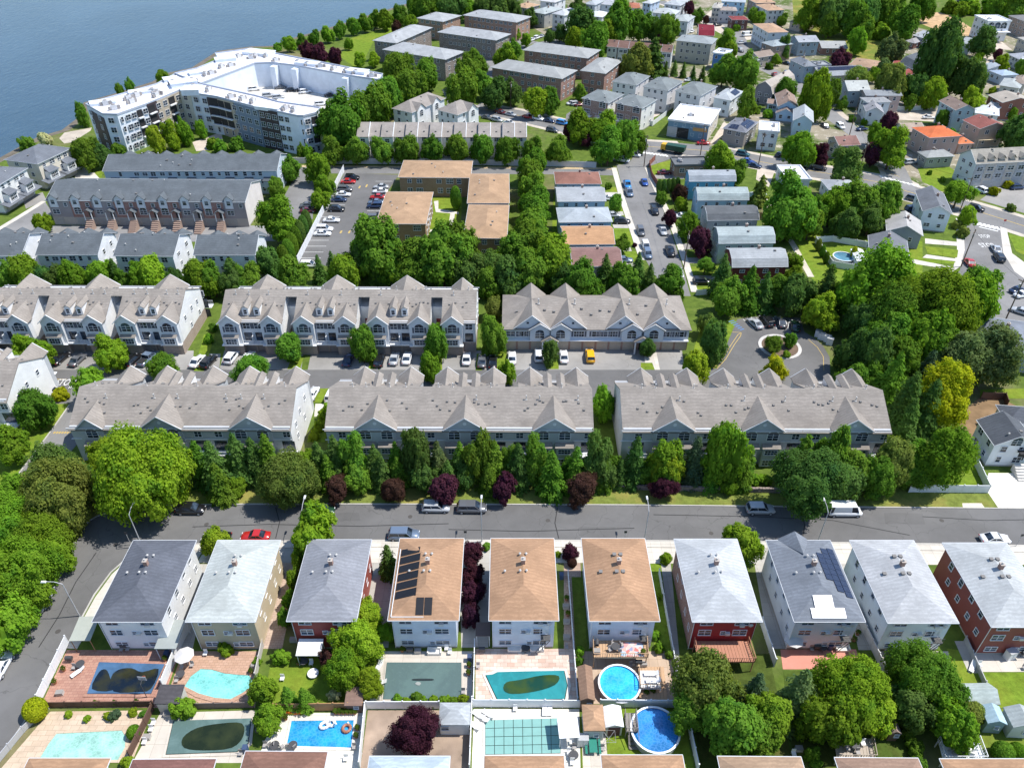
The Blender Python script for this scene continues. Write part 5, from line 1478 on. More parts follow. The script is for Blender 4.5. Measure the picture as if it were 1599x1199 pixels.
# houses right of the side street and by the STOP street
for a in [
 ('blue white gable house with dark grey roof at the street corner', (1440, 329), (1487, 334), (1465, 301), 5.8, 2.0, 'gy', (.66, .73, .82), (.17, .18, .2)),
 ('house with pale beige grey gable roof behind the STOP street lawn', (1384, 360), (1441, 368), (1416, 341), 4.2, 2.2, 'gy', (.25, .28, .33), (.42, .41, .4)),
 ('house with dark grey gable roof beside the round garden pool', (1357, 394), (1420, 403), (1393, 372), 3.8, 2.2, 'gy', (.6, .66, .73), (.17, .18, .2)),
 ('white house with dark slate gable roof and wide concrete drive', (1552, 695), (1622, 697), (1520, 655), 5.2, 2.3, 'gy', (.72, .74, .78), (.1, .11, .125)),
 ('grey house with slate roof at right edge behind the willow', (1538, 545), (1640, 560), (1600, 502), 4.5, 1.8, 'hip', (.3, .36, .42), (.2, .22, .26)),
 ('small slate roof annex behind the white gable house', (1572, 660), (1640, 665), (1590, 634), 4.4, 1.8, 'hip', (.6, .62, .65), (.12, .13, .15)),
 ('flat roofed dark building with brick walls behind the arborvitae hedge', (1053, 259), (1109, 258), (1080, 245.5), 4.0, 0, 'flat', brick((.28, .14, .1)), (.13, .14, .15)),
 ('small building with bright white flat roof above the leafy trees', (1228, 281), (1267, 281), (1246, 259), 4.0, 0, 'flat', (.6, .66, .72), (.85, .85, .87)),
 ('small house with grey roof behind the leafy trees on the avenue', (1294, 296), (1341, 296), (1317, 280), 4.0, 1.3, 'hip', (.6, .63, .66), (.36, .38, .4)),
 ('tall white brick fronted house with green grey roof, left of the pair', (907.5, 153), (949.5, 161), (974, 147), 8.8, 2.0, 'hip', (.78, .76, .72), (.2, .225, .23)),
 ('tall white brick fronted house with green grey roof, right of the pair', (959, 160.5), (1002.5, 169), (1024.5, 155), 8.8, 2.0, 'hip', (.78, .76, .72), (.2, .225, .23)),
 ('tall grey house, leftmost of three alike behind the brick pair', (955, 127), (993.5, 133), (1017.6, 119), 8.8, 2.0, 'hip', (.66, .65, .66), (.2, .225, .23)),
 ('tall grey house, middle of three alike behind the warehouse', (1003, 134.5), (1043, 141.5), (1066, 126.5), 8.8, 2.0, 'hip', (.66, .65, .66), (.2, .225, .23)),
 ('tall grey house, rightmost of three alike behind the warehouse', (1053, 141.5), (1094, 149.5), (1112, 133), 8.8, 2.0, 'hip', (.66, .65, .66), (.2, .225, .23)),
 ('blue fronted warehouse with large white flat roof', (1042, 187), (1108, 196), (1138, 173), 6.0, 0, 'flat', (.62, .58, .5), (.84, .84, .84)),
 ('white house with pale hip roof and dark solar panels behind the warehouse', (1113, 152), (1141, 157), (1163, 143), 6.6, 1.6, 'hip', (.74, .78, .82), (.42, .45, .47)),
 ('dark house with hip roof covered in blue solar panels', (1128, 200), (1164, 207), (1183, 190), 5.4, 1.8, 'hip', (.3, .28, .26), (.19, .2, .23)),
 ('white box house with white flat roof facing the avenue', (1184, 204), (1217, 207), (1234, 194), 6.8, 0, 'flat', (.72, .76, .8), (.86, .86, .87)),
 ('grey house with steep patched gambrel roof and white porch', (1177, 141), (1206, 147), (1226, 123), 4.6, 4.2, 'gamy', (.22, .22, .24), (.42, .38, .34)),
 ('pale blue house with brown gable roof among lawns', (1214, 166), (1246, 168), (1251, 149), 4.8, 2.2, 'gy', (.45, .62, .78), (.3, .22, .18)),
 ('small blue annex with brown roof beside the lawn', (1197, 161), (1216, 163), (1216, 156), 3.4, 1.0, 'gx', (.45, .6, .74), (.3, .22, .18)),
 ('low blue gabled shed house in front of the brown gable', (1211, 176), (1241, 179), (1244, 168), 3.2, 1.8, 'gy', (.42, .6, .78), (.28, .22, .2)),
 ('blue grey gable house beside the sloping road', (1238, 188), (1270, 191), (1279, 174), 6.0, 2.2, 'gy', (.45, .58, .68), (.4, .43, .45)),
 ('house with red brown gable roof by the avenue trees', (1310, 228), (1344, 226), (1338, 212), 5.0, 1.8, 'gx', (.42, .4, .34), (.26, .15, .13)),
 ('small tan house left of the red brown gable', (1292, 224), (1312, 230), (1310, 212), 4.0, 1.5, 'gy', (.42, .38, .3), (.3, .22, .18)),
 ('large house with bright orange tile hip roof', (1451, 215), (1502, 212), (1470, 196), 7.0, 2.0, 'hip', (.42, .33, .3), (.62, .17, .07)),
 ('small orange tile porch house beside the large orange roof', (1497, 224.5), (1521, 223.5), (1510, 213), 3.6, 1.2, 'hip', (.4, .32, .28), (.62, .2, .09)),
 ('brick and stucco house with dark red gable roof', (1502.5, 187), (1530, 201), (1559, 190), 7.0, 1.8, 'gx', (.42, .34, .29), (.26, .1, .085)),
 ('low grey house with long pale roof next to the lawn', (1447, 246), (1491, 243.5), (1489, 233.5), 3.8, 1.4, 'hip', (.33, .36, .37), (.36, .37, .36)),
 ('teal house with brown gable roof beside the white fenced yards', (1465.5, 157), (1492, 172), (1517, 167), 8.0, 1.8, 'gx', (.36, .48, .52), (.25, .19, .16)),
 ('brick house with pale tan gable roof at right edge', (1541.6, 148), (1565, 160), (1605, 153), 6.8, 1.6, 'gx', (.25, .11, .09), (.4, .36, .31)),
 ('low house with light blue flat hip roof', (1544, 110), (1564, 118), (1587, 115), 4.0, 1.2, 'hip', (.5, .58, .68), (.36, .45, .56)),
 ('low white house with pale green roof at right edge', (1560, 133), (1592, 138), (1605, 127), 4.0, 1.2, 'hip', (.6, .62, .62), (.4, .43, .43)),
 ('grey house with steep dark gambrel roof and pale front', (1404, 97), (1428, 110), (1440, 91), 5.0, 4.0, 'gamx', (.55, .55, .54), (.15, .165, .18)),
 ('low building with red roof strip beside the steep grey house', (1392, 100), (1418, 104), (1416, 96), 3.0, .8, 'gx', (.5, .35, .3), (.33, .09, .08)),
 ('small shed with bright red roof among trees', (1405, 113), (1419, 118), (1428, 110), 3.5, 1.2, 'gx', (.2, .07, .06), (.36, .1, .09)),
 ('house with tan brown roof beside the purple tree', (1325, 101), (1366, 107), (1372, 95), 3.5, 1.4, 'hip', (.42, .36, .3), (.38, .26, .18)),
 ('small gable house with pale grey metal roof by the road bend', (1324, 142), (1359, 141.5), (1340, 130), 6.4, 2.6, 'gx', (.36, .42, .48), (.5, .52, .5)),
 ('long house with dark grey roof and pink brown end wall', (1352, 149), (1409, 149), (1380, 140), 6.4, 1.0, 'gx', (.4, .33, .32), (.26, .28, .3)),
 ('white house with flat front dormer beside the sloping road', (1354, 160), (1392, 159), (1386, 151), 6.2, .8, 'hip', (.68, .72, .76), (.3, .31, .32)),
 ('white house with grey roof and dark awning by the hedge', (1352, 174), (1380, 176), (1386, 164), 5.0, 1.8, 'gy', (.7, .74, .78), (.3, .3, .32)),
 ('grey and white house with pale roof, close behind the fenced yard', (1412, 206), (1446, 204), (1442, 192), 4.6, 1.8, 'gx', (.6, .62, .65), (.4, .32, .26)),
 ('white low house with bright roof panels right of the teal house', (1522, 176), (1560, 181), (1563, 167), 4.6, 1.0, 'hip', (.7, .72, .76), (.62, .65, .7)),
 ('white villa with arched balconies and flat roof above the dirt lot', (1521, 24.4), (1542, 33.6), (1575, 31.5), 9.5, 0, 'flat', (.78, .79, .83), (.84, .85, .86)),
 ('large grey house with hip roof at the top right corner', (1574, 24), (1608, 36), (1620, 18), 7.5, 2.2, 'hip', (.34, .27, .24), (.22, .22, .22)),
 ('pale grey house with hip roof at right edge below the villa', (1572, 84), (1592, 93), (1612, 82), 4.6, 1.8, 'hip', (.55, .55, .55), (.36, .38, .42)),
 ('beige house half cut by the right edge', (1588, 58), (1606, 66), (1622, 54), 6.4, 1.6, 'hip', (.5, .47, .42), (.42, .4, .36)),
 ('grey house with pale roof behind the huge dark tree', (1424, 55), (1446, 60.5), (1452, 49), 4.6, 1.6, 'gx', (.5, .5, .52), (.38, .4, .44)),
 ('brown garage with grey roof beside the field', (1410, 64), (1428, 67.5), (1432, 58), 3.0, 1.2, 'hip', (.2, .1, .08), (.34, .33, .33)),
 ('small grey house with brick front right of the huge dark tree', (1496, 66), (1516, 70), (1519, 60), 4.6, 1.6, 'gx', (.42, .45, .48), (.35, .38, .4)),
 ('slate house with gable wing at the road fork', (1256, 104), (1275, 102.5), (1243, 92), 7.0, 1.8, 'hip', (.36, .44, .5), (.24, .26, .29)),
 ('flat roofed wing of the slate house', (1276, 103), (1298, 102), (1294, 95.5), 5.5, 0, 'flat', (.45, .5, .55), (.3, .32, .34)),
 ('long low hall with a double line of blue solar panels', (1279, 119), (1352, 116), (1320, 106), 4.4, 2.4, 'gx', (.42, .44, .46), (.3, .32, .35)),
 ('brick bungalow with long grey roof by the field', (1283, 75), (1324, 75.5), (1300, 65), 3.4, 1.8, 'gx', (.24, .13, .11), (.37, .38, .37)),
 ('blue grey house with white bay beside the brick bungalow', (1247, 66), (1280, 65), (1236, 57), 6.4, 1.6, 'gx', (.3, .38, .46), (.36, .38, .41)),
 ('brown house with grey roof below the tan roofed flats', (1188, 66), (1206, 72.5), (1222, 63), 7.0, 1.6, 'hip', (.3, .24, .2), (.33, .38, .4)),
 ('white flats with long tan roof beside the car park', (1175, 37), (1199, 51), (1226, 47), 8.6, 1.2, 'hip', (.64, .67, .72), (.45, .3, .2)),
 ('white house with tan hip roof at the top by the field', (1198, 16.5), (1225, 15.5), (1216, 6), 8.0, 1.4, 'hip', (.62, .63, .66), (.45, .3, .2)),
 ('house with tan roof at the very top edge', (1180, 5), (1212, 4), (1205, -3), 7.0, 1.4, 'hip', (.3, .2, .17), (.45, .3, .2)),
 ('dark red flat roofed house with brown walls near the car park', (1143, 31), (1169, 31), (1156, 25), 5.4, .8, 'hip', (.12, .06, .055), (.24, .06, .06)),
 ('small house with dark red mansard roof behind the beige block', (1090, 55), (1115, 56), (1118, 43), 3.6, 3.0, 'gamx', (.55, .5, .5), (.2, .025, .04)),
 ('large beige house with grey roof and white stairs', (1055, 63), (1111, 69), (1121, 60), 9.0, 1.8, 'hip', (.42, .41, .36), (.3, .33, .34)),
 ('small bright blue house with white flat roof', (1112, 83), (1134, 86), (1138, 78), 7.0, 0, 'flat', (.07, .2, .48), (.72, .75, .8)),
 ('white house with pale grey roof, upper of two stepped houses', (1017.5, 19.5), (1054, 23), (1062, 16.5), 7.0, 1.8, 'hip', (.66, .7, .74), (.45, .48, .48)),
 ('white house with pale grey roof, lower of two stepped houses', (1050, 31.5), (1074, 34), (1080, 25), 7.0, 1.6, 'hip', (.6, .63, .66), (.38, .41, .41)),
 ('grey tan house with brown roof near the top edge', (1121, 16), (1151, 17), (1147, 11), 6.5, 1.0, 'hip', (.5, .5, .52), (.33, .28, .25)),
 ('beige flat house behind the grey tan house', (1111, 12), (1125, 13), (1124, 5), 7.5, .8, 'hip', (.5, .47, .42), (.42, .4, .36)),
 ('light blue house at the top edge', (1126, 2), (1164, 4), (1162, -4), 8.0, 1.2, 'hip', (.4, .6, .78), (.4, .45, .5)),
 ('white house with hip roof and solar panels near the top centre', (861, 21), (881, 24.5), (901, 16.5), 8.0, 1.8, 'hip', (.66, .67, .7), (.48, .5, .52)),
 ('house with green grey roof left of the solar hip roof', (826, 18), (850, 22), (872, 12.5), 7.0, 1.4, 'hip', (.4, .4, .38), (.36, .4, .4)),
 ('house with tan roof in the trees at the top edge', (800, 9), (822, 13), (834, 6), 6.5, 1.4, 'hip', (.36, .33, .3), (.46, .31, .2)),
 ('low house with bright white roof behind trees, top centre', (915, 24.5), (940, 27), (940, 18.5), 5.0, 1.4, 'hip', (.55, .57, .6), (.62, .65, .67)),
 ('grey blue house at the top edge above the white roof', (911, 6), (929, 8), (933, 0), 7.0, 1.4, 'hip', (.5, .54, .58), (.36, .39, .42)),
 ('pale blue house right of the grey blue one at top edge', (932, 6), (962, 9), (966, 1), 6.0, 1.4, 'hip', (.62, .68, .76), (.4, .42, .45)),
 ('house with red brown tile roof at the top edge', (975, 12.5), (1000, 13), (999, 5), 5.0, 1.2, 'hip', (.6, .64, .66), (.36, .14, .09)),
 ('blue white house beside the red brown tile roof', (1002, 4), (1016, 6), (1018, -1), 8.0, 1.0, 'hip', (.5, .6, .74), (.5, .52, .55)),
 ('small house with pale roof between the teal house and the brick house', (1536, 168), (1556, 173), (1562, 162), 4.2, 1.4, 'gx', (.6, .62, .64), (.5, .5, .5)),
 ('small grey cottage left of the huge dark tree', (1430, 84), (1446, 88), (1450, 79), 4.0, 1.6, 'gy', (.5, .52, .55), (.3, .31, .33)),
 ('white cottage with grey roof under the huge dark tree', (1488, 112), (1506, 116), (1510, 106), 4.0, 1.4, 'gx', (.66, .68, .7), (.36, .38, .4)),
 ('blue grey cottage above the blue hip roof', (1524, 104), (1542, 108), (1546, 98), 4.2, 1.4, 'hip', (.5, .56, .62), (.28, .32, .36)),
 ('small house with brown roof at right edge above the brick house', (1578, 128), (1602, 132), (1606, 121), 4.4, 1.4, 'hip', (.55, .52, .48), (.32, .26, .22)),
 ('small white house with grey roof below the steep grey house', (1436, 126), (1456, 130), (1462, 121), 4.0, 1.5, 'gx', (.68, .7, .73), (.33, .35, .37)),
 ('tan cottage with brown roof by the road fork', (1166, 84), (1184, 90), (1192, 80), 4.6, 1.6, 'gy', (.45, .4, .33), (.3, .24, .2)),
 ('small grey house right of the small blue house', (1148, 96), (1166, 100), (1172, 90), 4.2, 1.5, 'hip', (.52, .54, .56), (.3, .33, .35)),
 ('small white garage behind the orange roofed house', (1488, 190), (1504, 193), (1508, 185), 3.2, 1.0, 'gx', (.68, .7, .72), (.5, .5, .5)),
 ('pale house with grey roof above the stepped white houses', (1036, 6), (1062, 9), (1068, 0), 6.0, 1.4, 'hip', (.6, .64, .7), (.4, .43, .46)),
 ('small house with brown roof between the flats and field', (1232, 34), (1250, 38), (1256, 29), 4.0, 1.4, 'gx', (.5, .42, .36), (.34, .24, .18)),
 ('house with grey flat roof among trees at the top', (760, -2), (792, 2), (800, -6), 6.0, 1.2, 'hip', (.5, .5, .5), (.34, .36, .38)),
 ('white house at top edge left of the tan roof', (842, 1), (866, 4), (872, -4), 6.0, 1.2, 'hip', (.66, .68, .72), (.5, .5, .52)),
]:
    kw = {}
    if 'dark solar panels' in a[0]: kw['solar'] = [(.12, .44, -.1, .3, 2, 4)]
    if 'covered in blue' in a[0]: kw['solar'] = [(.1, .45, -.28, .3, 2, 5), (-.3, .1, -.46, -.3, 3, 1)]
    if 'double line' in a[0]: kw['solar'] = [(-.46, .44, -.24, -.04, 14, 2)]
    if 'hip roof and solar' in a[0]: kw['solar'] = [(.1, .4, -.05, .3, 2, 3)]
    roofm = shingle(a[8], .2) if a[6] != 'flat' else None
    o = house(*a[:9], ov=.35, vents=2, chimney=(a[6] != 'flat' and rng.random() < .6), roofm=roofm, dmax=22, **kw)
    W, D, h, rise, w, d = o['_dims']
    if 'warehouse with large' in a[0]:
        b = MB(); b.box((0, -d / 2 - .05, 2.9), (w, .1, 5.6)); b.build('front_wall', siding((.16, .28, .38)), o)
        for s in (-.36, -.12): panel(o, 'garage_door', (s * w, -d / 2 - .1, 2.0), 0, 4.2, 3.6, METAL if s < -.2 else DARK)
        panel(o, 'sign', (.3 * w, -d / 2 - .1, 4.0), 0, 5, 1.2, plain((.55, .32, .12)))
    if 'brick fronted' in a[0]:
        b = MB(); b.box((0, -d / 2 - .05, 5.2), (w, .1, 6.8)); b.build('front_wall', brick((.28, .15, .12)), o)
        for s in (-.3, .3):
            window(o, (s * w, -d / 2 - .1, 7.4), 0, 2.4, 1.4, 'arch'); window(o, (s * w, -d / 2 - .1, 4.4), 0, 2.6, 1.8)
            b = MB(); b.box((s * w, -d / 2 - .8, 3.0), (4.2, 1.6, .2)); bal = b.build('balcony', TRIM, o); railing(bal, (s * w - 2, -d / 2 - 1.5), (s * w + 2, -d / 2 - 1.5), 3.1)
            panel(o, 'garage_door', (s * w, -d / 2 - .1, 1.2), 0, 3.0, 2.1, METAL)
    if 'villa' in a[0]:
        for z in (7.0,):
            for k in range(3): window(o, (w / 2 + .02, -d / 2 + d * (k + .7) / 3.6, z), math.pi / 2, 3.0, 1.6, 'arch')
        b = MB(); b.box((w / 2 + 1.6, 0, 5.0), (3.2, d, .3)); b.build('terrace', TRIM, o)
    if 'wide concrete drive' in a[0]:
        window(o, (.0, -d / 2, 5.6), 0, 1.8, 1.1, 'arch')
        b = MB()
        for k in range(6): b.box((w * .28, -d / 2 - 3.6 + k * .5, .12 + k * .13), (2.6, .5, .24 + k * .26))
        b.build('steps', concrete((.62, .6, .56), 5), o); panel(o, 'door', (w * .28, -d / 2, 2.7), 0, 1.2, 2.1, DARK)
        b = MB(); b.box((w * .28, -d / 2 - .6, 4.0), (2.4, 1.2, .15)); b.build('canopy', DARK, o)
# maroon roofed stepped row in the trees, and the townhouses at the right edge
hs = []
for k in range(6):
    x = 947 + k * 17; y = 72.5 + k * 1.6
    hs.append(house('white row of houses with brown maroon shed roofs in the trees, top centre', (x, y), (x + 16.5, y + 1.5), (x + 8, y - 11), 7.0, 2.6, 'gx', (.66, .66, .64), (.3, .18, .145), ridge=True, ov=.2, chimney=False, vents=1, cols=2, side_cols=1, dmax=11, name='townhouse_row', cat='townhouses'))
merge(*hs)
o = house('grey townhouse row with small dormers and garages at the right edge', (1524, 256), (1640, 250), (1511, 233), 8.0, 3.0, 'gx', (.66, .7, .74), (.33, .31, .27), ridge=True, ov=.3, chimney=False, vents=5, name='townhouse_row', cat='townhouses', cols=9, side_cols=2, dmax=15)
W, D, h, rise, w, d = o['_dims']
for k in range(7):
    x = -w / 2 + w * (k + .5) / 7
    b = MB(); b.prism([(x - .9, -d / 2 + .6), (x + .9, -d / 2 + .6), (x + .9, -d / 2 + 3), (x - .9, -d / 2 + 3)], 8.0, 9.2); b.face([(x - .9, -d / 2 + .59, 9.2), (x + .9, -d / 2 + .59, 9.2), (x, -d / 2 + .59, 10)]); b.build('dormer', siding((.5, .45, .42)), o)
    b = MB()
    for s in (-1, 1):
        q = [(x, -d / 2 + .2, 10.2), (x, -d / 2 + 4, 10.2), (x + s * 1.2, -d / 2 + 4, 9.1), (x + s * 1.2, -d / 2 + .2, 9.1)]
        b.slab(q[::-1] if s < 0 else q, .12)
    b.build('dormer_roof', shingle((.33, .31, .27)), o)
    b = MB(); b.box((x, -d / 2 - .05, 4.0), (w / 7 - .1, .1, 7.6)); b.build('facade_panel', siding((.5, .46, .44) if k % 2 else (.42, .42, .46)), o)
    window(o, (x, -d / 2 - .1, 6.2), 0, 2.0, 1.3); window(o, (x, -d / 2 - .1, 3.9), 0, 2.0, 1.3); panel(o, 'garage_door', (x + .6, -d / 2 - .1, 1.2), 0, 2.6, 2.1, METAL)

# ------------------------------------------------------------------ labels for things that come in numbers: look + where, counted from the left when several match
PENDING = []
def pend(o, look, where, group):
    PENDING.append((o, look, where)); o['group'] = group
    return o
def settle_labels():
    d = {}
    for o, look, where in PENDING: d.setdefault((look, where), []).append(o)
    for (look, where), os_ in d.items():
        os_.sort(key=lambda o: o.location.x)
        for k, o in enumerate(os_):
            if len(os_) == 1: o['label'] = '%s %s' % (look, where)
            else: o['label'] = '%s from left %s %s' % (ORD[k] if k < len(ORD) else 'number %d' % (k + 1), look, where)

# ------------------------------------------------------------------ fences and walls
VINYL, PLANK, RUST = plain((.74, .76, .78), .5), plain((.36, .21, .1), .85), plain((.13, .075, .055), .85)
def fence(label, pts, h, mat, plen=2.2, name='fence', th=.06, cat='fence', cap=True):
    P = [at(*p) for p in pts]
    o = thing(name, label, cat, P[0])
    cache = {}
    for i in range(len(P) - 1):
        a, c = P[i] - P[0], P[i + 1] - P[0]
        d = c - a; L = d.length; n = max(1, int(round(L / plen))); l = L / n; rz = math.atan2(d.y, d.x)
        key = round(l, 3)
        if key not in cache:
            b = MB(); b.box((0, 0, h / 2), (l - .1, th, h - .12))
            b.box((0, 0, h - .04), (l - .1, th + .05, .08))
            pm = b.mesh('panel', mat)
            b = MB(); b.box((0, 0, (h + .1) / 2), (.13, .13, h + .1)); b.box((0, 0, h + .13), (.17, .17, .06))
            cache[key] = (pm, b.mesh('post', mat))
        pm, qm = cache[key]
        for k in range(n):
            p = a.lerp(c, (k + .5) / n); q = a.lerp(c, k / n)
            inst('panel', pm, o, p, rz); inst('post', qm, o, q, rz)
        if i == len(P) - 2: inst('post', qm, o, c, rz)
    return o
fence('white vinyl fence along the left road beside the brick patio', [(107, 1004), (63, 1096)], 1.8, VINYL)
fence('white vinyl fence between the corner house and the kidney pool', [(300, 975), (284, 1006), (256, 1074)], 2.0, VINYL)
fence('dark wooden fence with plants behind the covered corner pool', [(78, 1104), (240, 1102)], 1.3, RUST)
fence('grey metal fence along the bottom left road', [(76, 1106), (38, 1142), (-6, 1196)], 1.2, METAL)
fence('brown wooden fence right of the pale paver yard', [(240, 1108), (204, 1182)], 1.6, RUST)
fence('low dark lattice fence below the kidney pool', [(250, 1107), (394, 1104)], 1.3, plain((.16, .13, .12)))
fence('tan board fence behind the blue pool with floats', [(430, 1110), (568, 1108)], 1.8, PLANK, 1.8)
fence('white fence left of the round purple maple', [(571, 1108), (562, 1200)], 1.8, VINYL)
fence('white fence above the round purple maple', [(573, 1106), (686, 1106)], 1.8, VINYL)
fence('white fence right of the hip roofed pavilion', [(737, 1099), (733, 1204)], 1.8, VINYL)
fence('white fence above the panelled pool cover', [(739, 1103), (906, 1104)], 1.8, VINYL)
fence('white fence above the large round blue pool', [(936, 1103), (1066, 1104)], 1.8, VINYL)
fence('white fence right of the large round blue pool', [(1067, 1105), (1088, 1204)], 1.8, VINYL)
fence('thin white fence left of the deck with the rug', [(886, 898), (901, 1096)], 1.2, VINYL)
fence('thin white fence between the deck yard and the red house', [(1028, 896), (1062, 1092)], 1.2, VINYL)
fence('white fence right of the red house deck', [(1187, 975), (1208, 1040)], 1.8, VINYL)
fence('grey white fence between the tarp house and the pale house', [(1330, 950), (1378, 1052)], 1.8, plain((.55, .55, .55)))
fence('wire fence left of the dark red house lawn', [(1505, 1000), (1546, 1095)], 1.1, METAL)
fence('grey white fence left of the teal covered pool', [(741, 1008), (739, 1097)], 1.6, VINYL)
fence('grey fence between the tan house and maroon house', [(416, 985), (400, 1060)], 1.5, plain((.5, .48, .45)))
fence('white boundary fence along the parking lot of the brown apartments', [(537, 268), (465, 412)], 2.2, VINYL, 3.0)
fence('long pale fence between the stepped row and the alley', [(450, 255), (560, 256), (700, 257), (868, 260), (930, 262)], 2.0, plain((.55, .56, .58)), 3.0)
fence('white garden fence around the small round pool yard', [(1342, 424), (1298, 417), (1272, 379), (1298, 377), (1360, 388)], 1.8, VINYL)
fence('white fence around the lawn of the slate roofed house', [(1418, 768), (1541, 769), (1522, 728), (1502, 690)], 1.8, VINYL)
fence('short white gate fence at the end of the side street', [(1086, 461), (1120, 459)], 1.5, VINYL)
fence('curved brown red fence at the head of the side street', [(1022, 250), (1013, 259), (1017, 277), (1027, 293)], 1.8, plain((.27, .1, .07)), 2.4)
fence('white fence beside the warehouse yard', [(993, 189), (1018, 197), (1040, 180)], 1.8, VINYL, 3)
fence('pale green fence across the yards by the teal house', [(1388, 173), (1424, 173), (1466, 169)], 1.8, plain((.6, .66, .62)), 3)
fence('brown wooden fence behind the gambrel houses', [(1184, 340), (1206, 348), (1230, 378)], 1.8, plain((.3, .17, .11)), 2.4)
fence('dark wooden fence behind the bare yard at the right', [(1530, 623), (1566, 624), (1570, 636)], 1.8, RUST, 2.4)
o = thing('retaining_wall', 'long low stone retaining wall behind the grass verge', 'wall', at(945, 762))
STONE = plain((.27, .22, .2), .9)
P0 = at(945, 762); P1 = at(1262, 769); n = 60
bm_ = None
for r in range(2):
    for k in range(n):
        p = P0.lerp(P1, (k + .5 + .5 * r) / (n + .5)) - P0
        if bm_ is None:
            b = MB(); b.box((0, 0, 0), ((P1 - P0).length / n - .04, .45, .46), top=.97); bm_ = b.mesh('stone', STONE)
        inst('stone', bm_, o, (p.x, p.y + rng.uniform(-.05, .05), .24 + r * .48), math.atan2((P1 - P0).y, (P1 - P0).x))

# ------------------------------------------------------------------ yards: paving, pools, decks, sheds
BRP, TERR = paver((.38, .2, .15), (.46, .27, .2)), paver((.46, .29, .2), (.52, .34, .25))
STONEP = paver((.52, .4, .29), (.6, .48, .36), .7)
PATIO = concrete((.58, .53, .46), 2.5); PATW = concrete((.72, .69, .62), 2.0)
for name, pts, m in [
 ('patio', [(104, 1014), (282, 1014), (250, 1104), (62, 1104)], BRP), ('patio', [(78, 1110), (238, 1108), (206, 1188), (0, 1200)], STONEP),
 ('patio', [(285, 1016), (404, 1016), (398, 1104), (254, 1104)], TERR), ('patio', [(250, 1112), (398, 1108), (384, 1190), (206, 1190)], PATIO),
 ('lawn', [(424, 1028), (592, 1016), (570, 1105), (408, 1105)], LAWN), ('patio', [(430, 1112), (566, 1112), (560, 1200), (396, 1200)], PATW),
 ('patio', [(592, 1016), (738, 1016), (736, 1102), (578, 1102)], PATIO), ('bare_yard', [(574, 1108), (735, 1108), (732, 1200), (562, 1200)], soil((.34, .26, .2))),
 ('patio', [(742, 1012), (900, 1012), (902, 1098), (742, 1098)], paver((.55, .38, .3), (.66, .58, .5), .6)), ('patio', [(740, 1106), (904, 1106), (906, 1204), (736, 1204)], PATW),
 ('patio', [(905, 1016), (1046, 1016), (1060, 1098), (906, 1098)], concrete((.5, .38, .28), 1.2)), ('lawn', [(908, 1106), (1064, 1106), (1084, 1204), (908, 1204)], LAWN),
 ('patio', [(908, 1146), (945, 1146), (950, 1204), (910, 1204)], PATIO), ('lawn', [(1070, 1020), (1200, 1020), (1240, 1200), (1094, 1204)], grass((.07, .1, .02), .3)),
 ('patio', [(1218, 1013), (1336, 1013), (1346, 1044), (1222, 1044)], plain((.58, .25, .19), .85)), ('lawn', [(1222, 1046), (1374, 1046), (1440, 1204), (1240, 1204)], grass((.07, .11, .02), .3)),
 ('patio', [(1370, 1016), (1480, 1016), (1490, 1060), (1384, 1060)], PATIO), ('lawn', [(1478, 1012), (1516, 1016), (1546, 1092), (1500, 1092)], LAWN),
 ('patio', [(1516, 1020), (1660, 1020), (1680, 1048), (1528, 1048)], PATIO), ('lawn', [(1530, 1049), (1680, 1049), (1700, 1110), (1560, 1104)], LAWN),
 ('lawn', [(1440, 1100), (1700, 1112), (1720, 1204), (1480, 1204)], LAWN2),
 ('path', [(880, 862), (905, 862), (912, 1012), (880, 1012)], paver((.42, .3, .24), (.5, .38, .3))), ('path', [(1030, 870), (1046, 870), (1062, 1040), (1050, 1040)], CONC2),
 ('lawn', [(1006, 866), (1030, 866), (1058, 1090), (1040, 1090), (1020, 1000)], LAWN), ('lawn', [(892, 900), (912, 900), (918, 1090), (902, 1090)], LAWN2),
 ('path', [(560, 872), (618, 872), (606, 1010), (560, 1010)], CONC2), ('path', [(716, 872), (766, 872), (762, 1010), (720, 1010)], CONC2), ('path', [(404, 872), (470, 872), (440, 1012), (398, 1012)], paver((.45, .33, .26), (.5, .4, .32))),
 ('path', [(1176, 870), (1200, 870), (1236, 1012), (1200, 1012)], CONC2), ('path', [(1308, 870), (1330, 870), (1384, 1014), (1340, 1014)], CONC2), ('path', [(1490, 1000), (1508, 1000), (1530, 1050), (1512, 1050)], CONC2), ('path', [(268, 880), (330, 880), (300, 1014), (262, 1014)], CONC2)]:
    sheet(name, pts, m, {'path': 1, 'patio': 2, 'lawn': 1, 'bare_yard': 1}[name])
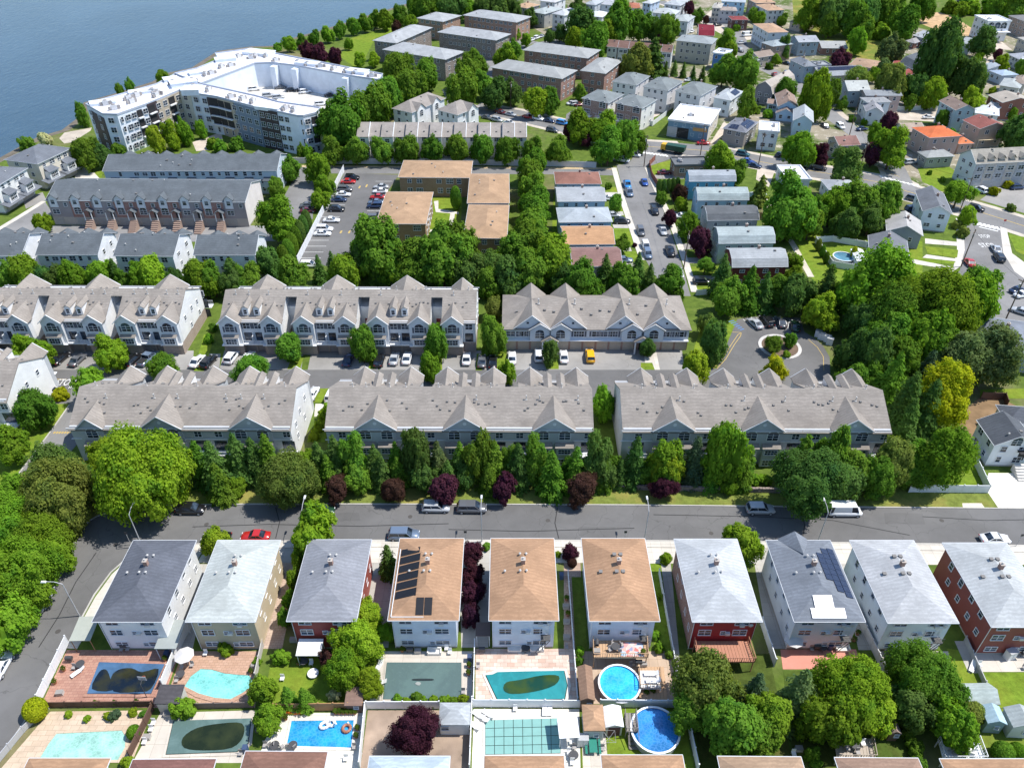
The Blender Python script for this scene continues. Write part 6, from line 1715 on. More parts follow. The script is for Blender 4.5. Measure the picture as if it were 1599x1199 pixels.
def pool(label, pts, wmat, coping=PATW, cat='swimming pool', cover=None, name='swimming_pool', cw=.45):
    P = [at(*p) for p in pts]; c = sum(P, Vector()) / len(P)
    if sum(P[i].x * P[(i+1) % len(P)].y - P[(i+1) % len(P)].x * P[i].y for i in range(len(P))) < 0: P = P[::-1]
    o = thing(name, label, cat, c)
    Q = [p - c for p in P]; n = len(Q)
    out = []
    for i in range(n):
        e1 = (Q[i] - Q[i - 1]).normalized(); e2 = (Q[(i + 1) % n] - Q[i]).normalized()
        nn = (Vector((e1.y, -e1.x, 0)) + Vector((e2.y, -e2.x, 0))); nn.normalize(); out.append(Q[i] + nn * cw)
    b = MB()
    for i in range(n):
        j = (i + 1) % n
        b.slab([(out[i].x, out[i].y, .11), (out[j].x, out[j].y, .11), (Q[j].x, Q[j].y, .11), (Q[i].x, Q[i].y, .11)], .1)
    b.build('coping', coping, o)
    b = MB(); b.face([(q.x, q.y, .045) for q in Q]); b.build('water', wmat, o)
    if cover:
        b = MB(); sc_ = cover[1]
        b.slab([(q.x * sc_, q.y * sc_, .2 + .03 * math.sin(i * 2.1)) for i, q in enumerate(Q)], .04); b.build('cover', cover[0], o)
    return o
AQUA, BLUEW, MURK = water_pool((.22, .62, .62)), water_pool((.02, .3, .62)), water_pool((.03, .05, .02))
pool('pool under a dark blue tarp in the brick patio by the corner', [(155, 1034), (257, 1037), (236, 1083), (136, 1083)], MURK, BRP, cover=(tarp((.07, .15, .27), (.05, .11, .2)), 1.0), cw=.6)
pool('free form turquoise pool with terracotta deck', [(288, 1071), (297, 1056), (313, 1044), (330, 1045), (351, 1051), (372, 1053), (389, 1054), (397, 1068), (379, 1081), (360, 1091), (335, 1089), (310, 1082)], water_pool((.2, .6, .56)), TERR, cw=.6)
pool('pale turquoise pool in the stone paver yard, bottom left', [(88, 1145), (190, 1140), (196, 1150), (195, 1166), (184, 1186), (60, 1186), (76, 1160)], water_pool((.3, .56, .48)), STONEP)
pool('pool with torn dark green tarp and murky water', [(270, 1125), (393, 1121), (388, 1160), (370, 1174), (258, 1178)], MURK, PATIO, cover=(tarp((.12, .19, .18), (.09, .15, .14)), .98))
pool('bright blue rectangular pool with inflatable floats', [(455, 1125), (552, 1124), (548, 1167), (526, 1166), (447, 1164)], BLUEW, PATW)
o = pool('rectangular pool under a flat grey green cover', [(605, 1035), (719, 1035), (719, 1091), (599, 1091)], MURK, PATIO, cover=(tarp((.1, .16, .15), (.085, .135, .13)), 1.02))
pool('teal covered pool with sagging centre and dark water', [(757, 1054), (768, 1053), (776, 1049), (830, 1048), (881, 1047), (886, 1070), (882, 1092), (776, 1094)], MURK, PATW, cover=(tarp((.02, .25, .27), (.015, .2, .22)), .98))
o = pool('pool under pale green square cover panels', [(757, 1124), (874, 1121), (875, 1176), (757, 1178)], MURK, PATW)
PG = plain((.2, .4, .37), .6); c = Vector(o.location)
a_, b_, c_, d_ = (at(*p) - c for p in ((757, 1124), (874, 1121), (875, 1176), (757, 1178)))
for i in range(8):
    for j in range(4):
        f = lambda u, v: a_.lerp(b_, u).lerp(d_.lerp(c_, u), v)
        q = [f((i + .03) / 8, (j + .97) / 4), f((i + .97) / 8, (j + .97) / 4), f((i + .97) / 8, (j + .03) / 4), f((i + .03) / 8, (j + .03) / 4)]
        m = MB(); m.slab([(v.x, v.y, .16) for v in q], .04); m.build('panel', PG, o)
def round_pool(label, px, py, r, wm, h=1.25, wall=METAL, cover=False):
    p = at(px, py, h)
    o = thing('round_pool', label, 'swimming pool', (p.x, p.y, 0))
    b = MB(); b.ring((0, 0), r - .06, r, 0, h, 28); b.build('wall', wall, o, smooth=False)
    b = MB(); b.ring((0, 0), r - .12, r + .14, h, h + .06, 28); b.build('rim', plain((.78, .8, .82), .4), o)
    b = MB(); b.cyl((0, 0, 0), r - .1, h - .16, 28); b.build('water', wm, o)
    return o
RP1 = round_pool('round bright blue pool beside the white sun deck', 967, 1066, 2.75, water_pool((.03, .42, .78)))
RP2 = round_pool('large round blue pool with leaves, half in tree shade', 1023, 1138, 3.05, water_pool((.03, .22, .56)))
round_pool('small round pool inside the white garden fence', 1317, 400, 2.6, water_pool((.1, .25, .35)))
def deck(label, pts, h, mat, rail=True, name='deck', railm=None):
    P = [at(*p, h) for p in pts]; c = sum(P, Vector()) / len(P); c.z = 0
    o = thing(name, label, 'deck', c)
    Q = [p - c for p in P]
    n = int(max(2, min(40, (Q[1] - Q[0]).length / .42)))
    mm = None
    for k in range(n):
        u0, u1 = (k + .04) / n, (k + .96) / n
        q = [Q[0].lerp(Q[1], u0), Q[0].lerp(Q[1], u1), Q[3].lerp(Q[2], u1), Q[3].lerp(Q[2], u0)]
        b = MB(); b.slab([(v.x, v.y, h) for v in q][::-1], .06); b.build('board', mat, o)
    b = MB()
    for q in Q: b.bar((q.x * .96, q.y * .96, 0), (q.x * .96, q.y * .96, h - .06), .08)
    for i in range(4):
        b.bar((Q[i].x * .96, Q[i].y * .96, h - .12), (Q[(i+1) % 4].x * .96, Q[(i+1) % 4].y * .96, h - .12), .07, 4)
    b.build('frame', mat, o)
    if rail:
        for i in (1, 2, 3): railing(o, (Q[i].x, Q[i].y), (Q[(i + 1) % 4].x, Q[(i + 1) % 4].y), h, 1.0, railm or mat)
    return o
DECKW = plain((.5, .33, .2), .8)
deck('raised tan deck with a rug and furniture behind the white house', [(925, 999), (1009, 999), (1011, 1026), (926, 1026)], 2.4, DECKW)
deck('low wooden deck between the round pool and the fence', [(996, 1040), (1036, 1040), (1042, 1092), (998, 1092)], .6, DECKW, False)
deck('white sun deck with two loungers beside the round pool', [(997, 1046), (1029, 1046), (1032, 1074), (999, 1074)], 1.3, plain((.8, .79, .77), .6), True, railm=DECKW)
deck('brick red deck behind the bright red house', [(1083, 1000), (1167, 1000), (1178, 1033), (1090, 1033)], 2.3, plain((.42, .2, .13), .8), True)
deck('small walled deck with table at the bottom right', [(1302, 1152), (1360, 1152), (1366, 1184), (1306, 1184)], 1.5, plain((.42, .36, .3), .8), True)
deck('white railed deck with chairs, bottom right', [(1464, 1154), (1526, 1154), (1538, 1186), (1472, 1186)], 1.6, plain((.66, .68, .72), .6), True, railm=VINYL)
deck('narrow grey pool stairs deck left of the large round pool', [(975, 1112), (992, 1112), (995, 1142), (977, 1142)], 1.3, plain((.24, .22, .2), .8), True)
b = MB(); p = at(987, 1150); o = thing('pool_stairs', 'dark wooden pool stairs below the grey deck', 'stairs', p)
for k in range(6):
    b = MB(); b.box((0, -1.5 + k * .45, .2 + k * .2), (1.1, .42, .06)); b.build('step', plain((.2, .18, .16)), o)
for s in (-.6, .6):
    b = MB(); b.bar((s, -1.6, .1), (s, 1.0, 1.3), .07, 4); b.bar((s, -1.6, 1.0), (s, 1.0, 2.2), .05, 4); b.build('stringer', plain((.2, .18, .16)), o)
def shed(label, nl, nr, p3, h, rise, kind, wc, rc, **kw):
    return house(label, nl, nr, p3, h, rise, kind, wc, rc, ov=.15, chimney=False, vents=0, wins=kw.pop('wins', [('f', .3, 1.3, .6, .6)]), name='shed', cat='shed', found=False, gut=kw.pop('gut', False), **kw)
shed('small shed with dark flat sloping roof beside the tarp covered pool', (240, 1097), (279, 1097), (284, 1071), 2.4, .4, 'shed', (.5, .48, .45), (.08, .075, .08))
shed('long brown roofed shed left of the bright round pool', (905, 1093), (929, 1093), (927, 1040), 2.4, .6, 'gy', (.2, .12, .1), (.3, .19, .13))
shed('tan hip roofed shed with pale doors', (911, 1140), (945, 1140), (941, 1099), 2.6, .7, 'hip', (.5, .52, .55), (.46, .29, .18))
o = shed('white roofed shed with maroon doors', (945, 1135), (974, 1134), (970, 1101), 2.3, .5, 'gy', (.6, .58, .56), (.82, .83, .85), wins=None)
W_, D_, h_, r_, w_, d_ = o['_dims']; panel(o, 'door', (0, -d_ / 2, 1.05), 0, w_ * .75, 1.8, plain((.12, .05, .06)))
shed('grey hip roofed pavilion beside the purple maple', (684, 1131), (733, 1131), (734, 1096), 2.6, .8, 'hip', (.66, .7, .74), (.42, .45, .47), wins=[('f', -1.2, 1.6, 1.0, .8)])
shed('pale green roofed shed behind the dark red house lawn', (1514, 1100), (1562, 1099), (1545, 1065), 2.4, 1.0, 'gx', (.56, .6, .56), (.4, .46, .44))
shed('small blue shed at the bottom right', (1541, 1126), (1572, 1128), (1560, 1104), 2.4, .7, 'gy', (.3, .4, .45), (.4, .55, .64))
shed('grey shed cut by the right edge', (1582, 1135), (1625, 1137), (1615, 1105), 2.6, .9, 'gy', (.6, .62, .62), (.38, .42, .42))
shed('low brown garden shed between the trees, bottom right', (1388, 1140), (1406, 1140), (1402, 1120), 2.0, .5, 'gy', (.2, .13, .1), (.26, .2, .17))
shed('white shed beside the small round pool yard', (1338, 408), (1358, 409), (1359, 390), 2.4, .5, 'gy', (.7, .72, .74), (.8, .82, .84))
shed('brown shed in the garden left of bamboo', (538, 1094), (566, 1094), (566, 1080), 1.9, .3, 'shed', (.2, .12, .09), (.24, .16, .13))
shed('small shed with pale roof behind the gambrel houses', (1168, 300), (1178, 308), (1186, 296), 2.4, .7, 'gy', (.5, .52, .54), (.5, .54, .56))
def canopy(label, nl, nr, p3, h, rise, mat, post=TRIM, name='canopy'):
    ctr, rz, W, D = frame(nl, nr, p3, h)
    o = thing(name, label, 'canopy', ctr, rz)
    b = MB(); b.slab([(-W / 2, -D / 2, h), (W / 2, -D / 2, h), (W / 2, D / 2, h + rise), (-W / 2, D / 2, h + rise)], .1); b.build('roof', mat, o)
    for sx in (-1, 1):
        for sy in (-1, 1):
            b = MB(); b.bar((sx * (W / 2 - .15), sy * (D / 2 - .15), 0), (sx * (W / 2 - .15), sy * (D / 2 - .15), h + (rise if sy > 0 else 0) - .08), .06, 6); b.build('post', post, o)
    return o
canopy('green grey lean to roof left of the corner house', (107, 1000), (140, 999), (153, 963), 2.7, .3, plain((.36, .38, .33), .7), WOOD)
canopy('grey roof between the corner house and its fence', (240, 1012), (274, 1012), (288, 968), 2.7, .2, plain((.3, .33, .32), .7))
o = canopy('white striped awning behind the maroon house', (461, 1023), (500, 1023), (502, 999), 2.5, .4, plain((.78, .78, .77), .6))
W_, D_ = 4.0, 3.2
canopy('white party tent over the panelled pool', (873, 1152), (905, 1150), (904, 1112), 2.6, .15, plain((.84, .84, .86), .5))
canopy('small dark roof over the side passage by the tan house', (742, 992), (765, 992), (765, 972), 2.6, .2, plain((.12, .09, .08), .7))
canopy('pale patio awning of the dark red gable house', (1528, 219), (1562, 218), (1556, 212), 3.0, .2, plain((.6, .5, .34), .7))

# ------------------------------------------------------------------ garden furniture and small things
PROTO = {}
def proto(kind):
    if kind in PROTO: return PROTO[kind]
    L = []
    def add(name, b, m): L.append((name, b.mesh(name, m)))
    W2, MT = plain((.8, .8, .8), .5), plain((.07, .07, .075), .5)
    if kind == 'lounger':
        b = MB(); b.box((-.3, 0, .32), (1.3, .62, .07)); add('seat', b, W2)
        b = MB(); b.slab([(.35, -.31, .36), (.95, -.31, .72), (.95, .31, .72), (.35, .31, .36)], .07); add('backrest', b, W2)
        for x in (-.8, .3):
            for y in (-.26, .26): b = MB(); b.bar((x, y, 0), (x, y, .3), .03, 5); add('leg', b, W2)
    elif kind == 'table':
        b = MB(); b.cyl((0, 0, .7), .6, .05, 16); add('top', b, MT)
        for a in range(4): b = MB(); b.bar((.4 * math.cos(a * 1.57), .4 * math.sin(a * 1.57), 0), (.3 * math.cos(a * 1.57), .3 * math.sin(a * 1.57), .7), .03, 5); add('leg', b, MT)
    elif kind == 'chair':
        m = plain((.35, .33, .32), .6)
        b = MB(); b.box((0, 0, .42), (.5, .5, .06)); add('seat', b, m)
        b = MB(); b.box((0, .24, .75), (.5, .05, .6)); add('backrest', b, m)
        for x in (-.2, .2):
            for y in (-.2, .2): b = MB(); b.bar((x, y, 0), (x, y, .42), .025, 5); add('leg', b, m)
    elif kind == 'white_chair':
        b = MB(); b.box((0, 0, .42), (.55, .55, .06)); add('seat', b, W2)
        b = MB(); b.box((0, .26, .75), (.55, .05, .6)); add('backrest', b, W2)
        for x in (-.22, .22):
            for y in (-.22, .22): b = MB(); b.bar((x, y, 0), (x, y, .42), .03, 5); add('leg', b, W2)
    elif kind == 'sofa':
        m = plain((.72, .7, .66), .8)
        b = MB(); b.box((0, 0, .25), (1.9, .8, .4)); add('seat', b, m); b = MB(); b.box((0, .35, .6), (1.9, .18, .5)); add('backrest', b, m)
        for s in (-1, 1): b = MB(); b.box((s * .9, 0, .45), (.18, .75, .5)); add('armrest', b, m)
    elif kind == 'grill':
        b = MB(); b.box((0, 0, .75), (.9, .5, .3)); add('body', b, MT); b = MB(); b.cyl((-.45, 0, .92), .26, .9, 12, axis='x'); add('lid', b, MT)
        for x in (-.4, .4): b = MB(); b.bar((x, 0, 0), (x, 0, .7), .04, 5); add('leg', b, MT)
    elif kind == 'planter':
        b = MB(); b.cyl((0, 0, 0), .22, .42, 10, r2=.3); add('pot', b, plain((.4, .18, .1)))
        b = MB(); R = random.Random(5)
        for k in range(60):
            a, e = R.uniform(0, 6.28), R.uniform(-.2, 1.4); r = R.uniform(.2, .42); c = (r * math.cos(a) * math.cos(e), r * math.sin(a) * math.cos(e), .6 + r * math.sin(e))
            b.face([(c[0] - .09, c[1], c[2]), (c[0], c[1] - .09, c[2] - .03), (c[0] + .09, c[1], c[2] + .05), (c[0], c[1] + .09, c[2])])
        add('plant', b, leaf((.08, .14, .02)))
    elif kind == 'umbrella':
        b = MB(); b.bar((0, 0, 0), (0, 0, 2.5), .03); add('pole', b, W2); b = MB(); b.cyl((0, 0, 2.1), 1.35, .5, 8, r2=.05); add('canopy', b, plain((.62, .6, .58), .8))
    elif kind == 'bin':
        b = MB(); b.box((0, 0, .5), (.55, .6, 1.0), top=1.1); add('body', b, plain((.06, .1, .2), .5)); b = MB(); b.box((0, 0, 1.03), (.64, .7, .08)); add('lid', b, plain((.05, .08, .16), .5))
    elif kind == 'crate':
        b = MB(); b.box((0, 0, .28), (.9, .6, .56)); add('body', b, plain((.5, .48, .44), .7)); b = MB(); b.box((0, 0, .58), (.95, .65, .06)); add('lid', b, plain((.3, .28, .26), .7))
    elif kind == 'ring_float':
        b = MB()
        for i in range(14):
            a, a2 = i * 2 * math.pi / 14, (i + 1) * 2 * math.pi / 14
            b.bar((.5 * math.cos(a), .5 * math.sin(a), .15), (.5 * math.cos(a2), .5 * math.sin(a2), .15), .2, 8)
        add('ring', b, plain((.36, .16, .1), .4)); b = MB(); b.cyl((.3, .5, .25), .12, .3, 8); add('handle', b, W2)
    elif kind == 'animal_float':
        b = MB()
        for i in range(12):
            a, a2 = i * 2 * math.pi / 12, (i + 1) * 2 * math.pi / 12
            b.bar((.6 * math.cos(a), .4 * math.sin(a), .15), (.6 * math.cos(a2), .4 * math.sin(a2), .15), .2, 8)
        add('ring', b, W2); b = MB(); b.bar((.6, 0, .2), (.85, 0, .8), .14, 8, r2=.1); b.bar((.85, 0, .8), (1.1, 0, .7), .12, 8, r2=.06); add('neck', b, W2)
    elif kind == 'kayak':
        b = MB(); m = plain((.75, .2, .02), .4)
        st = [(-1.5, .02), (-1.1, .22), (0, .34), (1.1, .22), (1.5, .02)]
        for (x0, r0), (x1, r1) in zip(st, st[1:]): b.bar((x0, 0, .2), (x1, 0, .2), r0, 10, r2=r1)
        add('hull', b, m); b = MB(); b.ring((0, 0), .22, .3, .42, .52, 14, sx=1.6); add('cockpit', b, MT)
    elif kind == 'picnic_table':
        m = plain((.02, .2, .15), .6)
        b = MB(); b.box((0, 0, .74), (1.0, 1.9, .07)); add('top', b, m)
        for s in (-1, 1): b = MB(); b.box((s * .85, 0, .44), (.3, 1.9, .06)); add('bench', b, m)
        for s in (-1, 1): b = MB(); b.bar((-.75, s * .7, 0), (.3, s * .7, .72), .05, 4); b.bar((.75, s * .7, 0), (-.3, s * .7, .72), .05, 4); add('leg', b, m)
    elif kind == 'rug':
        b = MB(); b.box((0, 0, .02), (3.2, 2.2, .03)); add('rug', b, NTrug()); 
    elif kind == 'swing_seat':
        b = MB(); b.ring((0, 0), .55, .75, .3, .5, 20); add('frame', b, W2); b = MB(); b.cyl((0, 0, .25), .6, .15, 16); add('cushion', b, plain((.6, .6, .62)))
    elif kind == 'dryer':
        b = MB(); b.bar((0, 0, 0), (0, 0, 1.7), .03); add('pole', b, METAL)
        b = MB()
        for a in range(4): b.bar((0, 0, 1.2), (1.1 * math.cos(a * 1.571 + .78), 1.1 * math.sin(a * 1.571 + .78), 1.75), .02, 4); b.bar((1.1 * math.cos(a * 1.571 + .78), 1.1 * math.sin(a * 1.571 + .78), 1.75), (1.1 * math.cos(a * 1.571 + 2.35), 1.1 * math.sin(a * 1.571 + 2.35), 1.75), .015, 4)
        add('arms', b, METAL)
    elif kind == 'hoop':
        b = MB(); b.bar((0, 0, 0), (0, 0, 3.0), .05); b.bar((0, 0, 3.0), (.6, 0, 3.3), .05); add('pole', b, MT); b = MB(); b.box((.65, 0, 3.4), (.05, 1.1, .75)); add('backboard', b, plain((.4, .42, .45), .4)); b = MB(); b.ring((.95, 0), .2, .24, 3.15, 3.19, 12); add('hoop', b, plain((.5, .12, .05)))
    elif kind == 'cabinet':
        b = MB(); b.box((0, 0, .8), (1.3, .9, 1.6)); add('body', b, plain((.75, .75, .76), .5)); b = MB(); b.box((0, -.46, .8), (.03, .03, 1.4)); b.box((0, 0, 1.63), (1.4, 1.0, .08)); add('doors', b, METAL)
    PROTO[kind] = L
    return L
def NTrug():
    t = NT('rug'); v = t.n('TexVoronoi', i_Scale=1.8); t.l(t.coord(), v.inputs['Vector'])
    sp = t.n('SeparateColor'); t.l(v.outputs['Color'], sp.inputs[0])
    return t.base(t.ramp(sp.outputs[0], [(0, (.6, .12, .1)), (.35, (.7, .55, .5)), (.6, (.6, .3, .3)), (.8, (.1, .3, .5)), (1, (.75, .7, .68))]), .9, .1)
CATS = {'white_chair': 'chair', 'ring_float': 'float', 'animal_float': 'float', 'picnic_table': 'picnic table', 'swing_seat': 'seat', 'dryer': 'clothes dryer', 'hoop': 'basketball hoop', 'cabinet': 'cabinet'}
LOOK = {'white_chair': 'white garden chair', 'chair': 'grey patio chair', 'lounger': 'white sun lounger', 'table': 'dark round table', 'sofa': 'cream outdoor sofa', 'grill': 'black grill', 'planter': 'potted plant', 'umbrella': 'closed grey parasol', 'bin': 'blue bin', 'crate': 'storage box', 'rug': 'patterned rug', 'ring_float': 'brown ring float', 'animal_float': 'white inflatable float', 'kayak': 'orange kayak', 'picnic_table': 'green picnic table', 'swing_seat': 'round white seat', 'dryer': 'rotary clothes dryer', 'hoop': 'basketball hoop', 'cabinet': 'white cabinet'}
def prop(kind, px, py, where, rz=0.0, z=0.0):
    p = at(px, py, z)
    o = bpy.data.objects.new(kind, None); link(o); o.location = (p.x, p.y, z); o.rotation_euler = (0, 0, rz)
    o['category'] = CATS.get(kind, kind)
    for nm, me in proto(kind): inst(nm, me, o)
    return pend(o, LOOK[kind], where, 'garden things')
for row in [
 ('on the brick patio by the tarp covered pool', [('grill', 110, 1032), ('lounger', 122, 1050, .9), ('chair', 116, 1044), ('planter', 100, 1046), ('planter', 86, 1066), ('crate', 94, 1083, .1), ('table', 127, 1040), ('chair', 190, 1016), ('grill', 195, 1012), ('chair', 200, 1015), ('bin', 262, 1024), ('planter', 258, 1030), ('hoop', 229, 1088, 1.5), ('planter', 150, 1100), ('planter', 180, 1100), ('planter', 214, 1098)]),
 ('around the kidney shaped turquoise pool', [('umbrella', 293, 1036), ('chair', 284, 1044), ('chair', 300, 1040), ('white_chair', 321, 1022), ('crate', 398, 1040), ('planter', 392, 1050), ('chair', 276, 1064), ('planter', 290, 1098), ('table', 283, 1056)]),
 ('beside the murky torn tarp pool', [('crate', 262, 1116), ('white_chair', 240, 1130), ('white_chair', 236, 1140), ('crate', 230, 1152), ('white_chair', 226, 1160), ('chair', 376, 1178), ('bin', 384, 1172)]),
 ('on the lawn of the maroon house', [('swing_seat', 489, 1053), ('white_chair', 441, 1061), ('table', 475, 1036), ('white_chair', 486, 1037), ('planter', 466, 1036), ('grill', 470, 1028), ('crate', 458, 1000)]),
 ('around the bright blue pool with floats', [('ring_float', 541, 1137, .3, .12), ('animal_float', 507, 1132, .4, .12), ('animal_float', 516, 1128, -.5, .12), ('kayak', 461, 1112), ('planter', 437, 1122), ('planter', 446, 1122), ('grill', 406, 1144), ('planter', 556, 1150), ('planter', 558, 1138), ('chair', 553, 1168), ('white_chair', 540, 1186)] + [('chair', 414 + 9 * k, 1165 + (k % 2) * 2, k * .8) for k in range(6)] + [('table', 430, 1167), ('table', 458, 1167)] + [('planter', 524 + 6 * k, 1113) for k in range(6)]),
 ('on the patio of the grey green covered pool', [('lounger', 592, 1040, 1.2), ('lounger', 593, 1066, 0), ('white_chair', 594, 1030), ('sofa', 678, 1019), ('grill', 640, 1018), ('white_chair', 697, 1014), ('white_chair', 702, 1020), ('crate', 652, 1018), ('planter', 628, 1016), ('planter', 732, 1040), ('bin', 733, 1030), ('planter', 731, 1052), ('chair', 723, 1082), ('white_chair', 581, 1094)]),
 ('on the patio of the teal covered pool', [('grill', 752, 1018), ('chair', 746, 1042), ('sofa', 803, 1014), ('table', 820, 1015), ('sofa', 838, 1014), ('chair', 884, 1012), ('crate', 884, 996), ('crate', 884, 972), ('planter', 886, 960), ('crate', 883, 948), ('planter', 884, 936), ('bin', 876, 902)]),
 ('around the panelled cover pool', [('lounger', 747, 1117, -.6), ('lounger', 754, 1122, -.6), ('lounger', 741, 1134, -.6), ('lounger', 763, 1116, -.6), ('white_chair', 804, 1108), ('lounger', 850, 1108, 1.5), ('lounger', 858, 1108, 1.5), ('white_chair', 892, 1160), ('chair', 896, 1168), ('white_chair', 888, 1176), ('table', 895, 1182), ('white_chair', 893, 1192)]),
 ('on the raised deck behind the white house', [('rug', 986, 1013, 0, 2.43), ('table', 960, 1013, 0, 2.43), ('chair', 952, 1016, .4, 2.43), ('chair', 967, 1017, 3, 2.43), ('chair', 957, 1007, 1, 2.43), ('grill', 931, 1008, 1.5, 2.43), ('crate', 931, 1018, 0, 2.43), ('chair', 970, 1008, 2, 2.43), ('planter', 1003, 1020, 0, 2.43)]),
 ('beside the bright round pool', [('lounger', 1016, 1053, 0, 1.33), ('lounger', 1019, 1064, 0, 1.33), ('grill', 996, 1038, 0, .63), ('crate', 1004, 1038, 0, .63), ('chair', 984, 1040, 0), ('planter', 1018, 1082, 0, 0), ('planter', 1008, 1084), ('crate', 990, 1036)]),
 ('in the yard of the large round pool', [('picnic_table', 925, 1167), ('cabinet', 909, 1160), ('dryer', 949, 1160), ('chair', 940, 1170), ('bin', 1058, 1114)]),
 ('behind the tarp roofed house', [('grill', 1274, 1014), ('table', 1282, 1014), ('chair', 1266, 1015), ('sofa', 1314, 1014), ('umbrella', 1234, 1012), ('planter', 1332, 1000), ('planter', 1338, 990), ('bin', 1294, 1012)]),
 ('behind the pale grey roofed house', [('table', 1388, 1022), ('chair', 1383, 1020), ('white_chair', 1394, 1020), ('bin', 1390, 1030), ('crate', 1400, 1034), ('white_chair', 1378, 1038), ('white_chair', 1384, 1052), ('crate', 1386, 1060)]),
 ('on the concrete behind the dark red house', [('cabinet', 1574, 1026, .3), ('lounger', 1517, 1042, .9), ('white_chair', 1528, 1040), ('grill', 1597, 1024), ('chair', 1598, 1044)]),
 ('on the small walled deck', [('table', 1332, 1166, 0, 1.55), ('chair', 1322, 1170, 0, 1.55), ('white_chair', 1346, 1162, 0, 1.55), ('chair', 1338, 1176, 0, 1.55)]),
 ('on the white railed deck', [('lounger', 1482, 1164, .4, 1.65), ('lounger', 1510, 1170, -.9, 1.65), ('table', 1496, 1172, 0, 1.65), ('chair', 1488, 1178, 0, 1.65), ('white_chair', 1520, 1178, 0, 1.65)]),
 ('beside the turning circle', [('cabinet', 1276, 525, -.5), ('cabinet', 1281, 529, -.5), ('cabinet', 1290, 533, -.5), ('cabinet', 1294, 537, -.5)]),
 ('behind the hidden patio under trees, bottom', [('table', 1116, 1172), ('chair', 1124, 1176), ('white_chair', 1160, 1176), ('crate', 1246, 1170), ('white_chair', 1238, 1178)]),
]:
    for it in row[1]:
        prop(it[0], it[1], it[2], row[0], *(it[3:]))

# ------------------------------------------------------------------ street lamps, signs, utility poles
def lamp(px, py, look, ang, h=7.3):
    p = at(px, py); o = thing('street_lamp', look, 'street lamp', p, ang, 'street lamps')
    b = MB(); b.bar((0, 0, 0), (0, 0, h), .1, 8, r2=.06); b.build('pole', METAL, o)
    b = MB(); b.bar((0, 0, h), (1.0, 0, h + .45), .05); b.bar((1.0, 0, h + .45), (2.2, 0, h + .5), .05); b.build('arm', METAL, o)
    b = MB(); b.box((2.5, 0, h + .48), (.8, .32, .16), top=.7); b.build('lamp_head', plain((.75, .76, .78), .4), o)
for (x, y, t, a) in ((222, 853, 'street lamp behind the dark slate roof on the corner', 1.57), (482, 846, 'street lamp rising behind the yellow green tree', 1.57), (752, 845.5, 'street lamp behind the gap beside purple trees', 1.57), (1005, 847, 'street lamp between two tan roofs and the verge', 1.57), (1275, 849, 'street lamp behind the solar panel roof', 1.57), (124, 961, 'street lamp on the left road with arm over the road', 3.14)):
    lamp(x, y, t, a)
def sign(px, py, label, h=2.4, col=(.05, .05, .055), w=.45):
    p = at(px, py); o = thing('sign_post', label, 'sign', p, 0, 'sign posts')
    b = MB(); b.bar((0, 0, 0), (0, 0, h), .04); b.build('pole', METAL, o)
    b = MB(); b.box((0, -.05, h - .2), (w, .03, .5)); b.build('plate', plain(col, .5), o)
for (x, y, t) in ((204, 850, 'dark sign post behind the corner house roof'), (727, 848, 'dark sign post behind the solar panel house'), (974, 848, 'dark sign post behind the deck house roof'), (1239, 850, 'dark sign post behind the tarp house roof'), (1585, 853, 'dark sign post behind the rightmost pale roof')): sign(x, y, t, 3.0)
o = sign(1564, 356, 'red stop sign at the corner crossing', 2.6, (.5, .03, .03), .7)
def upole(px, py, label, h=10.5, lampd=None):
    p = at(px, py); o = thing('utility_pole', label, 'utility pole', p, rng.uniform(0, 3), 'utility poles')
    b = MB(); b.bar((0, 0, 0), (0, 0, h), .16, 8, r2=.11); b.build('pole', bark((.16, .12, .09)), o)
    b = MB(); b.box((0, 0, h - .6), (2.4, .12, .14)); b.build('crossarm', bark((.16, .12, .09)), o)
    b = MB(); b.cyl((.3, 0, h - 2.2), .24, .9, 8); b.build('transformer', VENTM, o)
    return p + Vector((0, 0, h - .5))
UP = [upole(x, y, 'utility pole %s' % t) for (x, y, t) in ((797, 170, 'by the parked cars on the avenue'), (1005, 260, 'at the head of the side street'), (1093, 242, 'in front of the blue warehouse'), (1184, 256, 'beside the blue car on the avenue'), (1340, 272, 'at the bend under the dark trees'), (1498, 330, 'on the corner by the small yellow tree'), (1500, 416, 'beside the red car near the STOP street'), (1570, 498, 'at the right edge above the parked cars'), (1067, 419, 'on the right pavement of the side street'), (1325, 214, 'beside the sloping road'), (1248, 118, 'at the road fork'))]
def wire(a, c, label):
    b = MB(); pr = None
    for k in range(13):
        t = k / 12; p = a.lerp(c, t); p.z -= 1.4 * 4 * t * (1 - t) * min(1, (c - a).length / 50)
        if pr is not None: b.bar(pr, p, .025, 3)
        pr = p
    tag(b.build('power_line', DARK), label, 'cable', 'power lines')
for (i, j, t) in ((0, 1, 'power line from parked cars to the side street head'), (1, 2, 'power line across to the warehouse'), (2, 3, 'power line from warehouse to blue car'), (3, 4, 'power line along the avenue to the bend'), (4, 5, 'power line from the bend to the STOP corner'), (5, 6, 'power line down the STOP street'), (6, 7, 'power line to the right edge'), (4, 9, 'power line up the sloping road'), (9, 10, 'power line to the road fork'), (1, 8, 'power line down the side street')):
    wire(UP[i], UP[j], t)
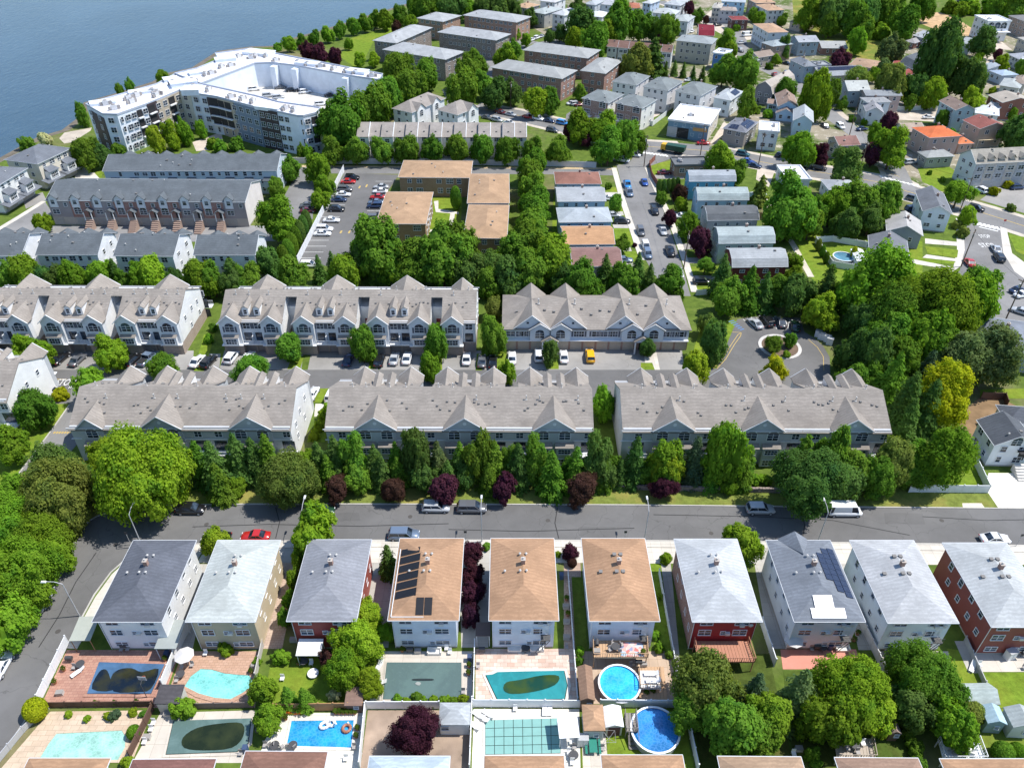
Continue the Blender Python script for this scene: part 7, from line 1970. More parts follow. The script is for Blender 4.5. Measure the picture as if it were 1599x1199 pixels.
# ------------------------------------------------------------------ rain water standing on the sagging covers
def puddle(thing_label, pts, mat, z=.25):
    o = [x for x in bpy.data.objects if x.get('label') == thing_label][0]
    c = Vector(o.location); P = [at(*p) - c for p in pts]
    if sum(P[i].x * P[(i+1) % len(P)].y - P[(i+1) % len(P)].x * P[i].y for i in range(len(P))) < 0: P = P[::-1]
    n = len(P); Q = []
    for i in range(n):          # rounded outline
        for t in (0, .33, .66):
            a, b_, c_, d_ = P[i-1], P[i], P[(i+1) % n], P[(i+2) % n]
            Q.append(.5 * ((2 * b_) + (c_ - a) * t + (2*a - 5*b_ + 4*c_ - d_) * t*t + (3*b_ - a - 3*c_ + d_) * t**3))
    b = MB(); b.face([(q.x, q.y, z) for q in Q]); b.build('rain_water', mat, o)
def dark_water(c1, c2):
    t = NT('rain_water'); n = t.noise(t.world(), .35, 4)
    return t.base(t.mix(c1, c2, t.ramp(n, [(.4, 0), (.62, 1)])), .12, .5)
DW1, DW2, DW3 = dark_water((.006, .012, .022), (.035, .035, .012)), dark_water((.012, .02, .006), (.03, .04, .012)), dark_water((.008, .05, .03), (.04, .075, .012))
puddle('pool under a dark blue tarp in the brick patio by the corner', [(144, 1076), (155, 1050), (166, 1046), (172, 1058), (176, 1078)], DW1)
puddle('pool under a dark blue tarp in the brick patio by the corner', [(178, 1080), (174, 1058), (186, 1046), (206, 1044), (222, 1050), (248, 1045), (236, 1076), (214, 1081)], DW1, .256)
puddle('pool with torn dark green tarp and murky water', [(288, 1168), (286, 1152), (308, 1137), (345, 1130), (378, 1130), (380, 1150), (362, 1168), (320, 1172)], DW2)
puddle('teal covered pool with sagging centre and dark water', [(786, 1078), (790, 1066), (812, 1062), (846, 1055), (872, 1056), (866, 1070), (836, 1080), (800, 1084)], DW3)
puddle('rectangular pool under a flat grey green cover', [(646, 1060.4), (674, 1060.4), (674, 1063), (646, 1063)], plain((.02, .03, .032), .5), .26)
puddle('rectangular pool under a flat grey green cover', [(648, 1068), (652, 1065), (657, 1067), (654, 1071)], plain((.3, .32, .3), .6), .262)

# ------------------------------------------------------------------ cars
def loft(st, sec):
    """st: list of (x, zlow, zhigh, halfwidth, topwidth); sec points around"""
    b = MB(); rings = []
    for (x, z0, z1, w, tw) in st:
        zm = z0 + (z1 - z0) * .55
        r = [(x, -w * .9, z0), (x, -w, z0 + (z1 - z0) * .25), (x, -w, zm), (x, -tw, z1), (x, tw, z1), (x, w, zm), (x, w, z0 + (z1 - z0) * .25), (x, w * .9, z0)]
        rings.append(r)
    n = len(rings[0]); base = 0
    b.v = [p for r in rings for p in r]
    for i in range(len(rings) - 1):
        for k in range(n):
            j = (k + 1) % n
            b.f.append((i * n + k, (i + 1) * n + k, (i + 1) * n + j, i * n + j)); b.m.append(0)
    b.f.append(tuple(range(n))); b.m.append(0)
    e = (len(rings) - 1) * n
    b.f.append(tuple(e + n - 1 - k for k in range(n))); b.m.append(0)
    return b
CARM = {}
def car_proto(kind):
    if kind in CARM: return CARM[kind]
    dim = {'sedan': (4.7, .92, .88, 1.44), 'suv': (4.75, .97, 1.02, 1.72), 'minivan': (5.1, 1.0, 1.02, 1.76), 'van': (5.7, 1.02, 1.1, 2.35), 'pickup': (5.6, 1.0, 1.05, 1.85), 'hatchback': (4.2, .9, .9, 1.5)}[kind]
    L, w, hb, ht = dim; h = L / 2
    P = {}
    body = loft([(-h, .42, hb * .82, w * .8, w * .74), (-h + .18, .3, hb * .95, w * .95, w * .88), (-h + .9, .25, hb * 1.02, w, w * .92), (0, .24, hb, w, w * .93), (h - 1.35, .24, hb * .97, w, w * .92), (h - .5, .27, hb * .86, w * .96, w * .86), (h - .1, .34, hb * .74, w * .84, w * .74), (h, .42, hb * .6, w * .7, w * .62)], None)
    P['body'] = body
    if kind == 'sedan': xs = (-h + .75, -h + 1.6, h - 2.15, h - 1.35)
    elif kind == 'hatchback': xs = (-h + .2, -h + .6, h - 1.9, h - 1.1)
    elif kind == 'pickup': xs = (-h + 2.1, -h + 2.3, h - 2.1, h - 1.35)
    elif kind == 'van': xs = (-h + .1, -h + .2, h - 1.3, h - .75)
    else: xs = (-h + .18, -h + .5, h - 2.0, h - 1.2)
    g = MB(); zb = hb * .96
    t = w * .76
    a, b_, c, d = xs
    zt = ht - .06
    V = [(a, -w * .9, zb), (d, -w * .88, zb), (d, w * .88, zb), (a, w * .9, zb), (b_, -t, zt), (c, -t, zt), (c, t, zt), (b_, t, zt)]
    g.v = V; g.f = [(0, 1, 5, 4), (1, 2, 6, 5), (2, 3, 7, 6), (3, 0, 4, 7), (4, 5, 6, 7)]; g.m = [0] * 5
    P['windows'] = g
    r = MB(); r.v = []
    r.box(((b_ + c) / 2, 0, ht - .03), (c - b_ + .18, t * 2 + .1, .09), top=.9)
    for s in (-1, 1):     # pillars
        for (p, q) in (((a, s * w * .9, zb), (b_, s * t, zt)), ((d, s * w * .88, zb), (c, s * t, zt)), (((a + d) / 2 - .1, s * w * .9, zb), ((b_ + c) / 2 - .05, s * t, zt))):
            r.bar(p, q, .055, 4)
    if kind == 'van':
        r.box((-.7, 0, (zb + zt) / 2), (L * .55, w * 1.86, zt - zb), top=.9)
    P['roof_panel'] = r
    if kind == 'pickup':
        k = MB(); k.box((-h + 1.1, 0, hb + .02), (1.75, w * 1.5, .05)); P['bed'] = k
    CARM[kind] = {n_: m_.mesh(n_, {'body': METAL, 'windows': GLASS, 'roof_panel': METAL, 'bed': DARK}[n_], smooth=False) for n_, m_ in P.items()}
    me = CARM[kind]['body']; me.polygons.foreach_set('use_smooth', [True] * len(me.polygons))
    b = MB(); b.cyl((0, -.11, 0), .33, .22, 14, axis='y'); b.cyl((0, -.125, 0), .2, .25, 10, 1, axis='y')
    CARM[kind]['wheel'] = b.mesh('wheel', [RUBBER, METAL])
    b = MB(); b.box((0, 0, 0), (.12, .34, .13)); CARM[kind]['headlight'] = b.mesh('headlight', plain((.75, .76, .78), .2, .6))
    b = MB(); b.box((0, 0, 0), (.1, .3, .16)); CARM[kind]['tail_light'] = b.mesh('tail_light', plain((.35, .01, .01), .3, .5))
    CARM[kind]['_d'] = (h, w, hb)
    return CARM[kind]
CC = {'white': (.78, .79, .8), 'black': (.012, .012, .014), 'silver': (.42, .44, .46), 'grey': (.12, .125, .135), 'red': (.45, .02, .02), 'blue': (.03, .09, .35), 'dark blue': (.02, .04, .1), 'slate blue': (.14, .19, .27), 'bright blue': (.04, .25, .6),
      'yellow': (.8, .42, .01), 'maroon': (.13, .015, .02), 'dark green': (.02, .06, .035), 'teal': (.03, .12, .14)}
def dirpx(a, c):
    p, q = at(*a), at(*c); return math.degrees(math.atan2(q.y - p.y, q.x - p.x))
AV = dirpx((760, 180), (870, 203)); AV2 = dirpx((1160, 247), (1260, 266)); ST = dirpx((984, 262), (1056, 430)); UPD = dirpx((1300, 184), (1347, 216)); AV3 = dirpx((1440, 308), (1560, 338)); LR = dirpx((30, 1010), (120, 850))
def car(px, py, ang, kind, col, where, z=0.0, far=None):
    m = car_proto(kind); p = at(px, py, z + .8)
    o = bpy.data.objects.new('parked_car', None); link(o); o.location = (p.x, p.y, z + (.03 if z == 0 else 0)); o.rotation_euler = (0, 0, math.radians(ang)); o['category'] = 'car' if kind not in ('van', 'pickup') else kind
    pm = paint_car(CC[col])
    inst('body', m['body'], o, mat=pm); inst('windows', m['windows'], o); inst('roof_panel', m['roof_panel'], o, mat=pm)
    if 'bed' in m: inst('bed', m['bed'], o)
    h, w, hb = m['_d']
    for sx in (h - .85, -h + .9):
        for sy in (-1, 1): inst('wheel', m['wheel'], o, (sx, sy * (w - .1), .33))
    if dist(p) < 190:
        for sy in (-1, 1):
            inst('headlight', m['headlight'], o, (h - .1, sy * w * .62, hb * .68)); inst('tail_light', m['tail_light'], o, (-h + .06, sy * w * .72, hb * .8))
    return pend(o, col + ' ' + kind, where, 'parked cars')
for where, L in {
 'parked on the street in front of the near houses': [(297, 793, 0, 'suv', 'black'), (337, 836, 180, 'sedan', 'black'), (398, 835, 180, 'sedan', 'red'), (500, 795, 0, 'sedan', 'dark green'), (680, 790, 0, 'suv', 'silver'), (736, 791, 0, 'minivan', 'grey'), (630, 833, 0, 'minivan', 'slate blue'), (1187, 793, 0, 'suv', 'silver'), (1318, 796, 0, 'van', 'white'), (1554, 839, 0, 'sedan', 'white')],
 'half under trees on the left road': [(66, 934, LR, 'sedan', 'silver'), (0, 1038, LR, 'sedan', 'white')],
 'on the drives below the left townhouses': [(93, 558, 78, 'sedan', 'black'), (206, 561, 76, 'suv', 'black'), (230, 558, 74, 'pickup', 'slate blue'), (4, 549, 75, 'sedan', 'silver'), (307, 562, 78, 'sedan', 'white'), (325, 563, 78, 'suv', 'black'), (68, 611, 62, 'sedan', 'black'), (120, 560, 80, 'sedan', 'grey')],
 'on the drives below the middle townhouses': [(361, 556, 82, 'suv', 'white'), (387, 556, 82, 'sedan', 'white'), (543, 560, 86, 'sedan', 'dark blue'), (592, 561, 88, 'suv', 'black'), (615, 558, 88, 'sedan', 'silver'), (635, 557, 88, 'sedan', 'white'), (728, 558, 90, 'sedan', 'white'), (752, 562, 90, 'sedan', 'grey'), (769, 563, 90, 'sedan', 'black'), (518, 615, 83, 'suv', 'white'), (487, 613, 82, 'sedan', 'white')],
 'below the row with double gables': [(799, 557, 90, 'sedan', 'white'), (841, 553, 90, 'suv', 'white'), (880, 555, 90, 'sedan', 'white'), (921, 554, 90, 'suv', 'yellow')],
 'at the turning circle': [(1179, 503, 112, 'sedan', 'silver'), (1197, 500, 105, 'suv', 'black'), (1219, 501, 92, 'sedan', 'grey'), (1242, 507, 78, 'sedan', 'dark green')],
 'in the left bays of the apartment parking lot': [(549, 276, 0, 'suv', 'black'), (543, 282, 0, 'sedan', 'red'), (538, 294, 0, 'suv', 'grey'), (535, 302, 0, 'sedan', 'white'), (529, 310, 0, 'sedan', 'dark blue'), (525, 325, 0, 'suv', 'black'), (517, 342, 0, 'sedan', 'white'), (506, 356, 0, 'suv', 'white'), (503, 363, 0, 'sedan', 'white'), (482, 412, 0, 'suv', 'white')],
 'in the right bays of the apartment parking lot': [(594, 290, 180, 'sedan', 'silver'), (593, 297, 180, 'sedan', 'white'), (589, 306, 180, 'sedan', 'red'), (586, 314, 180, 'sedan', 'slate blue'), (585, 320, 180, 'suv', 'dark blue'), (577, 339, 180, 'suv', 'grey'), (572, 350, 180, 'sedan', 'white')],
 'in the lane beside the pink end wall': [(480, 319, 10, 'sedan', 'grey'), (480, 327, 10, 'sedan', 'maroon')],
 'on the side street of small houses': [(979, 287, ST, 'pickup', 'bright blue'), (982, 299, ST, 'pickup', 'slate blue'), (1006, 283, ST, 'sedan', 'blue'), (1022, 328, ST, 'suv', 'black'), (1000, 360, ST, 'suv', 'grey'), (1035, 359, ST, 'sedan', 'silver'), (1008, 383, ST, 'suv', 'white'), (1011, 395, ST, 'suv', 'slate blue'), (1046, 391, ST, 'pickup', 'black'), (1060, 424, ST, 'sedan', 'white')],
 'in a front drive of the side street': [(971, 344, 0, 'suv', 'black'), (953, 308, 0, 'sedan', 'white'), (957, 334, 0, 'sedan', 'silver'), (1096, 438, 0, 'suv', 'black'), (1066, 336, 0, 'sedan', 'white'), (974, 404, 0, 'sedan', 'slate blue'), (1037, 268, 0, 'sedan', 'maroon')],
 'along the avenue near the stepped white row': [(760, 182, AV, 'sedan', 'grey'), (776, 186, AV, 'suv', 'silver'), (795, 190, AV, 'sedan', 'white'), (782, 174, AV, 'sedan', 'maroon'), (797, 177, AV, 'sedan', 'silver'), (824, 181, AV, 'sedan', 'red'), (840, 184, AV, 'suv', 'white'), (857, 187, AV, 'sedan', 'dark blue'), (878, 191, AV, 'minivan', 'bright blue'), (862, 202, AV, 'suv', 'grey'), (970, 248, ST + 60, 'pickup', 'white'), (987, 240, ST + 70, 'van', 'white')],
 'on the avenue beside the white box house': [(1160, 239, AV2, 'suv', 'teal'), (1167, 250, AV2, 'sedan', 'blue'), (1178, 257, AV2, 'sedan', 'dark blue'), (1217, 240, AV2 + 80, 'sedan', 'black'), (1254, 256, AV2, 'sedan', 'slate blue'), (1279, 261, AV2, 'suv', 'black'), (1098, 222, 0, 'sedan', 'red')],
 'near the bend and the STOP street': [(1421, 252, 15, 'suv', 'silver'), (1427, 309, AV3, 'suv', 'grey'), (1524, 324, AV3, 'suv', 'black'), (1531, 295, 110, 'suv', 'white'), (1588, 291, 10, 'suv', 'dark blue'), (1555, 387, 80, 'sedan', 'silver'), (1560, 401, 80, 'suv', 'black'), (1514, 408, 85, 'sedan', 'red'), (1484, 448, 10, 'sedan', 'white'), (1590, 451, 20, 'sedan', 'dark blue'), (1597, 458, 20, 'sedan', 'white'), (1594, 484, 140, 'sedan', 'silver'), (1538, 482, 70, 'sedan', 'white'), (1425, 325, 10, 'suv', 'dark blue')],
 'near the top of the picture': [(830, 61, AV + 90, 'sedan', 'white'), (838, 58, AV + 90, 'suv', 'white'), (846, 55.5, AV + 90, 'sedan', 'silver'), (893, 160, 20, 'sedan', 'white'), (899, 161, 20, 'suv', 'silver'), (905, 162, 20, 'sedan', 'maroon'), (1166, 54, 20, 'van', 'white'), (1158, 66, 20, 'sedan', 'silver'), (1288, 195, UPD, 'sedan', 'grey'), (1227, 114, 30, 'pickup', 'blue'), (1190, 157, 0, 'suv', 'black'), (1228, 98, -40, 'sedan', 'black'), (1030, 122, 10, 'sedan', 'white'), (1076, 124, 10, 'sedan', 'white'), (1018, 125, 10, 'sedan', 'grey'), (1080, 48, 60, 'sedan', 'white'), (1070, 52, 60, 'suv', 'silver'), (1500, 1, 0, 'suv', 'black'), (1312, 196, UPD, 'suv', 'white'), (1262, 148, UPD, 'sedan', 'dark blue'), (1210, 116, UPD, 'sedan', 'red'), (1156, 78, UPD, 'suv', 'grey'), (1540, 78, 20, 'sedan', 'white'), (1552, 98, 20, 'suv', 'slate blue'), (1346, 200, 20, 'sedan', 'dark blue'), (1120, 38, 20, 'suv', 'black'), (1096, 28, 20, 'sedan', 'red'), (1450, 182, 0, 'sedan', 'white')],
}.items():
    for c in L: car(*c, where)
for c in [(396, 138, 20), (437, 135, 20), (455, 139, 25), (467, 139, 25), (476, 142, 25), (418, 148, 20), (434, 151, 20), (515, 147, 15), (500, 161, 15)]:
    car(c[0], c[1], c[2], 'sedan' if c[0] % 2 else 'suv', ['white', 'grey', 'silver', 'black'][c[0] % 4], 'on the parking deck of the white complex', 4.5)
# dark green lorry in front of the warehouse
p = at(1052, 233, 1.2); o = thing('lorry', 'dark green tipper lorry with yellow front beside the warehouse', 'lorry', (p.x, p.y, .03), math.radians(AV2 + 3))
b = MB(); b.box((.6, 0, 1.9), (6.2, 2.5, 1.7), top=1.06); b.build('tipper_body', plain((.02, .07, .05), .5), o)
b = MB(); b.box((-3.6, 0, 1.7), (1.7, 2.4, 1.9), top=.9); b.build('cab', plain((.6, .36, .03), .5), o)
b = MB(); b.box((-4.3, 0, 2.0), (.3, 2.0, .8)); b.build('windscreen', GLASS, o)
b = MB(); b.box((-.6, 0, .8), (7.6, 1.2, .3)); b.build('chassis', DARK, o)
b = MB(); b.cyl((0, -.16, 0), .52, .32, 14, axis='y'); wm_ = b.mesh('wheel', RUBBER)
for x in (-3.5, .9, 2.3):
    for s in (-1, 1): inst('wheel', wm_, o, (x, s * 1.15, .52))

# ------------------------------------------------------------------ trees and shrubs
LEAFC = {'bright': (0.162, 0.308, 0.027), 'lime': (0.224, 0.353, 0.027), 'mid': (0.130, 0.260, 0.031), 'dark': (0.098, 0.195, 0.044), 'olive': (0.176, 0.247, 0.052), 'purple': (0.084, 0.031, 0.050), 'maroon': (0.084, 0.045, 0.038), 'yellow': (0.336, 0.381, 0.018), 'blue': (0.098, 0.169, 0.085), 'grey': (0.146, 0.218, 0.078), 'white': (0.448, 0.470, 0.280)}
def quad_leaves(C, N, S, rs, aspect=1.0, T=None):
    """leaf quads at centres C, normals N, sizes S"""
    n = len(C)
    a = np.cross(N, rs.normal(size=(n, 3)) if T is None else T); a /= np.linalg.norm(a, axis=1)[:, None] + 1e-9
    b = np.cross(N, a); b /= np.linalg.norm(b, axis=1)[:, None] + 1e-9
    s = S[:, None]
    V = np.stack([C - a * s - b * s * aspect * .4, C + a * s * .25 - b * s * aspect * .9, C + a * s + b * s * aspect * .4, C - a * s * .2 + b * s * aspect], 1)
    return V.reshape(-1, 3)
def icos(c, r, rs, sub=1):
    t = (1 + 5 ** .5) / 2
    v = np.array([(-1, t, 0), (1, t, 0), (-1, -t, 0), (1, -t, 0), (0, -1, t), (0, 1, t), (0, -1, -t), (0, 1, -t), (t, 0, -1), (t, 0, 1), (-t, 0, -1), (-t, 0, 1)], float)
    v /= np.linalg.norm(v[0])
    f = [(0, 11, 5), (0, 5, 1), (0, 1, 7), (0, 7, 10), (0, 10, 11), (1, 5, 9), (5, 11, 4), (11, 10, 2), (10, 7, 6), (7, 1, 8), (3, 9, 4), (3, 4, 2), (3, 2, 6), (3, 6, 8), (3, 8, 9), (4, 9, 5), (2, 4, 11), (6, 2, 10), (8, 6, 7), (9, 8, 1)]
    return c + v * r * rs.uniform(.75, 1.15, (12, 1)), f
def mk_crown(name, V, cores):
    nq = len(V) // 4
    verts = [V]; faces = [tuple(range(4 * i, 4 * i + 4)) for i in range(nq)]; off = len(V)
    for cv, cf in cores:
        verts.append(cv); faces += [tuple(off + i for i in f) for f in cf]; off += len(cv)
    me = bpy.data.meshes.new(name)
    me.from_pydata(np.concatenate(verts).tolist(), [], faces); me.materials.append(leaf(LEAFC['mid'])); me.update()
    return me
def crown_dec(seed, n=12000, lobes=13, leafs=.04, spread=.6, sub=20):
    """big boughs, each carrying small leaf clumps, so outline and light break up at two scales"""
    rs = np.random.RandomState(seed)
    C, Rr = [], []
    while len(C) < lobes:
        p = rs.normal(size=3); p /= np.linalg.norm(p)
        if p[2] < -.55: continue
        p *= spread * rs.uniform(.35, 1.08); p[2] *= .95
        C.append(p); Rr.append(rs.uniform(.27, .47))
    C.append(np.zeros(3)); Rr.append(.5)
    C, Rr = np.array(C), np.array(Rr)
    SC_, SR = [], []
    for c, r in zip(C, Rr):
        m = int(sub * (r / .36) ** 2)
        d = rs.normal(size=(m, 3)); d[:, 2] += .3; d /= np.linalg.norm(d, axis=1)[:, None]
        q = c + d * r * rs.uniform(.78, 1.12, (m, 1))
        SC_.append(q); SR.append(rs.uniform(.09, .19, m))
    SC_, SR = np.concatenate(SC_), np.concatenate(SR)
    bur = np.zeros(len(SC_), int)
    for c, r in zip(C, Rr): bur += (np.linalg.norm(SC_ - c, axis=1) < r * .7)
    SC_, SR = SC_[bur < 1], SR[bur < 1]
    k = rs.choice(len(SC_), n, p=SR ** 2 / np.sum(SR ** 2))
    d = rs.normal(size=(n, 3)); d[:, 2] += .35; d /= np.linalg.norm(d, axis=1)[:, None]
    P = SC_[k] + d * (SR[k] * (.55 + .75 * rs.beta(1.8, 2.0, n)))[:, None]
    out = SC_[k] / (np.linalg.norm(SC_[k], axis=1)[:, None] + 1e-6)
    N = d * .7 + out * .5 + rs.normal(scale=.35, size=(n, 3)); N[:, 2] += .35; N /= np.linalg.norm(N, axis=1)[:, None]
    V = quad_leaves(P, N, leafs * rs.uniform(.5, 1.4, n), rs)
    cores = [icos(c, r * .78, rs) for c, r in zip(C, Rr)]
    sc = 1 / np.percentile(np.linalg.norm(V[:, :2], axis=1), 97)
    V = V * sc; zc = (np.percentile(V[:, 2], 1) + np.percentile(V[:, 2], 99)) / 2; zh = (np.percentile(V[:, 2], 99) - np.percentile(V[:, 2], 1)) / 2
    f = np.array((1, 1, 1 / zh)); o_ = np.array((0, 0, zc))
    return mk_crown('crown', (V - o_) * f, [((cv * sc - o_) * f, t) for cv, t in cores])
def crown_spruce(seed, tiers=17, nb=15, leafs=.06, droop=.34):
    rs = np.random.RandomState(seed)
    P, N, S, T = [], [], [], []
    for t in range(tiers):
        f = t / tiers
        z = -1 + 2 * f ** .92; R = (1 - f) ** .72 * rs.uniform(.82, 1.12) + .03
        nbr = max(5, int(nb * (1 - f * .6)))
        for b in range(nbr):
            a = 2 * math.pi * (b + rs.uniform(-.3, .3)) / nbr + t * 1.3; rr = R * rs.uniform(.6, 1.2)
            ca, sa = math.cos(a), math.sin(a)
            m = max(4, int(14 * rr + 3))
            for j in range(m):
                u = (j + .6) / m; rad = rr * u
                for s in (-1, 0, 1):
                    w = (.05 + .16 * rr * (1 - abs(u - .55))) * s * rs.uniform(.5, 1)
                    P.append((ca * rad - sa * w, sa * rad + ca * w, z - droop * rr * u ** 1.4 - abs(s) * .03 + rs.uniform(-.03, .03)))
                    N.append((ca * .55 + rs.normal() * .35, sa * .55 + rs.normal() * .35, 1.0)); S.append(leafs * rs.uniform(.6, 1.25) * (.55 + .6 * (1 - f)))
                    T.append((ca, sa, -.3))
    P, N, S = np.array(P), np.array(N), np.array(S); N /= np.linalg.norm(N, axis=1)[:, None]
    V = quad_leaves(P, N, S, rs, 1.25)
    cores = []
    n = 9
    for t in range(6):
        f = t / 6; z0 = -1 + 2 * f; z1 = z0 + .5; R = (1 - f) * .58 + .02
        cv = np.array([(R * math.cos(2 * math.pi * i / n), R * math.sin(2 * math.pi * i / n), z0) for i in range(n)] + [(0, 0, min(1, z1))])
        cores.append((cv, [(i, (i + 1) % n, n) for i in range(n)]))
    return mk_crown('crown', V, cores)
def crown_shrub(seed): return crown_dec(seed, 5000, 8, .06, .5, 14)
def crown_clip(seed, n=4200):
    rs = np.random.RandomState(seed)
    d = rs.normal(size=(n, 3)); d /= np.linalg.norm(d, axis=1)[:, None]
    P = d * rs.uniform(.9, 1.02, (n, 1)); N = d + rs.normal(scale=.35, size=(n, 3)); N /= np.linalg.norm(N, axis=1)[:, None]
    return mk_crown('crown', quad_leaves(P, N, .06 * rs.uniform(.6, 1.3, n), rs), [icos(np.zeros(3), .88, rs)])
CROWN = {'dec': [crown_dec(s) for s in (1, 2, 3, 4, 5, 6, 7, 8)], 'fine': [crown_dec(s, 17000, 16, .03, .66, 26) for s in (11, 12, 13)], 'spruce': [crown_spruce(s) for s in (21, 22, 23)], 'pine': [crown_spruce(s, 12, 10, .12, .1) for s in (26, 27)],
         'shrub': [crown_shrub(s) for s in (31, 32, 33)], 'clip': [crown_clip(41)], 'big': [crown_dec(s, 30000, 20, .025, .7, 34) for s in (51, 52, 53)]}
def trunk_mesh(seed):
    R = random.Random(seed); b = MB()
    b.bar((0, 0, -.02), (.02, .01, .55), .06, 8, r2=.045); b.bar((.02, .01, .55), (.0, .0, 1.0), .045, 8, r2=.015)
    for k in range(6):
        a = k * 1.05 + R.random(); z = R.uniform(.42, .75)
        b.bar((.01, .01, z), (.28 * math.cos(a), .28 * math.sin(a), z + R.uniform(.15, .3)), .022, 5, r2=.008)
    return b.mesh('trunk', bark())
TRUNK = [trunk_mesh(s) for s in (1, 2, 3)]
KP = {'dec': (1.0, .16), 'tall': (1.5, .12), 'fine': (.95, .18), 'big': (.95, .14), 'spruce': (1.6, .02), 'pine': (1.5, .1), 'shrub': (.8, -.08), 'clip': (1.0, -.02), 'col': (2.4, 0), 'flatw': (.7, .22), 'hedge': (.9, -.1)}
TNAME = {'spruce': 'spruce', 'pine': 'pine', 'shrub': 'shrub', 'clip': 'clipped bush', 'col': 'columnar evergreen', 'hedge': 'hedge bush'}
CNAME = {'bright': 'bright green', 'lime': 'yellow green', 'mid': 'green', 'dark': 'dark green', 'olive': 'olive', 'purple': 'purple', 'maroon': 'maroon brown', 'yellow': 'yellow', 'blue': 'blue green', 'grey': 'grey green', 'white': 'cream flowered'}
TR = random.Random(99)
YMAX = {'in the street row left of the first gap': 99, 'in the street row below the middle townhouses': 99, 'in the street row right of the middle': 99, 'at the right end of the street row': 99, 'around the left corner of the street row': 99, 'in the row above the left townhouses': 162}
def tree(px, py, w, kind, col, where, group='trees'):
    k, cl = KP[kind]
    pool_ = CROWN[{'tall': 'dec', 'col': 'clip', 'flatw': 'fine', 'hedge': 'shrub'}.get(kind, kind)]
    s = 6.0; w = w * ({'spruce': 1.3, 'pine': 1.25, 'big': 1.0}.get(kind, 1.1) if col not in ('purple', 'maroon') else .95)
    for _ in range(4):
        r = w / 2 / s; H2 = r * k; zc = max(0, cl * 2 * r) + H2 + (cl * 2 * r if cl < 0 else 0)
        p = at(px, py, zc); s = pxm(p)
    ym = YMAX.get(where)
    if ym and p.y > ym - r * .55:      # stands in front of the houses: nearer, hence taller
        d_ = M3 @ Vector(((px - (IW - 1) / 2) / FPX, ((IH - 1) / 2 - py) / FPX, -1.0)); t_ = (ym - r * .55) / d_.y
        z2 = CAM_H + d_.z * t_; z2 = min(z2, zc * 1.2); H2 *= min(1.18, z2 / zc); q_ = d_ * t_; zc = z2; p = Vector((q_.x, q_.y, zc))
    nm = {'spruce': 'spruce_tree', 'pine': 'pine_tree', 'shrub': 'shrub', 'clip': 'clipped_bush', 'col': 'columnar_evergreen', 'hedge': 'hedge_bush'}.get(kind, 'tree')
    o = bpy.data.objects.new(nm, None); link(o); o.location = (p.x, p.y, 0); o.rotation_euler = (0, 0, TR.uniform(0, 6.28))
    o['category'] = {'shrub': 'shrub', 'clip': 'bush', 'hedge': 'bush', 'spruce': 'conifer', 'pine': 'conifer', 'col': 'conifer'}.get(kind, 'tree')
    if zc - H2 > -.2:
        inst('trunk', TR.choice(TRUNK), o, scale=(r * 1.1, r * 1.1, zc + H2 * .45))
    f = TR.uniform(.94, 1.06)
    inst('crown', TR.choice(pool_), o, (0, 0, zc), TR.uniform(0, 6.28), leaf(LEAFC[col]), (r * f, r / f, H2))
    look = CNAME[col] + ' ' + TNAME.get(kind, 'tree')
    return pend(o, look, where, group)
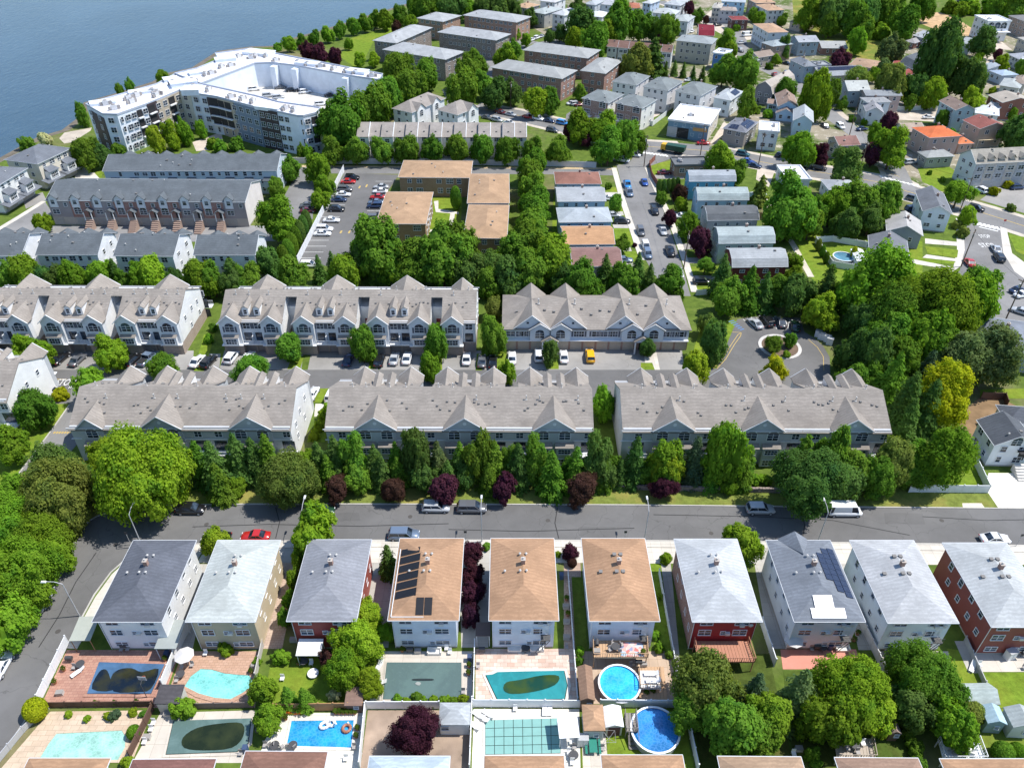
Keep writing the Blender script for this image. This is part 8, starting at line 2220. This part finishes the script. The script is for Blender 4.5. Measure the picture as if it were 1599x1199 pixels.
FOREST = {
 'at the bottom left beside the left road': [(14, 815, 95, 'big', 'bright'), (68, 832, 82, 'big', 'bright'), (24, 893, 112, 'big', 'bright'), (80, 868, 52, 'dec', 'bright'), (4, 972, 78, 'dec', 'bright'), (48, 928, 54, 'dec', 'bright'), (54, 1107, 34, 'clip', 'yellow')],
 'around the left corner of the street row': [(222, 738, 142, 'big', 'lime'), (164, 712, 55, 'dec', 'lime'), (86, 728, 80, 'fine', 'dark'), (84, 772, 112, 'big', 'olive'), (128, 750, 55, 'dec', 'dark'), (36, 768, 60, 'dec', 'bright')],
 'in the street row left of the first gap': [(252, 695, 48, 'pine', 'dark'), (284, 712, 44, 'spruce', 'dark'), (309, 718, 42, 'spruce', 'mid'), (333, 724, 50, 'spruce', 'dark'), (370, 712, 46, 'spruce', 'dark'), (369, 757, 26, 'dec', 'bright'), (396, 715, 42, 'spruce', 'dark'), (418, 712, 44, 'spruce', 'mid'), (449, 748, 86, 'big', 'olive'), (470, 702, 36, 'dec', 'bright'), (497, 718, 36, 'spruce', 'dark'), (340, 750, 40, 'spruce', 'mid')],
 'in the street row below the middle townhouses': [(523, 712, 40, 'spruce', 'dark'), (527, 760, 44, 'fine', 'maroon'), (552, 706, 44, 'tall', 'mid'), (556, 745, 42, 'dec', 'mid'), (585, 722, 40, 'spruce', 'dark'), (612, 762, 42, 'fine', 'maroon'), (618, 714, 34, 'spruce', 'mid'), (650, 708, 48, 'tall', 'dark'), (656, 742, 42, 'dec', 'dark'), (683, 718, 40, 'spruce', 'grey'), (691, 762, 50, 'dec', 'purple'), (717, 702, 34, 'spruce', 'mid'), (721, 732, 42, 'dec', 'dark'), (747, 704, 44, 'tall', 'mid'), (772, 718, 42, 'spruce', 'mid'), (787, 760, 44, 'dec', 'purple'), (797, 708, 32, 'tall', 'mid')],
 'in the street row right of the middle': [(808, 722, 44, 'spruce', 'dark'), (835, 706, 42, 'tall', 'mid'), (860, 735, 46, 'spruce', 'mid'), (899, 727, 42, 'spruce', 'mid'), (910, 760, 54, 'fine', 'maroon'), (931, 704, 46, 'tall', 'dark'), (941, 738, 42, 'dec', 'dark'), (960, 702, 30, 'dec', 'mid'), (992, 715, 40, 'spruce', 'dark'), (1042, 690, 54, 'dec', 'bright'), (1040, 724, 52, 'dec', 'lime'), (1035, 757, 46, 'flatw', 'purple'), (1085, 712, 40, 'spruce', 'blue'), (1134, 702, 56, 'tall', 'bright'), (1139, 757, 23, 'dec', 'bright'), (1168, 718, 32, 'spruce', 'mid'), (968, 742, 26, 'shrub', 'mid'), (1178, 748, 22, 'shrub', 'bright'), (1196, 748, 20, 'shrub', 'bright')],
 'low in front at left street row': [(269, 735, 29, 'spruce', 'mid'), (295, 728, 29, 'spruce', 'mid'), (328, 735, 28, 'dec', 'mid'), (355, 737, 32, 'dec', 'mid'), (378, 732, 28, 'spruce', 'dark'), (404, 731, 32, 'spruce', 'dark'), (483, 736, 34, 'dec', 'dark')],
 'low in front of the middle townhouses': [(511, 733, 35, 'spruce', 'mid'), (544, 735, 28, 'spruce', 'mid'), (574, 735, 36, 'dec', 'mid'), (596, 735, 34, 'spruce', 'dark'), (620, 735, 32, 'spruce', 'mid'), (644, 740, 32, 'dec', 'mid'), (681, 741, 33, 'dec', 'dark'), (699, 739, 31, 'spruce', 'dark'), (727, 737, 34, 'dec', 'dark'), (762, 743, 31, 'spruce', 'mid'), (779, 733, 32, 'dec', 'mid'), (809, 729, 33, 'dec', 'dark'), (840, 726, 28, 'spruce', 'mid')],
 'low in front at right street row': [(864, 736, 28, 'spruce', 'dark'), (892, 730, 34, 'dec', 'mid'), (918, 732, 35, 'spruce', 'dark'), (945, 738, 30, 'spruce', 'mid'), (968, 737, 28, 'spruce', 'dark'), (1000, 737, 32, 'dec', 'mid'), (1029, 732, 34, 'dec', 'mid'), (1049, 727, 28, 'dec', 'mid'), (1086, 730, 28, 'dec', 'mid'), (1112, 733, 33, 'spruce', 'mid'), (1138, 735, 34, 'dec', 'mid'), (1160, 733, 35, 'spruce', 'mid')],
 'at the right end of the street row': [(1310, 680, 50, 'tall', 'mid'), (1257, 700, 44, 'pine', 'mid'), (1354, 694, 22, 'spruce', 'mid'), (1266, 752, 112, 'big', 'dark'), (1330, 728, 62, 'dec', 'mid'), (1372, 738, 62, 'dec', 'mid'), (1397, 708, 62, 'fine', 'olive'), (1434, 695, 52, 'dec', 'mid'), (1474, 712, 86, 'fine', 'bright'), (1437, 740, 50, 'fine', 'mid'), (1430, 655, 38, 'dec', 'bright'), (1316, 752, 60, 'dec', 'dark')],
 'in the woods right of the turning circle': [(1381, 440, 112, 'fine', 'bright'), (1459, 478, 124, 'big', 'bright'), (1406, 492, 100, 'big', 'mid'), (1508, 476, 80, 'dec', 'bright'), (1525, 450, 62, 'dec', 'mid'), (1544, 552, 88, 'fine', 'grey'), (1502, 558, 80, 'fine', 'grey'), (1330, 548, 46, 'tall', 'dark'), (1365, 552, 56, 'tall', 'dark'), (1440, 523, 80, 'dec', 'bright'), (1383, 523, 70, 'dec', 'mid'), (1481, 606, 88, 'fine', 'yellow'), (1394, 590, 52, 'spruce', 'mid'), (1447, 578, 40, 'spruce', 'blue'), (1362, 592, 46, 'dec', 'mid'), (1418, 620, 54, 'spruce', 'dark'), (1408, 560, 60, 'dec', 'mid'), (1470, 545, 70, 'fine', 'mid'), (1350, 500, 56, 'dec', 'dark'), (1450, 630, 50, 'spruce', 'dark'), (1420, 650, 40, 'spruce', 'dark'), (1330, 590, 44, 'dec', 'mid')],
 'behind the turning circle': [(1284, 486, 52, 'dec', 'lime'), (1240, 458, 54, 'dec', 'dark'), (1194, 452, 34, 'spruce', 'dark'), (1138, 460, 52, 'dec', 'mid'), (1290, 452, 44, 'spruce', 'dark'), (1112, 532, 40, 'tall', 'dark'), (1208, 574, 36, 'dec', 'yellow'), (1236, 530, 20, 'dec', 'mid'), (1206, 536, 28, 'flatw', 'mid'), (1226, 552, 14, 'shrub', 'bright'), (1216, 450, 44, 'dec', 'mid'), (1170, 448, 40, 'spruce', 'mid'), (1104, 505, 30, 'dec', 'olive'), (1320, 460, 50, 'dec', 'mid')],
 'in the parking court on the left': [(50, 546, 50, 'dec', 'lime'), (21, 566, 42, 'dec', 'bright'), (172, 547, 46, 'dec', 'lime'), (140, 600, 48, 'dec', 'bright'), (252, 573, 46, 'flatw', 'mid'), (386, 574, 50, 'flatw', 'mid'), (448, 542, 40, 'dec', 'mid'), (50, 637, 56, 'dec', 'mid'), (18, 690, 52, 'dec', 'bright'), (96, 615, 24, 'shrub', 'yellow'), (200, 548, 14, 'shrub', 'bright'), (84, 548, 14, 'shrub', 'mid')],
 'in the parking court in the middle and right': [(565, 538, 36, 'tall', 'mid'), (680, 534, 36, 'tall', 'mid'), (672, 571, 30, 'tall', 'bright'), (768, 520, 40, 'tall', 'mid'), (770, 480, 30, 'dec', 'olive'), (861, 550, 26, 'tall', 'dark'), (1010, 541, 24, 'dec', 'dark'), (792, 580, 25, 'tall', 'bright'), (1084, 572, 42, 'dec', 'lime'), (942, 628, 36, 'tall', 'bright'), (497, 665, 18, 'hedge', 'lime'), (503, 650, 18, 'hedge', 'lime'), (508, 636, 16, 'hedge', 'lime'), (490, 680, 18, 'hedge', 'lime'), (325, 530, 16, 'hedge', 'bright'), (333, 512, 14, 'hedge', 'mid'), (760, 545, 20, 'shrub', 'mid')],
 'in the row above the left townhouses': [(34, 408, 46, 'dec', 'bright'), (12, 428, 36, 'dec', 'mid'), (62, 426, 34, 'dec', 'dark'), (105, 408, 41, 'dec', 'bright'), (84, 432, 32, 'dec', 'dark'), (118, 430, 32, 'dec', 'mid'), (152, 411, 39, 'dec', 'bright'), (178, 422, 27, 'spruce', 'dark'), (208, 398, 36, 'dec', 'bright'), (232, 419, 44, 'dec', 'lime'), (192, 432, 30, 'dec', 'mid'), (270, 428, 29, 'dec', 'dark'), (314, 431, 49, 'dec', 'bright'), (322, 400, 37, 'dec', 'mid'), (362, 424, 39, 'dec', 'dark'), (385, 410, 36, 'dec', 'mid'), (382, 434, 34, 'dec', 'mid')],
 'between the townhouses and the parking lot': [(435, 341, 60, 'dec', 'bright'), (415, 410, 42, 'dec', 'dark'), (478, 346, 15, 'col', 'dark'), (473, 354, 15, 'col', 'dark'), (468, 363, 16, 'col', 'dark'), (462, 372, 16, 'col', 'mid'), (456, 383, 17, 'col', 'mid'), (450, 394, 18, 'col', 'mid'), (442, 404, 18, 'col', 'mid'), (459, 426, 48, 'dec', 'mid'), (497, 418, 24, 'spruce', 'dark'), (518, 412, 24, 'spruce', 'dark'), (535, 425, 48, 'dec', 'bright'), (452, 262, 32, 'dec', 'mid'), (431, 292, 26, 'dec', 'mid'), (497, 262, 38, 'dec', 'bright'), (505, 288, 30, 'dec', 'bright'), (499, 310, 26, 'dec', 'bright'), (66, 347, 26, 'dec', 'lime')],
 'below the brown apartment court': [(582, 382, 82, 'dec', 'mid'), (562, 408, 44, 'dec', 'dark'), (586, 420, 28, 'spruce', 'dark'), (606, 417, 38, 'dec', 'mid'), (650, 410, 62, 'dec', 'mid'), (690, 396, 80, 'dec', 'mid'), (716, 380, 58, 'dec', 'mid'), (725, 418, 52, 'dec', 'dark'), (764, 418, 44, 'dec', 'dark'), (711, 309, 15, 'col', 'mid'), (760, 440, 40, 'dec', 'mid'), (625, 430, 36, 'dec', 'bright')],
 'in the tall tree line beside the small houses': [(830, 258, 41, 'dec', 'mid'), (831, 276, 43, 'dec', 'mid'), (833, 295, 45, 'dec', 'mid'), (834, 315, 47, 'dec', 'mid'), (833, 336, 47, 'dec', 'mid'), (830, 358, 53, 'dec', 'mid'), (826, 378, 57, 'dec', 'mid'), (806, 392, 49, 'dec', 'mid'), (860, 405, 67, 'dec', 'bright'), (826, 424, 59, 'dec', 'mid'), (798, 430, 53, 'dec', 'dark'), (909, 438, 59, 'dec', 'mid')],
 'below the side street': [(945, 421, 30, 'spruce', 'dark'), (975, 436, 44, 'dec', 'mid'), (996, 415, 26, 'spruce', 'dark'), (1014, 432, 26, 'spruce', 'dark'), (1046, 436, 40, 'dec', 'mid'), (1128, 426, 36, 'spruce', 'dark'), (880, 432, 44, 'dec', 'dark'), (1060, 462, 24, 'shrub', 'mid')],
 'in the front yards of the side street': [(1046, 340, 25, 'dec', 'purple'), (1091, 376, 42, 'dec', 'purple'), (1062, 301, 26, 'dec', 'maroon'), (1032, 308, 18, 'dec', 'mid'), (1063, 319, 19, 'dec', 'lime'), (1075, 348, 36, 'dec', 'bright'), (1101, 412, 28, 'flatw', 'mid'), (960, 316, 23, 'dec', 'mid'), (972, 379, 23, 'dec', 'mid'), (1029, 291, 9, 'col', 'dark'), (1036, 291, 9, 'col', 'dark'), (1043, 290, 9, 'col', 'dark'), (1050, 289, 9, 'col', 'dark'), (1057, 288, 9, 'col', 'dark'), (991, 382, 9, 'shrub', 'purple'), (950, 290, 12, 'shrub', 'mid')],
 'around the avenue and the gambrel houses': [(1125, 244, 42, 'dec', 'bright'), (1150, 268, 32, 'dec', 'mid'), (1188, 294, 26, 'pine', 'olive'), (1238, 318, 80, 'dec', 'mid'), (1222, 345, 50, 'dec', 'mid'), (1274, 330, 40, 'dec', 'mid'), (1300, 320, 50, 'dec', 'bright'), (1336, 318, 58, 'dec', 'mid'), (1383, 313, 56, 'dec', 'mid'), (1265, 348, 40, 'dec', 'mid'), (1320, 346, 44, 'dec', 'dark'), (1360, 340, 42, 'dec', 'dark'), (1222, 365, 24, 'shrub', 'blue'), (1244, 408, 26, 'shrub', 'bright'), (1236, 430, 30, 'dec', 'bright'), (1278, 382, 8, 'col', 'olive'), (1284, 392, 8, 'col', 'mid'), (1290, 402, 8, 'col', 'mid'), (1333, 395, 9, 'col', 'yellow'), (1300, 420, 14, 'shrub', 'mid')],
 'near the bend of the avenue': [(1322, 258, 50, 'dec', 'dark'), (1248, 231, 44, 'dec', 'bright'), (1281, 240, 34, 'dec', 'purple'), (1363, 240, 34, 'dec', 'purple'), (1394, 228, 52, 'dec', 'bright'), (1368, 208, 30, 'dec', 'bright'), (1511, 336, 26, 'dec', 'lime'), (1497, 300, 42, 'flatw', 'bright'), (1452, 270, 9, 'shrub', 'mid'), (1472, 280, 10, 'shrub', 'mid'), (1500, 362, 22, 'shrub', 'olive'), (1494, 350, 16, 'shrub', 'olive'), (1551, 298, 16, 'shrub', 'yellow'), (1572, 288, 14, 'shrub', 'yellow'), (1580, 325, 14, 'shrub', 'olive'), (1240, 225, 30, 'dec', 'mid')],
 'in the round tree line before the stepped white row': [(517, 233, 36, 'dec', 'mid'), (554, 233, 36, 'dec', 'mid'), (594, 232, 34, 'dec', 'mid'), (634, 232, 36, 'dec', 'mid'), (674, 232, 34, 'dec', 'mid'), (714, 232, 36, 'dec', 'mid'), (754, 232, 36, 'dec', 'mid'), (792, 233, 34, 'dec', 'mid'), (834, 235, 36, 'dec', 'mid'), (872, 233, 36, 'dec', 'mid')],
 'around the white riverside complex': [(532, 188, 72, 'dec', 'mid'), (578, 165, 56, 'dec', 'mid'), (604, 148, 46, 'dec', 'mid'), (240, 218, 24, 'tall', 'lime'), (266, 210, 26, 'tall', 'lime'), (286, 205, 24, 'tall', 'bright'), (312, 202, 16, 'tall', 'bright'), (134, 238, 40, 'dec', 'mid'), (118, 244, 26, 'dec', 'bright'), (158, 240, 30, 'dec', 'dark'), (185, 234, 24, 'shrub', 'mid'), (127, 178, 20, 'tall', 'mid'), (44, 224, 24, 'shrub', 'mid'), (66, 218, 24, 'shrub', 'white'), (186, 140, 12, 'tall', 'mid'), (202, 134, 14, 'tall', 'mid'), (252, 121, 20, 'dec', 'bright'), (345, 228, 24, 'shrub', 'bright'), (372, 226, 26, 'shrub', 'mid'), (330, 224, 20, 'shrub', 'bright'), (470, 236, 14, 'tall', 'mid'), (480, 238, 14, 'tall', 'bright'), (106, 252, 10, 'shrub', 'lime')],
 'along the river beside the brick apartments': [(432, 74, 14, 'shrub', 'mid'), (450, 68, 18, 'dec', 'bright'), (470, 63, 18, 'dec', 'mid'), (490, 57, 18, 'dec', 'mid'), (510, 52, 20, 'dec', 'bright'), (530, 46, 20, 'dec', 'mid'), (550, 40, 20, 'dec', 'mid'), (568, 34, 22, 'dec', 'mid'), (584, 28, 22, 'dec', 'mid'), (602, 30, 24, 'dec', 'bright'), (622, 22, 24, 'dec', 'mid'), (480, 78, 26, 'dec', 'purple'), (500, 82, 28, 'dec', 'purple'), (522, 88, 26, 'dec', 'purple'), (544, 68, 14, 'dec', 'bright'), (560, 92, 18, 'dec', 'lime')],
 'at the top edge beside the river': [(661, 11, 36, 'dec', 'mid'), (690, 8, 32, 'dec', 'mid'), (706, 9, 42, 'dec', 'dark'), (730, 10, 30, 'dec', 'bright'), (770, 10, 42, 'dec', 'dark'), (640, 36, 20, 'dec', 'bright'), (618, 42, 18, 'dec', 'maroon'), (750, 14, 26, 'dec', 'dark'), (800, 16, 30, 'dec', 'dark'), (828, 26, 22, 'dec', 'dark'), (645, 6, 26, 'dec', 'mid')],
 'between the brick apartment buildings': [(622, 112, 50, 'dec', 'mid'), (640, 135, 44, 'dec', 'mid'), (664, 114, 38, 'dec', 'mid'), (584, 92, 18, 'dec', 'lime'), (695, 110, 18, 'flatw', 'lime'), (730, 112, 44, 'dec', 'mid'), (720, 136, 46, 'dec', 'mid'), (742, 96, 34, 'dec', 'mid'), (756, 130, 34, 'dec', 'mid'), (772, 144, 40, 'dec', 'dark'), (798, 142, 32, 'dec', 'dark'), (832, 124, 20, 'dec', 'mid'), (834, 158, 36, 'dec', 'lime'), (856, 154, 34, 'dec', 'mid'), (786, 88, 36, 'dec', 'bright'), (802, 76, 24, 'dec', 'mid')],
 'in the wood behind the red brick apartments': [(806, 52, 14, 'dec', 'bright'), (822, 62, 16, 'dec', 'bright'), (908, 36, 40, 'dec', 'dark'), (898, 58, 26, 'dec', 'lime'), (927, 60, 44, 'dec', 'mid'), (874, 50, 20, 'dec', 'dark'), (858, 56, 16, 'dec', 'dark'), (964, 36, 50, 'dec', 'mid'), (968, 14, 30, 'dec', 'mid'), (990, 96, 46, 'dec', 'olive'), (1021, 86, 32, 'pine', 'dark'), (1000, 38, 36, 'dec', 'mid'), (1020, 44, 28, 'dec', 'dark'), (1042, 44, 36, 'dec', 'mid'), (902, 10, 24, 'dec', 'dark'), (944, 52, 36, 'dec', 'bright'), (1030, 60, 20, 'dec', 'purple')],
 'near the tall grey houses and the warehouse': [(1039, 107, 12, 'spruce', 'dark'), (1053, 105, 12, 'spruce', 'dark'), (1067, 108, 12, 'spruce', 'dark'), (1082, 113, 12, 'spruce', 'dark'), (1097, 114, 12, 'spruce', 'dark'), (1130, 108, 38, 'dec', 'mid'), (1162, 110, 46, 'dec', 'mid'), (1166, 158, 28, 'tall', 'mid'), (907, 196, 42, 'dec', 'bright'), (943, 198, 42, 'dec', 'bright'), (950, 226, 46, 'dec', 'mid'), (977, 214, 46, 'dec', 'mid'), (994, 220, 28, 'dec', 'mid'), (914, 212, 28, 'dec', 'purple'), (889, 205, 26, 'dec', 'purple'), (905, 142, 20, 'dec', 'mid'), (1140, 80, 22, 'dec', 'bright')],
 'among the houses at the upper right': [(1134, 62, 28, 'dec', 'bright'), (1225, 73, 20, 'tall', 'dark'), (1274, 146, 44, 'tall', 'lime'), (1302, 144, 24, 'tall', 'mid'), (1227, 140, 32, 'dec', 'mid'), (1310, 94, 34, 'dec', 'purple'), (1184, 30, 20, 'dec', 'bright'), (1343, 120, 36, 'flatw', 'olive'), (1389, 128, 48, 'dec', 'olive'), (1391, 76, 36, 'dec', 'grey'), (1380, 104, 22, 'dec', 'grey'), (1427, 138, 38, 'dec', 'dark'), (1455, 143, 38, 'dec', 'lime'), (1471, 184, 22, 'dec', 'mid'), (1387, 192, 34, 'dec', 'purple'), (1180, 172, 14, 'shrub', 'mid'), (1200, 178, 16, 'shrub', 'bright')],
 'in the field wood at the top right': [(1263, 18, 40, 'dec', 'bright'), (1304, 18, 48, 'dec', 'dark'), (1330, 26, 42, 'dec', 'mid'), (1354, 22, 42, 'dec', 'dark'), (1378, 16, 46, 'dec', 'mid'), (1411, 34, 44, 'dec', 'mid'), (1339, 62, 32, 'dec', 'bright'), (1375, 50, 28, 'shrub', 'bright'), (1320, 4, 40, 'dec', 'dark'), (1360, -2, 40, 'dec', 'mid'), (1400, 6, 40, 'dec', 'mid'), (1296, 36, 30, 'dec', 'mid'), (1440, 6, 36, 'dec', 'mid'), (1352, 42, 28, 'dec', 'mid')],
 'at the far right around the white villa': [(1467, 86, 62, 'tall', 'dark'), (1535, 62, 36, 'dec', 'dark'), (1515, 122, 50, 'dec', 'dark'), (1519, 156, 34, 'dec', 'lime'), (1589, 204, 48, 'dec', 'dark'), (1527, 89, 14, 'shrub', 'lime'), (1565, 98, 22, 'dec', 'lime'), (1557, 84, 16, 'dec', 'purple'), (1590, 10, 40, 'dec', 'mid'), (1480, 12, 24, 'shrub', 'bright'), (1500, 16, 24, 'shrub', 'bright'), (1520, 14, 24, 'shrub', 'bright'), (1545, 12, 26, 'shrub', 'bright'), (1565, 8, 30, 'dec', 'mid'), (1596, 104, 20, 'dec', 'mid'), (1510, 8, 22, 'shrub', 'mid')],
 'among the packed cottages at the upper right': [(1442, 112, 16, 'shrub', 'bright'), (1500, 128, 16, 'shrub', 'mid'), (1552, 142, 14, 'shrub', 'lime'), (1528, 142, 14, 'dec', 'mid'), (1576, 146, 12, 'shrub', 'bright'), (1402, 122, 20, 'dec', 'mid'), (1365, 116, 18, 'dec', 'bright'), (1420, 158, 20, 'dec', 'mid'), (1440, 164, 16, 'shrub', 'bright'), (1484, 206, 14, 'shrub', 'mid'), (1350, 190, 12, 'shrub', 'bright'), (1330, 186, 12, 'shrub', 'mid'), (1250, 112, 14, 'shrub', 'mid'), (1212, 92, 14, 'dec', 'bright'), (1202, 104, 12, 'shrub', 'mid'), (1316, 160, 16, 'dec', 'mid'), (1580, 176, 16, 'dec', 'bright'), (1546, 210, 14, 'shrub', 'lime')],
 'behind the white flats and stepped houses': [(1090, 24, 18, 'dec', 'mid'), (1102, 30, 12, 'dec', 'maroon'), (1130, 22, 12, 'shrub', 'lime'), (1176, 22, 16, 'dec', 'mid'), (1150, 44, 12, 'shrub', 'bright'), (1222, 30, 16, 'dec', 'mid'), (1240, 62, 14, 'shrub', 'mid'), (1076, 12, 20, 'dec', 'purple'), (1050, 48, 18, 'dec', 'mid'), (1216, 84, 14, 'shrub', 'bright')],
 'in the near gardens left of centre': [(337, 846, 42, 'dec', 'lime'), (489, 830, 72, 'dec', 'lime'), (466, 872, 28, 'tall', 'bright'), (458, 905, 26, 'tall', 'bright'), (452, 935, 24, 'tall', 'bright'), (444, 962, 22, 'tall', 'mid'), (605, 872, 34, 'spruce', 'dark'), (574, 962, 50, 'fine', 'lime'), (556, 1000, 66, 'fine', 'lime'), (544, 1040, 60, 'fine', 'lime'), (578, 1060, 44, 'fine', 'lime'), (598, 985, 30, 'fine', 'bright'), (514, 1028, 36, 'dec', 'maroon'), (448, 1086, 28, 'spruce', 'mid'), (474, 1088, 28, 'spruce', 'mid'), (437, 1024, 28, 'shrub', 'bright'), (412, 1076, 42, 'dec', 'bright'), (418, 1120, 44, 'dec', 'bright'), (520, 1084, 20, 'shrub', 'white'), (353, 1014, 24, 'shrub', 'lime')],
 'small and low in the bottom left gardens': [(290, 1104, 38, 'shrub', 'bright'), (208, 1142, 20, 'clip', 'bright'), (104, 1116, 14, 'shrub', 'lime'), (136, 1120, 12, 'shrub', 'lime'), (180, 1114, 18, 'shrub', 'blue'), (168, 1116, 14, 'shrub', 'lime'), (206, 1112, 14, 'shrub', 'lime'), (224, 1114, 12, 'shrub', 'mid'), (200, 1190, 20, 'shrub', 'lime'), (402, 1030, 16, 'shrub', 'bright')],
 'in the near gardens around the centre': [(738, 862, 38, 'dec', 'purple'), (738, 892, 40, 'dec', 'purple'), (737, 924, 40, 'dec', 'purple'), (734, 958, 36, 'dec', 'purple'), (645, 1140, 82, 'big', 'purple'), (890, 859, 28, 'dec', 'purple'), (893, 878, 16, 'clip', 'maroon'), (757, 852, 16, 'shrub', 'mid'), (870, 866, 12, 'shrub', 'lime'), (1036, 870, 22, 'shrub', 'lime'), (1156, 847, 58, 'dec', 'lime')],
 'as low hedge plants in the near gardens': [(622, 1094, 18, 'shrub', 'bright'), (634, 1093, 18, 'shrub', 'lime'), (648, 1091, 20, 'shrub', 'mid'), (662, 1093, 18, 'shrub', 'bright'), (676, 1092, 18, 'shrub', 'lime'), (692, 1093, 18, 'shrub', 'bright'), (708, 1093, 16, 'shrub', 'bright'), (724, 1091, 16, 'shrub', 'lime'), (1024, 990, 16, 'shrub', 'bright'), (1030, 1010, 18, 'shrub', 'bright'), (1042, 1020, 16, 'shrub', 'mid'), (902, 1016, 18, 'shrub', 'bright'), (904, 1034, 16, 'shrub', 'mid'), (1028, 930, 12, 'shrub', 'bright')],
 'in the near gardens on the right': [(1108, 1068, 96, 'fine', 'olive'), (1082, 1110, 60, 'dec', 'mid'), (1142, 1132, 88, 'dec', 'mid'), (1180, 1075, 44, 'spruce', 'blue'), (1198, 1110, 70, 'dec', 'bright'), (1246, 1082, 66, 'spruce', 'grey'), (1330, 1080, 120, 'big', 'lime'), (1298, 1122, 84, 'dec', 'bright'), (1356, 1112, 70, 'dec', 'lime'), (1440, 1050, 104, 'big', 'mid'), (1420, 1098, 70, 'dec', 'dark'), (1474, 1082, 60, 'dec', 'mid'), (1486, 1128, 70, 'dec', 'bright'), (1519, 1112, 34, 'clip', 'olive'), (1566, 1173, 30, 'clip', 'mid'), (1588, 1170, 22, 'clip', 'bright'), (1268, 1176, 20, 'tall', 'mid'), (1272, 1190, 18, 'shrub', 'mid'), (1186, 1140, 60, 'dec', 'mid')],
 'in the ivy hedge between two bottom right gardens': [(1408, 1118, 20, 'hedge', 'mid'), (1413, 1132, 21, 'hedge', 'mid'), (1418, 1146, 22, 'hedge', 'mid'), (1424, 1160, 23, 'hedge', 'mid'), (1430, 1175, 24, 'hedge', 'mid'), (1437, 1192, 25, 'hedge', 'mid')],
}
for where, L in FOREST.items():
    for t in L: tree(*t, where)
settle_labels()
